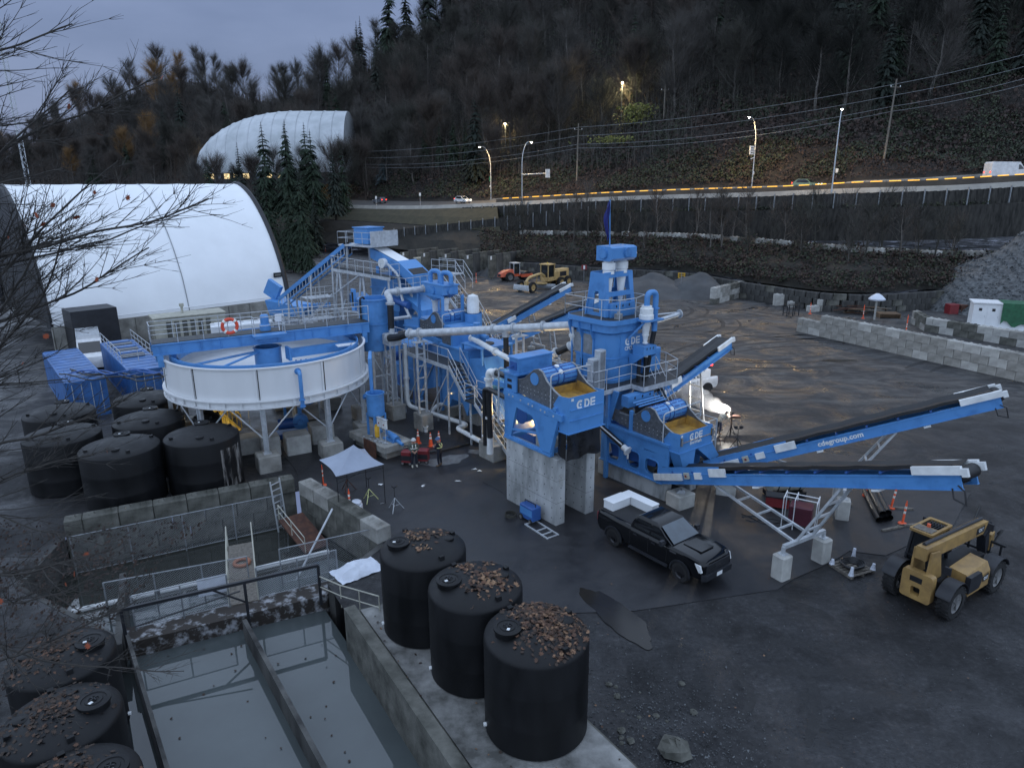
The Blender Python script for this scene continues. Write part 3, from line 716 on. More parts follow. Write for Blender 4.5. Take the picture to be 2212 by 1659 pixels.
def green_plate(t):
 b=MB();b.box(-0.35,0.35,-0.16,-0.12,4.3,5.5);b.build('green_plate','sign_green',t);b=MB();b.box(-0.25,0.25,-0.16,-0.12,3.0,3.4);b.build('small_plate','sign_white',t)
def white_sign(t):
 b=MB();b.box(0.5,2.1,-0.05,0.05,6.0,7.5);s=b.build('sign','sign_white',t)
 b=MB();b.tube([(0,0,5.5),(1.4,0,5.2)],0.07,6);b.build('bracket','white',t)
 b=MB()
 for k in range(3):
  for j in range(2): b.box(0.68+j*0.45,0.95+j*0.75,0.052,0.06,7.05-k*0.42,7.25-k*0.42)
 b.build('print','black_frame',s)
 b=MB();b.box(-0.2,0.2,0.12,0.16,2.4,3.0);b.build('small_plate','sign_white',t)
street_lamp(1797,-0.7,1,12.6,'lit street lamp standing nearest, at the near edge of the highway right of the flag')
street_lamp(1130,-0.7,1,12.4,'street lamp carrying a long sign arm at the near edge of the highway',True,4000,gantry)
street_lamp(1063,14.5,-1,12.2,'lit street lamp with a green plate on its pole, beyond the highway',True,3500,green_plate)
street_lamp(1624,14.5,-1,12.4,'brightly lit street lamp with a white sign on a bracket',True,4200,white_sign)
street_lamp(652,14.5,-1,10.5,'lit street lamp among the dark evergreens near the far white dome',True,3500)
street_lamp(668,-0.7,1,10.5,'second street lamp among the dark evergreens, arm to the right',False)
def wood_pole(px,d,h,lean,label,zoff=0.0):
 p,n=at_road(px,d);z=hill_z(p.x,p.y)-0.5
 t=thing('utility_pole',label,'utility pole',(p.x,p.y,z),0.0,'timber poles on the bank');t.rotation_euler=(0,radians(lean),0)
 b=MB();b.tube([(0,0,0),(0,0,h)],[0.19,0.13],8);b.build('pole','wood_grey',t)
 b=MB();b.bar((-0.9,0,h-1.3),(0.9,0,h-1.3),0.11);b.build('crossarm','wood_grey',t)
 for x in (-0.8,0.0,0.8):
  b=MB();b.lathe([(0.05,h-1.25),(0.08,h-1.15),(0.05,h-1.02)],(x,0),6,capt=True);b.build('insulator','white',t)
 return t.location+Vector((sin(radians(lean))*(h-1.0),0,h-1.0))
bpy.context.view_layer.update()
tops=[wood_pole(1900,20,14.5,1.6,'tall leaning bare utility pole on the dark bank at right'),wood_pole(1427,40,9,0,'thin pole high in the wood above the bank'),wood_pole(1247,20,13.5,0.8,'utility pole with crossarm behind the sign arm lamp'),wood_pole(798,16,14.5,-1.0,'utility pole beside the dark evergreens')]
def wire(p,q,sag,label,r=0.03):
 b=MB();b.tube([Vector(p).lerp(Vector(q),i/14)-Vector((0,0,sag*4*(i/14)*(1-i/14))) for i in range(15)],r,4,cap=False)
 single(b,'overhead_wire','galv_dull',label,'wire','wires between the utility poles')
far_r=Vector((105,118,42));far_l=Vector((-90,226,26))
T=[far_r,tops[0],tops[2],tops[3],far_l]
for k,dz in enumerate((0.2,-1.6,-3.4,-4.2)):
 for i in range(4):
  wire(T[i]+Vector((0,0,dz if i else dz*0.9)),T[i+1]+Vector((0,0,dz)),1.0+0.2*k,'overhead wire, %s of the strands, %s' % (['topmost','second','third','lowest'][k],['right of the leaning pole','between the leaning pole and the crossarm pole','between the crossarm pole and the evergreen pole','left of the evergreen pole'][i]))
def wheel(parent,x,y,r,w,rim='rim_grey',zc=None):
 b=MB();zc=r if zc is None else zc;k=w/2;n=20
 def ring(rad,yy): return [(x+rad*cos(2*pi*i/n),y+yy,zc+rad*sin(2*pi*i/n)) for i in range(n)]
 rows=[ring(r*0.62,-k),ring(r*0.93,-k),ring(r,-k*0.7),ring(r,k*0.7),ring(r*0.93,k),ring(r*0.62,k)]
 for q in rows: b.v+=q
 for a in range(5):
  for i in range(n): j=(i+1) % n;b.f.append((a*n+i,a*n+j,(a+1)*n+j,(a+1)*n+i))
 ty=b.build('wheel','tyre',parent)
 b=MB()
 for s in (-1,1):
  o=len(b.v);b.v+=ring(r*0.62,s*k*0.85)+ring(r*0.5,s*k*0.55)+ring(r*0.16,s*k*0.6)+[(x,y+s*k*0.75,zc)]
  for a in range(2):
   for i in range(n): j=(i+1) % n;b.f.append((o+a*n+i,o+a*n+j,o+(a+1)*n+j,o+(a+1)*n+i))
  for i in range(n): b.f.append((o+2*n+i,o+2*n+(i+1) % n,o+3*n))
  for i in range(5):
   t_=2*pi*i/5;c_=(x+r*0.33*cos(t_),y+s*k*0.72,zc+r*0.33*sin(t_));b.bar((x,y+s*k*0.7,zc),(x+r*0.55*cos(t_),y+s*k*0.7,zc+r*0.55*sin(t_)),r*0.12,0.02)
 b.build('rim',rim,ty)
 return ty
def shell(b,prof,w0,w1,zmid):
 def hw(z): return w0 if z<=zmid else lerp(w0,w1,min(1,(z-zmid)/0.55))
 n=len(prof)
 for s in (-1,1): b.v+=[(x,s*hw(z),z) for x,z in prof]
 o=len(b.v)-2*n
 b.f+=[tuple(o+i for i in range(n)),tuple(o+n+i for i in range(n-1,-1,-1))]
 for i in range(n): j=(i+1) % n;b.f.append((o+i,o+n+i,o+n+j,o+j))
def road_car(px,d,rev,paint,label,van=False,length=4.6):
 p,n=at_road(px,d);i=min(range(NS),key=lambda k: (RE[k]-p).length);dr=(RE[max(i-1,0)]-RE[min(i+1,NS-1)]).normalized()
 t=thing('delivery_van' if van else 'car',label,'van' if van else 'car',p+Vector((0,0,0.95)),atan2(dr.y,dr.x)+(pi if rev else 0),'traffic on the highway')
 L=length/2;b=MB()
 if van: prof=[(-L,.35),(-L,2.3),(-L+.2,2.55),(L-1.6,2.5),(L-.75,1.45),(L-.1,1.15),(L,.8),(L,.35)]
 else: prof=[(-L,.35),(-L,.85),(-L+.25,.98),(-L+.55,1.35),(-L+1.0,1.62),(L-2.1,1.60),(L-1.35,1.02),(L-.2,.86),(L,.6),(L,.35)]
 shell(b,prof,0.92 if not van else 1.0,0.70 if not van else 0.92,1.0 if not van else 1.3);bd=b.build('body',paint,t,25)
 b=MB()
 for s in (-1,1):
  if van: b.prism([(L-1.75,1.35),(L-.85,1.42),(L-1.6,2.1),(L-1.8,2.1)],s*0.965,s*1.005)
  else: b.prism([(-L+.75,1.04),(L-1.5,1.04),(L-2.1,1.5),(-L+1.05,1.52)],s*0.775,s*0.90)
 b.build('window','glass_dark',bd)
 b=MB()
 if van: b.add([(L-.72,-.8,1.5),(L-.72,.8,1.5),(L-1.5,.8,2.38),(L-1.5,-.8,2.38)],[(0,1,2,3)])
 else: b.add([(L-1.36,-.72,1.06),(L-1.36,.72,1.06),(L-2.0,.62,1.55),(L-2.0,-.62,1.55)],[(0,1,2,3)])
 b.build('windscreen','glass_dark',bd)
 for s in (-1,1):
  for x in (-L+.85,L-.9): wheel(t,x,s*0.82,0.33,0.22)
  b=MB();b.cbox((-L-.01,s*.72,.95),(.06,.22,.22));b.build('tail_light','tail_red',t)
  b=MB();b.cbox((L-.03,s*.66,.78),(.10,.3,.14));b.build('headlight','head_light',t)
 return t
road_car(1742,8.6,False,'car_green','grey-green estate car on the highway left of the nearest lamp')
road_car(2165,8.6,False,'car_white','tall white delivery van on the highway at the right edge',van=True,length=6.2)
road_car(1002,8.6,False,'car_white','white car on the highway below the green-plated lamp')
road_car(822,8.6,True,'car_grey','dark car with red tail lights near the evergreens')
def post_sign(px,d,h,label,m='sign_white',w=0.45,hh=0.7):
 p,n=at_road(px,d);p=p+Vector((0,0,max(0,d)*.1));t=thing('road_sign',label,'sign',p,0,'small signs by the highway');b=MB();b.tube([(0,0,-.4),(0,0,h)],0.04,6);b.build('post','galv',t)
 b=MB();b.box(-w/2,w/2,-.06,-.045,h-hh,h);b.build('plate',m,t)
post_sign(910,2.0,3.4,'narrow white sign at the left end of the amber light trail dashes');post_sign(2263-460,16,2.6,'white post sign beside the grey-green car');post_sign(815,-1.0,3.0,'small white post sign near the dark car')
for (x,y,z,w,h,m,lab,rz) in [(26.6,109.2,1.9,1.1,.8,'sign_yellow','small yellow notice on the dark yard wall',-20),(37.6,100.4,3.0,1.0,1.3,'sign_teal','green and white notice board above the block wall',-30)]:
 t=thing('notice',lab,'sign',(x,y,0),radians(rz));b=MB();b.box(-w/2,w/2,-.05,0,z-h/2,z+h/2);s=b.build('board',m,t)
 b=MB();b.box(-w*.38,w*.38,-.06,-.052,z+h*.1,z+h*.3);b.box(-w*.38,w*.38,-.06,-.052,z-h*.3,z-h*.1);b.build('print','sign_white' if m=='sign_teal' else 'black_frame',s)
 b=MB();b.tube([(0,.05,0),(0,.05,z+h/2)],.05,6);b.build('post','galv_dull',t)
def vault(name,label,loc,rz,L,half,prof,bays,wall_h,z0=0.0,sag=0.10,seam=None,cat='building',wallmat='concrete_mid',trim=True):
 t=thing(name,label,cat,loc,rz)
 P=list(prof)+[(2*half-o,z) for o,z in prof[-2::-1]]
 Q=[]
 for i in range(len(P)-1):
  for k in range(4): Q.append(cr(P[max(i-1,0)],P[i],P[i+1],P[min(i+2,len(P)-1)],k/4))
 Q.append(P[-1]);nq=len(Q);nx=bays*8;b=MB();cy,cz=half,2.0
 for i in range(nx+1):
  f=(i/8) % 1.0;s=sag*sin(pi*f) ** 1.0
  for (y,z) in Q:
   d=Vector((cy-y,cz-z));d=d.normalized() if d.length>0.1 else Vector((0,-1))
   k=s*min(1,max(0,(z-wall_h)/3));b.v.append((L*i/nx,y+d.x*k,z+z0+d.y*k))
 for i in range(nx):
  for j in range(nq-1): b.f.append((i*nq+j,(i+1)*nq+j,(i+1)*nq+j+1,i*nq+j+1))
 b.build('fabric_roof','fabric',t,50)
 for x,e in ((0.0,-1),(L,1)):
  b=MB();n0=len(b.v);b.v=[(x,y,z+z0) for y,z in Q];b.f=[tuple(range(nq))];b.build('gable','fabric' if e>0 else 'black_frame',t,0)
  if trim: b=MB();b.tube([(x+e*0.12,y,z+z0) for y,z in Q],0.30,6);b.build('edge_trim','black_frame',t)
 b=MB();b.box(-0.1,L+0.1,-0.28,-0.04,z0-0.3,z0+wall_h+0.06)
 n=int(L/2.4)
 w=b.build('side_wall',wallmat,t,0)
 b=MB()
 for i in range(n+1): b.box(L*i/n-0.03,L*i/n+0.03,-0.31,-0.282,z0,z0+wall_h)
 b.build('joint','concrete_old',w,0)
 b=MB();b.tube([(0,-0.34,z0+wall_h+0.45),(L,-0.34,z0+wall_h+0.45)],0.05,6);b.build('tension_tube','fabric',t)
 if seam is not None:
  b=MB();b.tube([(L*seam,y-0.03,z+z0+0.02) for y,z in Q[:nq // 2+1]],0.045,4);b.build('seam','galv_dull',t)
 return t
VA=Vector((-44.6,66.5,0));VB=Vector((-27.1,83.9,0));vd=VB-VA
hall=vault('fabric_hall','large white fabric storage hall on a concrete wall, behind the round tank',VA,atan2(vd.y,vd.x),vd.length,11.0,[(0,2.5),(0.55,5.0),(1.25,7.0),(2.9,10.0),(5.2,12.8),(7.8,14.9),(11.0,16.0)],7,2.6,seam=0.53,sag=0.055)
b=MB();b.box(23.2,24.2,-0.06,0.05,5.2,5.75);o=b.build('maker_plate','black_frame',hall);o.location=(0.2,0.42,0.0)
b=MB();b.box(23.35,24.05,-0.07,-0.062,5.42,5.54);b.build('print','concrete_mid',o)
b=MB();b.box(1.0,5.0,-3.4,-0.35,0,4.4);b.build('black_annex','black_frame',hall)
dome=thing('fabric_dome','distant white fabric vault with a rounded end on the wooded slope','building',(-69,243,17.6),radians(6))
b=MB();nu,nv=30,16;EX=34.0;EY=22.0;EZ=19.4
for i in range(nu+1):
 x=-EX+(EX+16)*i/nu;x=-EX*cos(pi/2*min(1,i/20)) if i<=20 else (i-20)*1.6;q=sqrt(max(0,1-(x/EX) ** 2)) if x<0 else 1.0
 for j in range(nv*2+1): e=pi*j/(nv*2);b.v.append((x,-EY*q*cos(e),2.0+EZ*q*abs(sin(e)) ** .9))
k_=nv*2+1
for i in range(nu):
 for j in range(nv*2): b.f.append((i*k_+j,(i+1)*k_+j,(i+1)*k_+j+1,i*k_+j+1))
b.build('fabric_roof','fabric_shaded',dome,60)
b=MB()
for x in [-31+3.6*k for k in range(13)]:
 q=sqrt(max(0,1-(x/EX) ** 2)) if x<0 else 1.0;b.tube([(x,-EY*q*cos(t_),2.05+EZ*q*sin(t_) ** .9) for t_ in [pi/2*i/12 for i in range(13)]],.16,4)
b.build('rib','fabric_shaded',dome)
b=MB();b.v=[(16,-EY*cos(pi*j/32),2+EZ*abs(sin(pi*j/32)) ** .9) for j in range(33)];b.f=[tuple(range(33))];b.build('gable','fabric_shaded',dome,0)
b=MB();b.lathe([(1,-1.5),(1,2.05)],n=64);b.v=[(x*EX*.995 if x<0 else min(x*60,16),y*EY*.995,z) for x,y,z in b.v];b.build('base_wall','black_frame',dome)
for k in range(9):
 a=radians(215+k*6.2);b=MB();c_=Vector((EX*1.0*cos(a),EY*1.0*sin(a),1.0));d_=Vector((-EX*sin(a),EY*cos(a),0)).normalized();b.bar(c_-d_*.95,c_+d_*.95,.16,1.5);b.build('lit_window','window_glow' if k not in (2,6) else 'glass_sky',dome)
def container(label,loc,rz,L,W_,H,m,rails=False,cat='container'):
 t=thing('shipping_container',label,cat,loc,rz,'blue containers beside the hall');b=MB();n=int(L/0.28)
 for s in (-1,1):
  y=s*W_/2;pts=[]
  for i in range(n+1): pts.append((-L/2+L*i/n,y-s*(0.0 if i % 2 else 0.04)))
  o=len(b.v)
  for (x,yy) in pts: b.v+=[(x,yy,0.15),(x,yy,H-0.12)]
  for i in range(n): b.f.append((o+2*i,o+2*i+2,o+2*i+3,o+2*i+1))
 m2=int(W_/0.28)
 for s in (-1,1):
  x=s*L/2;o=len(b.v)
  for i in range(m2+1): b.v+=[(x-s*(0 if i % 2 else 0.04),-W_/2+W_*i/m2,0.15),(x-s*(0 if i % 2 else 0.04),-W_/2+W_*i/m2,H-0.12)]
  for i in range(m2): b.f.append((o+2*i,o+2*i+2,o+2*i+3,o+2*i+1))
 b.build('side',m,t,0)
 b=MB()
 for sx in (-1,1):
  for sy in (-1,1): b.bar((sx*(L/2-.06),sy*(W_/2-.06),0),(sx*(L/2-.06),sy*(W_/2-.06),H),0.14)
  for z in (0.08,H-0.07): b.bar((sx*(L/2-.06),-W_/2,z),(sx*(L/2-.06),W_/2,z),0.14);b.bar((-L/2,sx*(W_/2-.06),z),(L/2,sx*(W_/2-.06),z),0.14)
 b.build('frame',m,t,0)
 b=MB();k=int(L/0.5)
 for i in range(k): b.box(-L/2+L*i/k+.02,-L/2+L*(i+1)/k-.02,-W_/2+.13,W_/2-.13,H-.06,H-(.01 if i % 2 else .03))
 b.build('roof',m,t,0)
 b=MB()
 for y in (-.35,-.12,.12,.35): b.tube([(L/2+.03,y*W_,.2),(L/2+.03,y*W_,H-.2)],.025,6)
 b.build('lock_rod','galv',t)
 if rails:
  b=MB();railing(b,[(-L/2+.2,-W_/2+.1,H),(L/2-3,-W_/2+.1,H),(L/2-3,W_/2-.1,H),(-L/2+.2,W_/2-.1,H)],0.9,1.5);b.build('guard_rail','galv',t)
  for i in range(6): b=MB();b.box(-L/2+.6+i*1.2,-L/2+1.4+i*1.2,-.8,.8,H,H+.16);b.build('roof_hatch','steel_plate' if i % 2 else m,t)
 return t
container('blue shipping container on the far left, behind the black tanks',(-33.7,51.7,0),radians(-51),12.2,2.5,2.7,'blue_shed')
container('blue container with railings and hatches on its roof, beside the round tank',(-30.4,54.1,0),radians(-52),12.2,2.5,2.9,'blue_shed',True)
for k in range(7):
 r_=random.Random(k);p=Vector((-31.6+r_.uniform(-.6,.6),48.0+r_.uniform(-.8,.8),2.95));q=Vector((-21.0+r_.uniform(-.5,.2),46.4+r_.uniform(-1.2,.6),3.5+r_.uniform(-.2,.3)))
 b=MB();b.tube([p.lerp(q,i/16)+Vector((0.12*sin(i*1.3+k),0.2*sin(i*0.9+2*k),(0.12*sin(i*1.1+k*1.7)-0.5*sin(pi*i/16)*(k % 3)*0.4))) for i in range(17)],0.05,6)
 single(b,'hose','pipe_black' if k % 3 else 'blue_dark','hose strand in the bundle across the container roofs to the round tank','hose','hose bundle over the containers')
t=thing('white_van','white van with a roof rack parked beside the hall wall','van',(-38.6,62.2,0),radians(-58))
b=MB();shell(b,[(-3.2,.35),(-3.25,2.5),(-3.0,2.72),(1.5,2.68),(2.35,1.6),(3.0,1.3),(3.15,.9),(3.15,.35)],1.05,0.95,1.4);bd=b.build('body','car_white',t,25)
b=MB();b.add([(2.4,-.85,1.62),(2.4,.85,1.62),(1.62,.85,2.52),(1.62,-.85,2.52)],[(0,1,2,3)]);b.build('windscreen','glass_dark',bd)
b=MB()
for y in (-.9,.9): b.tube([(-2.9,y,2.95),(1.4,y,2.95)],.035,6)
for i in range(9): b.tube([(-2.8+i*.5,-.9,2.95),(-2.8+i*.5,.9,2.95)],.03,6)
for x in (-2.6,-1,.9):
 for y in (-.9,.9): b.tube([(x,y,2.6),(x,y,2.95)],.03,6)
b.build('roof_rack','galv',t)
for s in (-1,1):
 for x in (-2.0,2.1): wheel(t,x,s*.9,.38,.26)
 b=MB();b.cbox((3.12,s*.8,1.0),(.1,.3,.22));b.build('headlight','sign_white',t)
 b=MB();b.cbox((3.10,s*1.0,.78),(.1,.14,.1));b.build('indicator','orange',t)
t=thing('plant_cabin','beige steel cabin with ribbed side behind the thickener bridge','cabin',(-33.6,71.4,0),radians(35))
b=MB();b.bbox(-3.4,3.4,-1.3,1.3,0.2,3.0,.05);b.build('body','beige',t)
b=MB();b.bbox(-3.5,3.5,-1.4,1.4,3.0,3.12,.04);b.build('roof','beige',t)
for k in range(6):
 b=MB();b.box(-2.3+k*.75,-1.85+k*.75,-1.36,-1.3,1.0,2.6);b.build('louvre','concrete_old',t)
b=MB();b.tube([(-.4,.3,3.1),(-.4,.3,3.9)],.12,8);b.cbox((-.4,.3,3.95),(.4,.4,.3));b.build('vent','beige',t)
t=thing('equipment_skid','long white roofed equipment skid behind the thickener bridge','skid',(-27.0,70.4,0),radians(25))
b=MB();b.bbox(-3.6,3.8,-1.1,1.1,0.3,2.3,.05);b.build('body','white',t)
b=MB()
for k in range(5): b.box(-3.2+k*1.4,-2.2+k*1.4,-.9,.9,2.3,2.36+.02*(k % 2))
b.build('roof_panel','fabric',t)
TX,TY,TR=-15.5,43.1,6.0
th=thing('thickener','big round white thickener tank on steel legs with a blue bridge across it','tank',(TX,TY,0),radians(30.6))
b=MB();b.lathe([(TR,4.15),(TR,5.95),(TR+.09,5.95),(TR+.09,6.03),(TR-.05,6.03),(TR-.05,4.75),(2.2,4.45),(0.0,4.4)],n=96);b.build('tank_wall','white_tank',th,30)
b=MB();b.lathe([(TR+.02,4.17),(TR+.22,4.17),(TR+.22,4.09),(TR+.04,4.09),(TR+.04,3.75),(TR+.2,3.75),(TR+.2,3.68),(TR-.2,3.68),(TR-.2,4.15)],n=96);b.build('ring_beam','white_tank',th,30)
b=MB();b.lathe([(TR-.2,3.9),(0.9,2.7)],n=48);b.build('cone_bottom','white_tank',th,30)
for k in range(40):
 a=2*pi*k/40;b=MB();c,s=cos(a),sin(a);b.bar((c*(TR+.12),s*(TR+.12),3.76),(c*(TR+.12),s*(TR+.12),4.09),0.16,0.02,up=(c,s,0));b.build('stiffener','white_tank',th,0)
for k in range(10):
 a=2*pi*k/10+radians(-108.5);c,s=cos(a),sin(a)
 b=MB();b.bar((c*(TR+.04),s*(TR+.04),4.17),(c*(TR+.04),s*(TR+.04),5.97),0.09,0.05,up=(c,s,0));b.build('panel_joint','white_tank',th,0)
 a+=0.022;c,s=cos(a),sin(a)
 b=MB();b.bar((c*(TR+.012),s*(TR+.012),4.19),(c*(TR+.012),s*(TR+.012),5.93),0.045,0.02,up=(c,s,0));b.build('joint_seal','black_rubber',th,0)
b=MB();b.lathe([(5.58,5.40),(5.58,6.12),(5.64,6.12),(5.64,5.44),(5.22,5.44),(5.22,5.90),(5.18,5.90),(5.18,5.40),(5.58,5.40)],n=96);b.build('launder','blue',th,30)
b=MB();b.lathe([(0.82,4.5),(0.82,5.9),(0.88,5.9),(0.88,5.95),(0.76,5.95),(0.76,4.5)],n=32);b.build('centre_well','blue',th,30)
b=MB();b.lathe([(0.76,5.6),(0,5.6)],n=24);b.build('well_inside','blue_dark',th,0)
b=MB();b.box(0.8,5.3,-1.55,-1.0,5.35,5.85);b.box(.85,1.0,-1.7,-.85,5.2,6.0);o=b.build('feed_launder','blue',th);o.rotation_euler=(0,0,radians(4))
b=MB();b.box(3.9,5.25,-2.2,-1.6,5.84,5.90);b.build('cover_plate','white',th)
for (x,y) in ((-5.2,-1.1),(-4.1,-3.4)):
 b=MB();b.tube([(-.75 if y>-2 else -.5,-.3,5.75),(x,y,5.5)],0.075,8);b.build('tie_rod','blue',th)
b=MB()
for k in range(14): b.lathe([(0,5.3),(.05,5.3),(.05,5.36),(0,5.36)],(1.2+k*.3,-2.2-k*.02),6)
b.build('weir_bolt','blue_dark',th)
b=MB()
for k in range(5): b.tube([(-1.6+k*.33,-2.7,4.58),(-1.52+k*.33,-2.6,4.70)],.09,6)
b.build('rake_blade','dark_metal',th)
for y in (-.75,.75):
 b=MB();b.box(-6.5,6.5,y-.05,y+.05,6.32,6.92);b.box(-6.5,6.5,y-.13,y+.13,6.90,6.95);b.box(-6.5,6.5,y-.13,y+.13,6.29,6.33)
 for k in range(12): b.box(-6.1+k*1.1,-6.07+k*1.1,y-.12,y+.12,6.33,6.90)
 b.build('bridge_beam','blue',th,0)
b=MB();b.box(-6.5,6.5,-.7,.7,6.955,6.99);b.build('deck','grating',th)
b=MB();railing(b,[(-6.5,-.75,6.95),(-.9,-.75,6.95),(-.9,-1.35,6.95),(.9,-1.35,6.95),(.9,-.75,6.95),(6.5,-.75,6.95)],1.1,1.25);railing(b,[(-6.5,.75,6.95),(6.5,.75,6.95)],1.1,1.25);railing(b,[(-6.5,-.75,6.95),(-6.5,.75,6.95)],1.1,.75)
b.build('handrail','galv',th)
b=MB();b.box(-1.0,1.0,-1.4,-.7,6.86,6.93);b.box(-.9,.9,-1.32,-1.26,6.72,6.86);b.build('drive_platform','blue',th)
b=MB();b.lathe([(.34,6.99),(.34,7.35),(.26,7.4),(.26,7.9),(.2,7.98),(0,7.98)],(0,0),16);b.build('drive_motor','blue',th)
b=MB();b.tube([(.75,-.5,6.95),(.75,-.5,7.75)],.03,6);b.box(.55,.95,-.56,-.44,7.55,8.0);b.build('control_box','white',th)
b=MB()
for sx in (-1,1):
 for y in (-.75,.75): b.box(sx*6.15-.16,sx*6.15+.16,y-.12,y+.12,5.6,6.3)
b.build('bridge_foot','blue',th)
for k in range(10):
 a=2*pi*k/10+radians(-106.6);c,s=cos(a),sin(a);r=5.95
 b=MB();b.bar((c*r,s*r,1.0),(c*r,s*r,3.7),.24,.05,up=(c,s,0))
 n_=Vector((-s,c,0))*.12
 for q in (-1,1): b.bar(Vector((c*r,s*r,1.0))+n_*q,Vector((c*r,s*r,3.7))+n_*q,.03,.22,up=(c,s,0))
 b.box(c*r-.22,c*r+.22,s*r-.22,s*r+.22,.98,1.02);lg=b.build('leg','galv',th,0)
 a2=a+pi/10;m_=(cos(a2)*r,sin(a2)*r,3.75)
 for q in (0,1):
  a3=a+q*pi/5;b=MB();b.tube([m_,(cos(a3)*r,sin(a3)*r,1.75)],.045,6);b.build('brace','galv',th)
 b=MB();h_=1.0;b.bbox(c*r-.62,c*r+.62,s*r-.62,s*r+.62,0,.98,.05);o=b.build('footing','concrete_mid',th)
o_=Vector((-11.85,37.7,0))-Vector((TX,TY,0));a=atan2(o_.y,o_.x)-radians(30.6);c,s=cos(a),sin(a)
b=MB();b.tube(rounded([(c*5.98,s*5.98,5.62),(c*6.38,s*6.38,5.62),(c*6.38,s*6.38,3.7),(c*6.2,s*6.2,3.5),(c*5.2,s*5.2,3.5)],.28),.115,10);b.tube([(c*6.0,s*6.0,5.62),(c*6.06,s*6.06,5.62)],.19,12);b.tube([(c*6.38,s*6.38,3.98),(c*6.38,s*6.38,4.04)],.18,12);b.tube([(c*6.38,s*6.38,3.6),(c*6.38,s*6.38,3.66)],.18,12)
b.build('overflow_pipe','blue',th)
def lifebuoy(label,loc,rot,R=.36,r=.085,m='lifebuoy_red'):
 t=thing('lifebuoy',label,'lifebuoy',loc,0);t.rotation_euler=rot
 n=32;b=MB();b.tube([(R*cos(2*pi*i/n),0,R*sin(2*pi*i/n)) for i in range(n+1)],r,8,cap=False);b.build('ring',m,t)
 if m != 'lifebuoy_red': return
 for k in range(4):
  a0=pi/4+k*pi/2;b=MB();b.tube([(R*cos(a0+d_),0,R*sin(a0+d_)) for d_ in (-.16,-.08,0,.08,.16)],r*1.08,8);b.build('band','reflective',t)
lifebuoy('red and white lifebuoy hung on the thickener bridge rail',PW(0,0)*0+Vector((TX,TY,7.62))+Vector((cos(radians(30.6))*-2.2+sin(radians(30.6))*.86,sin(radians(30.6))*-2.2-cos(radians(30.6))*.86,0)),(0,0,radians(30.6)),.42,.10)
def footing(label,x,y,rz,sx,sy,h,m='concrete_pale',group='concrete footings below the thickener'):
 b=MB();b.bbox(-sx/2,sx/2,-sy/2,sy/2,0,h,.05);o=b.build('concrete_footing',m);o.location=(x,y,.031);o.rotation_euler=(0,0,rz);return tag(o,label,'footing',group)
footing('pale concrete footing with hoses under the front of the round tank',-13.2,40.1,radians(28),1.45,1.3,1.15)
footing('pale concrete footing under the round tank, left of the hose footing',-16.2,40.1,radians(28),1.4,1.2,1.0)
footing('pale concrete footing farther under the round tank, right of the hose footing',-12.2,41.9,radians(28),1.4,1.2,1.2)
footing('pale concrete footing behind the front tank leg',-14.7,39.6,radians(28),1.1,1.0,1.2)
footing('dark concrete footing at the back under the round tank',-14.5,46.5,radians(28),1.6,1.3,1.1,'concrete_mid')
t=thing('pump_set','dark blue pump set standing under the round tank','pump',(-14.3,42.9,.03),radians(20))
b=MB();b.box(-1.2,1.2,-.5,.5,0,.3);b.build('base_frame','blue_dark',t)
b=MB();b.tube([(-.9,0,.85),(.4,0,.85)],.36,16);b.build('motor','blue_dark',t)
b=MB();b.tube([(.5,-.35,.95),(.5,.1,.95)],.5,20);b.tube([(.5,-.55,.95),(.5,-.35,.95)],.22,12);b.build('pump_casing','blue',t)
b=MB();b.tube(rounded([(.5,0,1.4),(.5,0,2.1),(1.4,0,2.1),(1.4,.2,3.2)],.3),.14,10);b.tube(rounded([(-.4,.3,1.2),(-.4,.3,2.3),(-1.2,.3,2.5)],.3),.1,10);b.build('pipe','blue',t)
t=thing('yellow_stairs','yellow railed steps lit by a warm work lamp under the round tank','stairs',(-19.0,43.6,.03),radians(-20))
b=MB();b.bar((-1.6,0,1.9),(.9,0,.1),.9,.10);b.build('stringer','safety_yellow',t)
for y in (-.5,.5):
 b=MB();railing(b,[(-1.6,y,1.9),(.9,y,.2)],0.95,.45,.03);b.build('handrail','safety_yellow',t)
l=bpy.data.lights.new('work_lamp_light','POINT');l.energy=22;l.color=(1,.72,.32);l.shadow_soft_size=.1
t=thing('work_lamp','small lit work lamp on a post under the round tank','lamp',(-17.6,44.2,.03),0)
b=MB();b.tube([(0,0,0),(0,0,2.1)],.03,6);b.build('post','galv',t);b=MB();b.cbox((0,-.1,2.2),(.3,.1,.22));b.build('lens','lamp_white',t)
lo=bpy.data.objects.new('work_lamp_light',l);col.objects.link(lo);lo.parent=t;lo.location=(0,-.3,2.2)
def cover(b,c,axis,r,t=0.06,n=20):
 c=Vector(c);ax=Vector(axis).normalized();b.tube([c,c+ax*t],r,n);b.tube([c+ax*t,c+ax*(t+.03)],r*0.82,n)
 x=ax.cross(Vector((0,0,1))).normalized();y=ax.cross(x)
 for i in range(12): q=c+(x*cos(i*pi/6)+y*sin(i*pi/6))*r*.91;b.tube([q+ax*t,q+ax*(t+.045)],.022,5)
def flange(b,p,d,r,t=.05,n=16):
 p=Vector(p);d=Vector(d).normalized();b.tube([p-d*t/2,p+d*t/2],r,n)
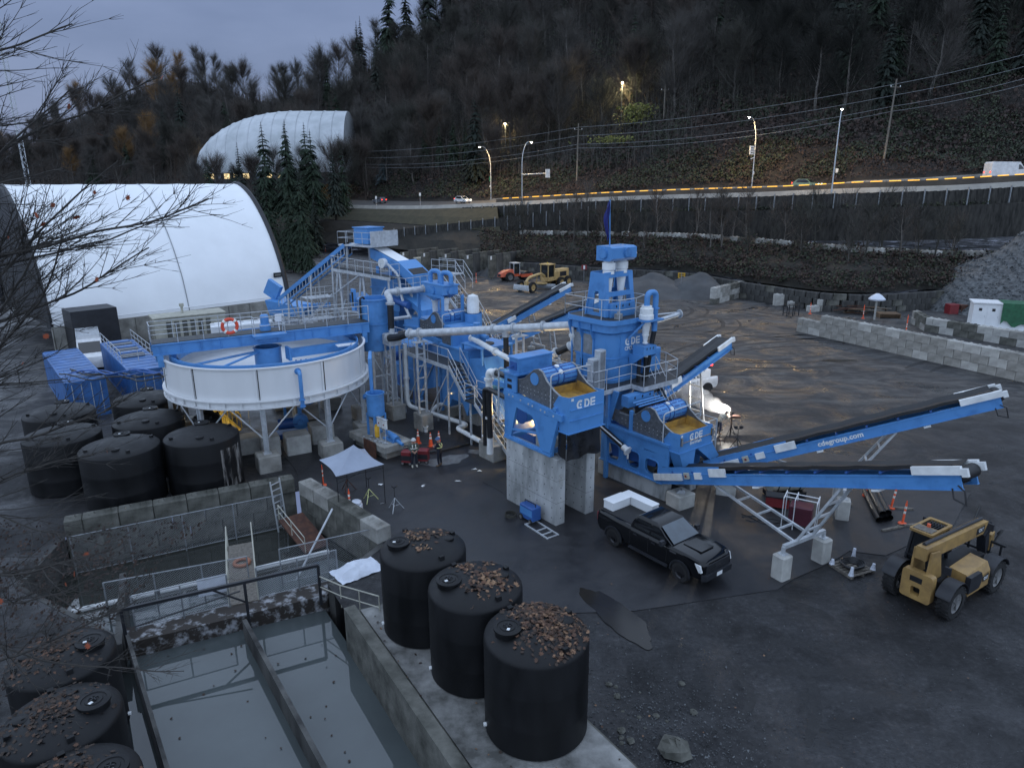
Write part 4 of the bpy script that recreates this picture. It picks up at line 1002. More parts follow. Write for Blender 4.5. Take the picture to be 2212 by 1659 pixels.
def logo(parent,loc,rot,s,sub=None,face='sign_white'):
 t=bpy.data.objects.new('logo',None)
 b=MB();n=26;ro,ri=.52*s,.27*s
 ang=[radians(52)+(2*pi-radians(104))*i/n for i in range(n+1)]
 for z in (0.002,.008):
  b.v+=[(ro*cos(a),ro*sin(a),z) for a in ang]+[(ri*cos(a),ri*sin(a),z) for a in ang]
 k=n+1
 for i in range(n): b.f+=[(2*k+i,2*k+i+1,3*k+i+1,3*k+i),(i,i+1,2*k+i+1,2*k+i),(k+i+1,k+i,3*k+i,3*k+i+1)]
 b.lathe([(0.0,.008),(.13*s,.008),(.13*s,.002)],(.06*s,0),12)
 outer=[(.62*s,-.5*s),(.62*s,.5*s)]+[(.98*s+.42*s*cos(a),.5*s*sin(a)) for a in [radians(90-15*i) for i in range(13)]]
 inner=[(.84*s,-.29*s),(.84*s,.29*s)]+[(.98*s+.20*s*cos(a),.29*s*sin(a)) for a in [radians(90-15*i) for i in range(13)]]
 b.ring_plate(outer,inner,.002,.008,'xy')
 x=1.52*s
 b.box(x,x+.21*s,-.5*s,.5*s,.002,.008)
 for y in (.29,-.1,-.5): b.box(x+.21*s,x+.72*s,y*s,(y+.21)*s,.002,.008)
 me=b.mesh('logo',0);o=ob('logo',me,face,parent)
 sh=SHIFT.get(parent.name,(0,0,0));o.location=(loc[0]-sh[0],loc[1]-sh[1],loc[2]-sh[2]);o.rotation_euler=rot
 if sub:
  u=text(sub,o,(0.88*s,-.88*s,.004),(0,0,0),.66*s,face,'lettering',.03);SHIFT.pop(o.name,None);u.location=(0.88*s,-.92*s,.004)
 return o
FRONT=(radians(90),0,radians(90))
SIDE=(radians(90),0,0)
for b0,lab,num in ((0.0,'tall concrete pier nearest the camera, painted with a number',True),(1.95,'tall concrete pier behind the black rubber skirt',False)):
 t=plant('concrete_pier',lab,'pier',-1.9,b0+.3,0,'piers below the first screen')
 b=MB();b.bbox(-3.85,0,b0,b0+.58,-.05,3.40,.03);b.build('shaft','concrete_new',t)
 b=MB();r_=random.Random(4)
 for i in range(7):
  for j in range(6):
   x=-3.6+i*.55;z=.35+j*.52
   b.tube([(x,b0-.004,z),(x,b0+.01,z)],.032,6)
 for j in range(6): b.tube([(-.01,b0+.3,.35+j*.52),(.004,b0+.3,.35+j*.52)],.03,6)
 b.build('tie_hole','black_rubber',t)
 b=MB()
 for z in (1.17,2.3): b.box(-3.86,.004,b0-.004,b0+.584,z,z+.012)
 b.build('form_joint','concrete_old',t,0)
 if num: text('5050',t,(.012,b0+.3,2.3),(radians(90),radians(-90),radians(90)),.34,'concrete_pale',bold=0.0)
def screen(root,A,Bc,Zd,w,front_drop=1.68,front_dx=2.15,feed=True):
 prof=[(-2.1,-.95),(-2.1,-.34),(-1.5,-.34),(-1.0,-.15),(-.6,.16),(-.3,.40),(0,.48),(.28,.40),(.6,.02),(1.1,-.32),(1.6,-.52),(2.1,-.62),(2.1,-1.02),(1.2,-1.28)]
 for s in (-1,1):
  y=Bc+s*w/2
  b=MB();b.prism([(A+x,Zd+z) for x,z in prof],y-.02,y+.02);ck=b.build('cheek_plate','steel_plate',root)
  b=MB()
  top=prof[1:13]
  for i in range(len(top)-1):
   b.bar((A+top[i][0],y,Zd+top[i][1]),(A+top[i+1][0],y,Zd+top[i+1][1]),.10,.03)
  b.build('rim_flange','galv_dull',ck)
  b=MB()
  for i in range(15):
   for j in range(2): q=(A-1.9+i*.27,Zd-.8+j*.2-i*.005);b.tube([(q[0],y+s*.02,q[1]),(q[0],y+s*.045,q[1])],.018,5)
  b.build('bolt','galv',ck)
  b=MB();n=20;b.tube([(A-.28,y+s*.02,Zd-.05),(A-.28,y+s*.05,Zd-.05)],.30,n);b.build('drum_end','blue',ck)
 b=MB();b.tube([(A-.05,Bc-w/2,Zd),(A-.05,Bc+w/2,Zd)],.46,28);dr=b.build('drum','blue',root)
 b=MB()
 for i in range(5):
  y=Bc-w/2+w*(i+.5)/5
  if abs(y-Bc)>.2:
   for k in range(7): th_=-.6+k*.48;b.bar((A-.05+.47*sin(th_),y-.18,Zd+.47*cos(th_)),(A-.05+.47*sin(th_),y+.18,Zd+.47*cos(th_)),.05,.03,up=(sin(th_),0,cos(th_)))
 for yy in (-.17,.17): b.tube([(A-.05,Bc+yy-.02,Zd),(A-.05,Bc+yy+.02,Zd)],.50,28)
 b.build('drum_rib','blue_dark',dr)
 for th_ in (.25,1.0):
  d=Vector((sin(th_),0,cos(th_)));c=Vector((A-.05,Bc,Zd))+d*.46;b=MB();b.tube([c,c+d*.06],.115,14);b.build('bearing_cap','sign_white',dr)
 y0,y1=Bc-w/2+.03,Bc+w/2-.03
 b=MB();b.add([(A-.2,y0,Zd-.78),(A+2.05,y0,Zd-.90),(A+2.05,y1,Zd-.90),(A-.2,y1,Zd-.78)],[(0,1,2,3)])
 for y in (y0+.02,y1-.02): b.add([(A+.3,y,Zd-.85),(A+2.05,y,Zd-.92),(A+2.05,y,Zd-.66),(A+.9,y,Zd-.36),(A+.45,y,Zd-.3)],[(0,1,2,3,4)])
 b.add([(A+.34,y0,Zd-.80),(A+.34,y1,Zd-.80),(A+.38,y1,Zd-.42),(A+.38,y0,Zd-.42)],[(0,1,2,3)])
 b.build('deck','yellow_poly',root,0)
 F=A+front_dx;zt=Zd-.42;zb=zt-front_drop;h0,h1=Bc-w/2-.06,Bc+w/2+.06
 b=MB();b.box(F-.03,F,h0,h1,zb,zt)
 for y in (h0,h1-.03): b.prism([(F-1.05,zt-.55),(F-.7,zt-.05),(F-.03,zt),(F-.03,zb),(F-.62,zb),(F-.70,zt-.9)],y,y+.03)
 b.box(F-.7,F+.06,h0-.06,h1+.06,zb-.05,zb)
 hp=b.build('front_hopper','blue',root,0)
 b=MB()
 for z in (zt-.62,zt-1.12):
  if z>zb+.45: b.box(F,F+.05,h0+.08,h1-.08,z,z+.03)
 b.build('stiffener','blue',hp,0)
 b=MB();b.tube(rounded([(A+.95,Bc-w/2-.09,Zd-1.35),(A+.95,Bc-w/2-.09,Zd+.38),(A+1.0,Bc-w/2+.3,Zd+.45),(A+1.0,Bc+w/2+.3,Zd+.52),(A+1.0,Bc+w/2+.35,Zd-.3)],.15),.033,8);b.build('guard_bar','galv',root)
 return hp,F,zt,zb
s1=plant('dewatering_screen','blue dewatering screen on tall concrete piers with a black rubber skirt','screen',-1.9,1.3,3.4)
hp,F,zt,zb=screen(s1,-1.5,1.22,6.95,2.1)
logo(hp,(F+.004,.80,zt-.42),FRONT,.42)
b=MB();b.box(F+.003,F+.01,.25,.40,zt-.18,zt-.06);b.build('sticker','sign_white',hp)
for y in (0.06,2.38):
 b=MB()
 out=[(-3.95,3.42),(-.45,3.42),(-.35,3.60),(.05,5.3),(.05,5.72),(-3.95,5.95)]
 inn=[(-3.45,3.62),(-1.25,3.62),(-1.2,3.68),(-1.75,5.05),(-1.95,5.12),(-3.0,5.22)]
 b.ring_plate(out,inn,y-.06,y+.06);b.bar((-3.95,y,5.83),(.35,y,5.50),.22,.30);b.bar((-3.95,y,3.5),(-.4,y,3.5),.26,.14)
 b.bar((-3.4,y,4.0),(-1.45,y,4.3),.1,.1);f_=b.build('side_frame','blue',s1,0)
 b=MB()
 for x in (-3.5,-3.2,-2.6,-2.0,-1.7,-1.1,-.8,-.2): b.tube([(x,y-.13,5.70+(-3.95-x)*.077+.1),(x,y-.11,5.70+(-3.95-x)*.077+.1)],.05,10)
 b.build('bolt','galv',f_)
b=MB()
for x in (-3.7,-.2): b.bar((x,0,5.75),(x,2.4,5.75),.22,.28)
b.bar((-.75,0,3.52),(-.75,2.4,3.52),.2,.18);b.bar((-3.7,0,3.52),(-3.7,2.4,3.52),.2,.18);b.prism([(-.95,3.6),(-.42,3.6),(.1,5.4),(-.8,5.4)],-.05,.0);b.build('cross_beam','blue',s1,0)
b=MB();b.box(-3.95,-3.02,0.0,.10,5.95,6.80);b.box(-3.95,-3.85,0,2.45,5.95,6.80);b.box(-3.95,-3.0,2.35,2.45,5.95,6.8);b.box(-3.98,-2.98,-.05,2.5,6.78,6.86);fb=b.build('rear_frame','blue',s1,0)
b=MB();b.box(-3.7,-3.35,-.006,.0,6.42,6.56);b.box(-3.7,-3.35,-.006,.0,6.08,6.28);b.build('slot','black_rubber',fb)
b=MB();b.box(-3.80,-3.05,.2,2.35,6.86,7.58);b.box(-3.86,-2.99,.14,2.41,7.58,7.64);fbx=b.build('feed_box','blue',s1,0)
b=MB();b.box(-3.7,-3.2,.17,.20,7.0,7.4);b.tube([(-3.45,.2,7.2),(-3.45,-.25,7.15)],.05,8);b.build('nozzle','blue_dark',fbx)
b=MB();n=14
for i in range(n+1):
 y=lerp(.2,2.35,i/n);x=.42+.015*sin(i*1.1);b.v+=[(x,y,4.93),(x+.04+.035*sin(i*.7+1),y,4.2),(x+.03+.06*sin(i*.6),y,3.42+.05*sin(i*.9))]
for i in range(n): b.f+=[(3*i,3*i+3,3*i+4,3*i+1),(3*i+1,3*i+4,3*i+5,3*i+2)]
o=len(b.v)
for i in range(5):
 x=lerp(.42,-.15,i/4);b.v+=[(x,.2-.03*sin(i),4.93),(x,.17+.04*sin(i*2),3.45+.05*i)]
for i in range(4): b.f.append((o+2*i,o+2*i+2,o+2*i+3,o+2*i+1))
mat('skirt_rubber',(0.020,0.020,0.022),0.35,scale=2.2,c2=(0.008,0.008,0.009),rvar=0.15);b.build('rubber_skirt','skirt_rubber',s1,60)
s2=plant('sand_wash_unit','blue sand washing unit with two discharge chutes feeding the conveyors','screen',-.8,7.4,0)
hp,F,zt,zb=screen(s2,.22,7.42,4.28,2.45,front_drop=.98,front_dx=2.0)
logo(hp,(F+.004,7.06,zt-.30),FRONT,.36,'EvoWash')
b=MB();b.box(F+.003,F+.01,6.2,6.33,zt-.16,zt-.06);b.build('sticker','sign_white',hp)
def rrect(x0,x1,z0,z1,r,n=3):
 out=[]
 for (cx,cz,a0) in ((x1-r,z1-r,0),(x0+r,z1-r,90),(x0+r,z0+r,180),(x1-r,z0+r,270)):
  for i in range(n+1): a=radians(a0+90*i/n);out.append((cx+r*cos(a),cz+r*sin(a)))
 return out
def onrect(poly,x0,x1,z0,z1):
 cx,cz=(x0+x1)/2,(z0+z1)/2;out=[]
 for x,z in poly:
  dx,dz=x-cx,z-cz;k=min((x1-cx)/abs(dx) if abs(dx)>1e-6 else 9e9,(z1-cz)/abs(dz) if abs(dz)>1e-6 else 9e9);out.append((cx+dx*k,cz+dz*k))
 return out
for y in (6.12,8.62):
 b=MB();xs=[-3.1,-1.42,.0,1.3];wins=[(-2.62,-1.72,1.25,2.12),(-1.15,-.28,1.25,2.12),(.16,1.0,1.28,2.05)]
 for i,(x0,x1,z0,z1) in enumerate(wins):
  ring=rrect(x0,x1,z0,z1,.2);b.ring_plate(onrect(ring,xs[i],xs[i+1],.98,2.5),ring,y-.05,y+.05)
  b.ring_plate(rrect(x0-.05,x1+.05,z0-.05,z1+.05,.22),ring,y-.09,y+.09)
 b.box(-3.1,1.3,y-.05,y+.05,2.5,3.05);b.prism([(1.3,.98),(1.62,1.35),(1.62,3.05),(1.3,3.05)],y-.05,y+.05)
 b.box(-3.1,1.66,y-.14,y+.14,3.05,3.17);b.bar((-3.1,y,.99),(1.35,y,.99),.3,.06)
 b.bar((-1.0,y,3.1),(-1.0,y,4.3),.16,.16)
 b.prism([(-2.95,3.1),(-2.55,3.1),(-1.95,5.08),(-2.3,5.08)],y-.06,y+.06);b.prism([(-3.1,.98),(-2.6,.98),(-2.6,3.1),(-3.1,4.6)],y-.045,y+.045)
 b.build('side_frame','blue',s2,0)
b=MB()
for x in (-2.9,-1.0,1.4): b.bar((x,6.1,1.15),(x,8.6,1.15),.2,.2);b.bar((x,6.1,3.0),(x,8.6,3.0),.18,.2)
b.build('cross_beam','blue_dark',s2,0)
b=MB();b.prism([(-2.9,3.0),(1.2,3.0),(.6,1.6),(-2.4,1.3)],6.3,8.4);b.build('sump','blue_dark',s2,0)
b=MB();b.prism([(-2.7,3.42),(-2.7,4.05),(-1.05,3.95),(-1.05,3.15)],6.27,6.31);b.build('rear_cheek','steel_plate',s2)
b=MB();b.box(-2.0,-1.5,6.4,8.4,4.25,4.85);wb=b.build('weir_box','blue',s2,0)
b=MB()
for y in (6.9,7.5,8.1): b.box(-1.502,-1.494,y-.05,y+.05,4.65,4.78)
b.build('slot','black_rubber',wb)
for k in range(3):
 b=MB();b.tube([(-1.15+k*.22,6.35,4.62-k*.04),(-1.15+k*.22,8.5,4.62-k*.04)],.05,8);b.build('spray_bar','blue',s2)
b=MB()
for i in range(10): b.box(-1.1,-.55,6.5+i*.2,6.54+i*.2,4.05,4.5)
b.build('spray_curtain','black_rubber',s2)
b=MB();b.add([(F-.72,6.12,zb),(F+.02,6.12,zb),(F+.02,7.4,zb),(F-.72,7.4,zb),(F-.5,6.55,1.72),(F+.06,6.55,1.72),(F+.06,7.2,1.72),(F-.5,7.2,1.72)],[(0,1,5,4),(1,2,6,5),(2,3,7,6),(3,0,4,7)]);b.build('chute','blue',s2,0)
b=MB();b.add([(F-.72,7.46,zb),(F+.02,7.46,zb),(F+.02,8.72,zb),(F-.72,8.72,zb),(F-.5,9.05,1.62),(F+.06,9.05,1.62),(F+.06,9.66,1.62),(F-.5,9.66,1.62)],[(0,1,5,4),(1,2,6,5),(2,3,7,6),(3,0,4,7)]);b.build('chute','blue',s2,0)
b=MB();b.tube(rounded([(-3.3,6.0,3.25),(-2.9,5.86,2.95),(-1.2,5.86,2.25)],.4),.15,10);hs=b.build('delivery_hose','pipe_black',s2)
b=MB();b.tube([(-3.3,6.0,3.3),(-2.9,5.72,3.05),(-1.25,5.74,2.42)],.035,6);b.tube([(-3.4,6.0,3.3),(-3.25,5.95,3.2)],.18,12);b.build('hose_strap','sign_white',hs)
b=MB();b.tube([(-1.25,5.86,2.27),(-.95,5.86,2.15)],.17,14);b.tube([(-.95,5.86,2.15),(-.88,5.86,2.12)],.26,16);b.tube([(-.9,5.86,1.95),(-.9,5.86,1.7)],.05,8);b.build('coupling','sign_white',hs)
for y in (6.15,8.2):
 footing('long low concrete plinth below the sand unit, %s side' % ('near' if y<7 else 'far'),PW(-.95,y+.25).x,PW(-.95,y+.25).y,PA,4.9,.5,.92,'concrete_new','plinths below the sand unit')
tw=plant('classifier_tower','tall blue classifier tower with twin white cyclones and a flag on top','tower',-4.5,7.7,0)
def rr_plan(x0,x1,y0,y1,r,n=5): return rrect(x0,x1,y0,y1,r,n)
def prism_loft(b,rings):
 n=len(rings[0][0]);o=len(b.v)
 for poly,z in rings: b.v+=[(x,y,z) for x,y in poly]
 for k in range(len(rings)-1):
  for i in range(n): j=(i+1) % n;b.f.append((o+k*n+i,o+k*n+j,o+(k+1)*n+j,o+(k+1)*n+i))
 b.f+=[tuple(o+i for i in range(n-1,-1,-1)),tuple(o+(len(rings)-1)*n+i for i in range(n))]
b=MB();R1=rr_plan(-6.0,-3.0,6.4,9.0,.62);R2=rr_plan(-6.2,-2.75,6.15,9.2,.7);R3=rr_plan(-6.35,-2.55,5.98,9.4,.75)
prism_loft(b,[(rr_plan(-5.6,-3.6,6.9,8.6,.5),3.3),(R1,4.7),(R1,7.9),(R2,8.05),(R2,8.45),(R3,8.5),(R3,8.76),(rr_plan(-6.3,-2.6,6.03,9.35,.72),8.76),(rr_plan(-6.3,-2.6,6.03,9.35,.72),8.70)]);b.build('body','blue',tw,30)
b=MB();prism_loft(b,[(rr_plan(-6.28,-2.62,6.05,9.33,.7),8.705),(rr_plan(-6.28,-2.62,6.05,9.33,.7),8.712)]);b.build('top_deck','grating',tw)
b=MB()
for z in (6.55,5.35): prism_loft(b,[(rr_plan(-6.06,-2.94,6.34,9.06,.65),z),(rr_plan(-6.06,-2.94,6.34,9.06,.65),z+.05)])
for x in (-5.9,-5.1,-4.2):
 b.box(x-.04,x+.04,6.32,6.40,5.3,7.6);b.prism([(6.32,7.5),(6.40,7.5),(6.40,8.4),(6.02,8.4),(6.12,7.95)],x-.04,x+.04,'yz')
b.build('rib','blue',tw,0)
b=MB()
for (x0,x1) in ((-5.82,-5.18),(-5.02,-4.28)): b.box(x0,x1,6.385,6.398,6.65,7.75)
b.build('access_panel','galv_dull',tw)
b=MB();b.box(-5.25,-5.02,6.38,6.397,5.7,6.3);b.build('slot','black_rubber',tw);b=MB();b.box(-4.75,-4.6,6.38,6.396,5.95,6.12);b.build('sticker','sign_white',tw)
b=MB();b.box(-2.998,-2.975,7.2,9.0,6.62,7.75);pnl=b.build('name_panel','blue',tw)
logo(pnl,(-2.972,7.78,7.42),FRONT,.42,'CFCU 200')
for (x0,x1) in ((-3.72,-4.0),(-5.25,-4.95)):
 b=MB();O_=[(6.72,8.75),(9.08,8.75),(8.88,11.1),(6.92,11.1)]
 def pl_(p): y,z=p;t_=(z-8.75)/2.35;return (lerp(x0,x1,t_),y,z)
 def strip(p,q,w,th=.05):
  b.bar(pl_(p),pl_(q),th,w,up=(0,0,1) if abs(p[0]-q[0])>abs(p[1]-q[1]) else (0,1,0))
 b.bar(pl_((6.82,8.75)),pl_((7.0,11.0)),.28,.08,up=(1,0,0));b.bar(pl_((8.98,8.75)),pl_((8.8,11.0)),.28,.08,up=(1,0,0))
 for z,w in ((10.98,.30),(9.95,.26)): b.bar(pl_((6.85,z)),pl_((8.95,z)),.08,w)
 b.build('cyclone_frame','blue',tw,0)
for y in (6.82,8.98):
 b=MB();sy=.09 if y<8 else -.09
 o=len(b.v);out=[(-5.3,8.75),(-3.68,8.75),(-3.96,11.1),(-5.0,11.1)];inn=[(-4.75,8.95),(-4.25,8.95),(-4.35,10.1),(-4.65,10.1)]
 b.ring_plate(out,inn,y-.03,y+.03);b.build('side_plate','blue',tw,0)
for y in (7.42,8.42):
 b=MB();b.lathe([(.05,11.75),(.2,11.75),(.2,11.74),(.30,11.76),(.30,11.68),(.26,11.66),(.36,11.62),(.36,11.25),(.31,11.2),(.34,11.02),(.28,10.98),(.16,9.85),(.2,9.83),(.2,9.77),(.15,9.75),(.09,9.35)],(-4.25,y),20);b.build('cyclone','sign_white',tw)
 b=MB();b.tube([(-4.25,y,9.4),(-4.25,y,9.1)],.1,10);b.build('spigot','black_rubber',tw)
b=MB();b.box(-4.05,-3.55,7.0,8.85,8.72,9.45);ub=b.build('underflow_box','blue',tw,0)
b=MB()
for y in (7.4,7.9,8.4): b.box(-3.55,-3.54,y-.04,y+.04,9.25,9.38)
b.build('slot','black_rubber',ub)
for y in (7.15,8.75): b=MB();b.bbox(-3.3,-3.0,y-.2,y+.2,8.72,9.02,.03);b.tube([(-3.15,y,9.0),(-3.15,y,9.12)],.09,8);b.build('floodlight','galv_dull',tw)
b=MB();prof_=[(-4.85,11.72),(-3.85,11.72),(-3.66,11.86),(-3.66,12.42),(-3.9,12.5),(-4.85,12.5)];b.prism(prof_,7.05,8.95);mf=b.build('manifold','blue',tw,0)
b=MB();cover(b,(-3.66,8.2,12.14),(1,0,0),.27);cover(b,(-4.3,7.05,12.12),(0,-1,0),.30);cover(b,(-4.3,8.95,12.15),(0,1,0),.3);b.build('cover','blue',mf)
b=MB();b.tube([(-4.3,9.02,12.15),(-4.3,9.32,12.1),(-4.3,9.46,11.95)],[.26,.26,.18],14);b.build('inlet_elbow','sign_white',mf)
b=MB();b.tube([(-4.35,7.55,12.45),(-4.38,7.48,14.9)],.035,8);fp=b.build('flag_pole','blue',tw)
b=MB();n=9
for i in range(n+1):
 z=lerp(14.85,12.95,i/n);w_=.10+.26*sin(pi*min(1,i/n*1.1)) ** .7
 for j in range(5): b.v.append((-4.38+.07*sin(j*2.1+i*.8),7.46-w_*j/4,z-.05*j+.03*sin(i+j)))
for i in range(n):
 for j in range(4): b.f.append((i*5+j,i*5+j+1,i*5+j+6,i*5+j+5))
b.build('flag','flag_blue',fp,60)
b=MB();R4=[(-6.25,6.1),(-3.4,6.1),(-2.7,6.75),(-2.7,8.0),(-3.2,9.25),(-6.25,9.25),(-6.25,6.1)]
railing(b,[(x,y,8.72) for x,y in R4],1.1,1.3);b.build('top_rail','galv',tw)
b=MB();b.box(-2.95,-1.85,7.95,9.35,8.60,8.68);b.prism([(-2.95,8.6),(-1.95,8.6),(-2.95,8.0)],8.62,8.7);b.bar((-2.9,7.7,7.6),(-2.2,8.2,8.55),.1,.1);br=b.build('bracket','blue',tw,0)
b=MB();b.lathe([(.1,9.42),(.28,9.42),(.28,9.30),(.36,9.28),(.36,8.95),(.40,8.93),(.40,8.70),(.28,8.66),(.17,7.85),(.20,7.84),(.2,7.79),(.16,7.78),(.10,7.42),(.14,7.41),(.14,7.35),(.06,7.34)],(-2.3,8.42),20);b.build('cyclone','sign_white',tw)
b=MB();b.tube(rounded([(-2.3,8.42,9.35),(-2.3,8.42,10.1),(-2.3,9.12,10.1),(-2.3,9.12,7.95)],.36,8),.155,14);flange(b,(-2.3,9.12,9.2),(0,0,1),.23);flange(b,(-2.3,9.12,8.55),(0,0,1),.23);b.build('gooseneck','blue',tw)
b=MB();b.tube([(-2.3,9.12,7.95),(-2.35,9.05,7.4),(-2.5,8.85,5.3)],.14,10);b.build('hose','pipe_black',tw)
b=MB();b.box(-2.75,-1.95,7.95,8.95,6.75,7.25);b.prism([(-2.95,6.75),(-1.9,6.75),(-2.95,6.0)],7.9,7.96);b.prism([(-2.95,6.75),(-1.9,6.75),(-2.95,6.0)],8.94,9.0);bx_=b.build('discharge_box','blue',tw,0)
b=MB()
for y in (8.2,8.45,8.7): b.box(-1.952,-1.944,y-.03,y+.03,7.05,7.18)
b.build('slot','black_rubber',bx_)
for y in (8.1,8.6):
 b=MB();b.tube([(-2.35,y,6.75),(-2.35,y,6.55)],.12,10);b.build('spout','sign_white',tw);b=MB();b.tube([(-2.35,y,6.55),(-2.45,y,4.6)],.11,10);b.build('hose','pipe_black',tw)
b=MB();b.tube([(-2.6,9.2,8.35),(-2.4,11.4,8.62)],.12,12);b.tube([(-3.4,9.2,8.6),(-2.6,11.3,8.66)],.05,8);flange(b,(-2.4,11.35,8.62),(.2,2.2,.27),.24);b.build('outlet_pipe','galv',tw)
b=MB();b.bbox(-4.9,-3.3,9.5,11.0,5.24,6.6,.04);b.build('blue_hopper','blue',tw)
pf=plant('access_platform','grey steel walkway platform at the foot of the blue tower','walkway',-3,8,0)
PLAT=[(-7.2,4.6),(-2.4,4.6),(-2.4,7.55),(-1.5,7.55),(-1.5,10.4),(-3.0,11.2),(-7.2,11.2)]
b=MB();b.prism(PLAT,5.12,5.20,'xy');b.build('deck','grating',pf,0)
b=MB()
for (p,q) in zip(PLAT[1:6],PLAT[2:7]): b.bar((*p,5.06),(*q,5.06),.06,.26)
b.bar((-7.2,4.6,5.06),(-2.4,4.6,5.06),.06,.26);b.build('edge_beam','galv',pf,0)
b=MB();railing(b,[(-2.42,4.7,5.2),(-2.42,7.55,5.2),(-1.54,7.6,5.2),(-1.54,10.35,5.2),(-3.0,11.1,5.2),(-7.1,11.1,5.2)],1.1,1.1);railing(b,[(-7.1,4.7,5.2),(-2.42,4.7,5.2)],1.1,1.2);b.build('handrail','galv',pf)
for (x,y) in ((-2.6,10.2),(-6.9,4.8),(-6.9,11.0),(-2.6,6.0),(-3.2,4.8)): b=MB();b.bar((x,y,0),(x,y,5.1),.2,.2);b.build('column','blue',pf,0)
for (p,q) in (((-2.6,10.2,.4),(-6.9,11.0,4.9)),((-6.9,4.8,.4),(-6.9,11,4.9))): b=MB();b.bar(p,q,.1);b.build('brace','blue',pf,0)
for (y,h) in ((4.95,1.75),(5.45,2.15)):
 t=plant('control_cabinet','galvanised control cabinet on the platform, %s of the pair' % ('shorter' if h<2 else 'taller'),'cabinet',-2.75,y,5.2,'cabinets on the platform');b=MB();b.bbox(-2.95,-2.55,y-.24,y+.24,5.2,5.2+h,.02);b.build('case','galv',t);b=MB();b.box(-2.55,-2.54,y-.18,y+.18,5.3,5.1+h);b.build('door','galv_dull',t)
st=plant('access_stair','galvanised access stair with safety cage beside the sand unit','stairs',-1.2,9.9,0)
for y in (9.3,10.2): b=MB();b.bar((-3.0,y,5.1),(0,y,1.2),.05,.25);b.build('stringer','galv',st,0)
for i in range(13): t_=i/12;b=MB();b.box(lerp(-2.9,-.1,t_)-.12,lerp(-2.9,-.1,t_)+.12,9.3,10.2,lerp(5.0,1.25,t_),lerp(5.0,1.25,t_)+.03);b.build('tread','grating',st)
for y in (9.3,10.2): b=MB();railing(b,[(-3.0,y,5.15),(0,y,1.3)],1.05,1.2);b.build('handrail','galv',st)
b=MB()
for (p,q) in (((0,9.2),(0,10.5)),((0,10.5),(1.2,10.5)),((1.2,10.5),(1.2,9.2))): railing(b,[(*p,1.2),(*q,1.2)],1.1,.65,.02);railing(b,[(*p,2.6),(*q,2.6)],.9,1.0,.02)
b.bar((1.2,9.2,1.2),(1.2,10.5,2.6),.03);b.bar((0,10.5,1.2),(1.2,10.5,2.6),.03);b.build('cage_rail','galv',st)
for (x,y) in ((0,9.2),(0,10.5),(1.2,10.5),(1.2,9.2)): b=MB();b.bar((x,y,0),(x,y,3.5),.07);b.build('cage_post','galv',st,0)
b=MB();b.box(-.05,1.25,9.15,10.55,1.12,1.18);b.build('landing','grating',st);b=MB();b.bbox(1.0,1.3,9.3,9.8,2.4,3.0,.03);b.build('junction_box','galv',st)
s3=plant('scrubber_unit','blue scrubber with sloping cover and screen, left of the long grey pipe','machine',-15,5.5,0)
b=MB();b.prism([(-16.5,5.5),(-13.2,5.5),(-13.2,1.9),(-13.5,1.15),(-14.0,1.9),(-15.3,1.9),(-15.6,1.25),(-16.4,1.25),(-16.5,1.9)],4.2,6.9);b.build('hopper','blue',s3,0)
b=MB();b.box(-16.56,-13.14,4.14,6.96,3.2,3.32);b.box(-16.56,-13.14,4.12,6.98,5.42,5.52);b.build('rib','blue',s3,0)
b=MB();b.prism([(-13.3,5.05),(-11.75,5.35),(-11.0,3.75),(-12.0,3.0),(-13.3,3.0)],4.3,6.6);b.build('sloping_cover','blue',s3,0)
b=MB();b.prism([(-13.2,3.0),(-11.2,3.0),(-10.4,1.6),(-12.6,1.4)],4.5,6.4);b.build('lower_chute','blue_dark',s3,0)
b=MB();b.box(-13.9,-11.6,4.1,6.6,5.92,6.0);
for (x,y) in ((-13.8,4.2),(-11.7,4.2),(-13.8,6.5),(-11.7,6.5)): b.bar((x,y,4.9),(x,y,5.95),.12)
b.build('table_frame','blue',s3,0)
b=MB();b.tube([(-12.6,5.2,6.0),(-12.6,5.2,6.06)],.5,20);b.build('opening_ring','black_rubber',s3)
b=MB();b.box(-13.6,-12.8,4.6,5.3,6.0,6.8);b.tube([(-13.2,4.9,6.8),(-13.2,4.9,7.3)],.22,12);b.tube([(-13.9,5.0,6.5),(-12.2,5.0,6.5)],.14,10);b.build('gear_motor','blue',s3)
b=MB();b.box(-16.4,-15.3,4.3,4.5,5.4,6.5);b.build('radiator','steel_plate',s3);b=MB();b.box(-16.5,-15.2,4.5,6.2,5.4,6.7);b.box(-15.2,-15.0,4.2,4.6,5.3,6.8);b.build('engine_box','blue',s3)
hp3,F3,zt3,zb3=screen(s3,-17.6,5.7,6.95,2.2,front_drop=.7,front_dx=2.0)
for y in (4.5,6.9):
 b=MB();b.bar((-20,y,5.6),(-15.6,y,5.4),.2,.35)
 for x in (-19.8,-17.0): b.bar((x,y,0.6),(x,y,5.5),.2,.2)
 b.bar((-19.8,y,.8),(-17,y,5.2),.1);b.build('side_frame','blue',s3,0)
b=MB();b.tube([(-15.2,4.15,2.3),(-15.2,4.1,2.3)],.06,8);b.build('work_light','window_glow',s3)
cy_=plant('cyclone_stand','blue manifold box with two gooseneck pipes above twin cyclones, left of the tower','machine',-18.5,5.6,5)
b=MB();b.prism([(-19.9,9.15),(-17.2,9.15),(-17.2,8.55),(-18.5,8.05),(-19.9,8.45)],5.0,6.2);b.box(-20.0,-17.1,4.94,6.26,9.15,9.22);mb_=b.build('manifold','blue',cy_,0)
b=MB();cover(b,(-18.5,5.0,8.75),(0,-1,0),.30);cover(b,(-17.2,5.6,8.8),(1,0,0),.26);b.build('cover','blue',mb_)
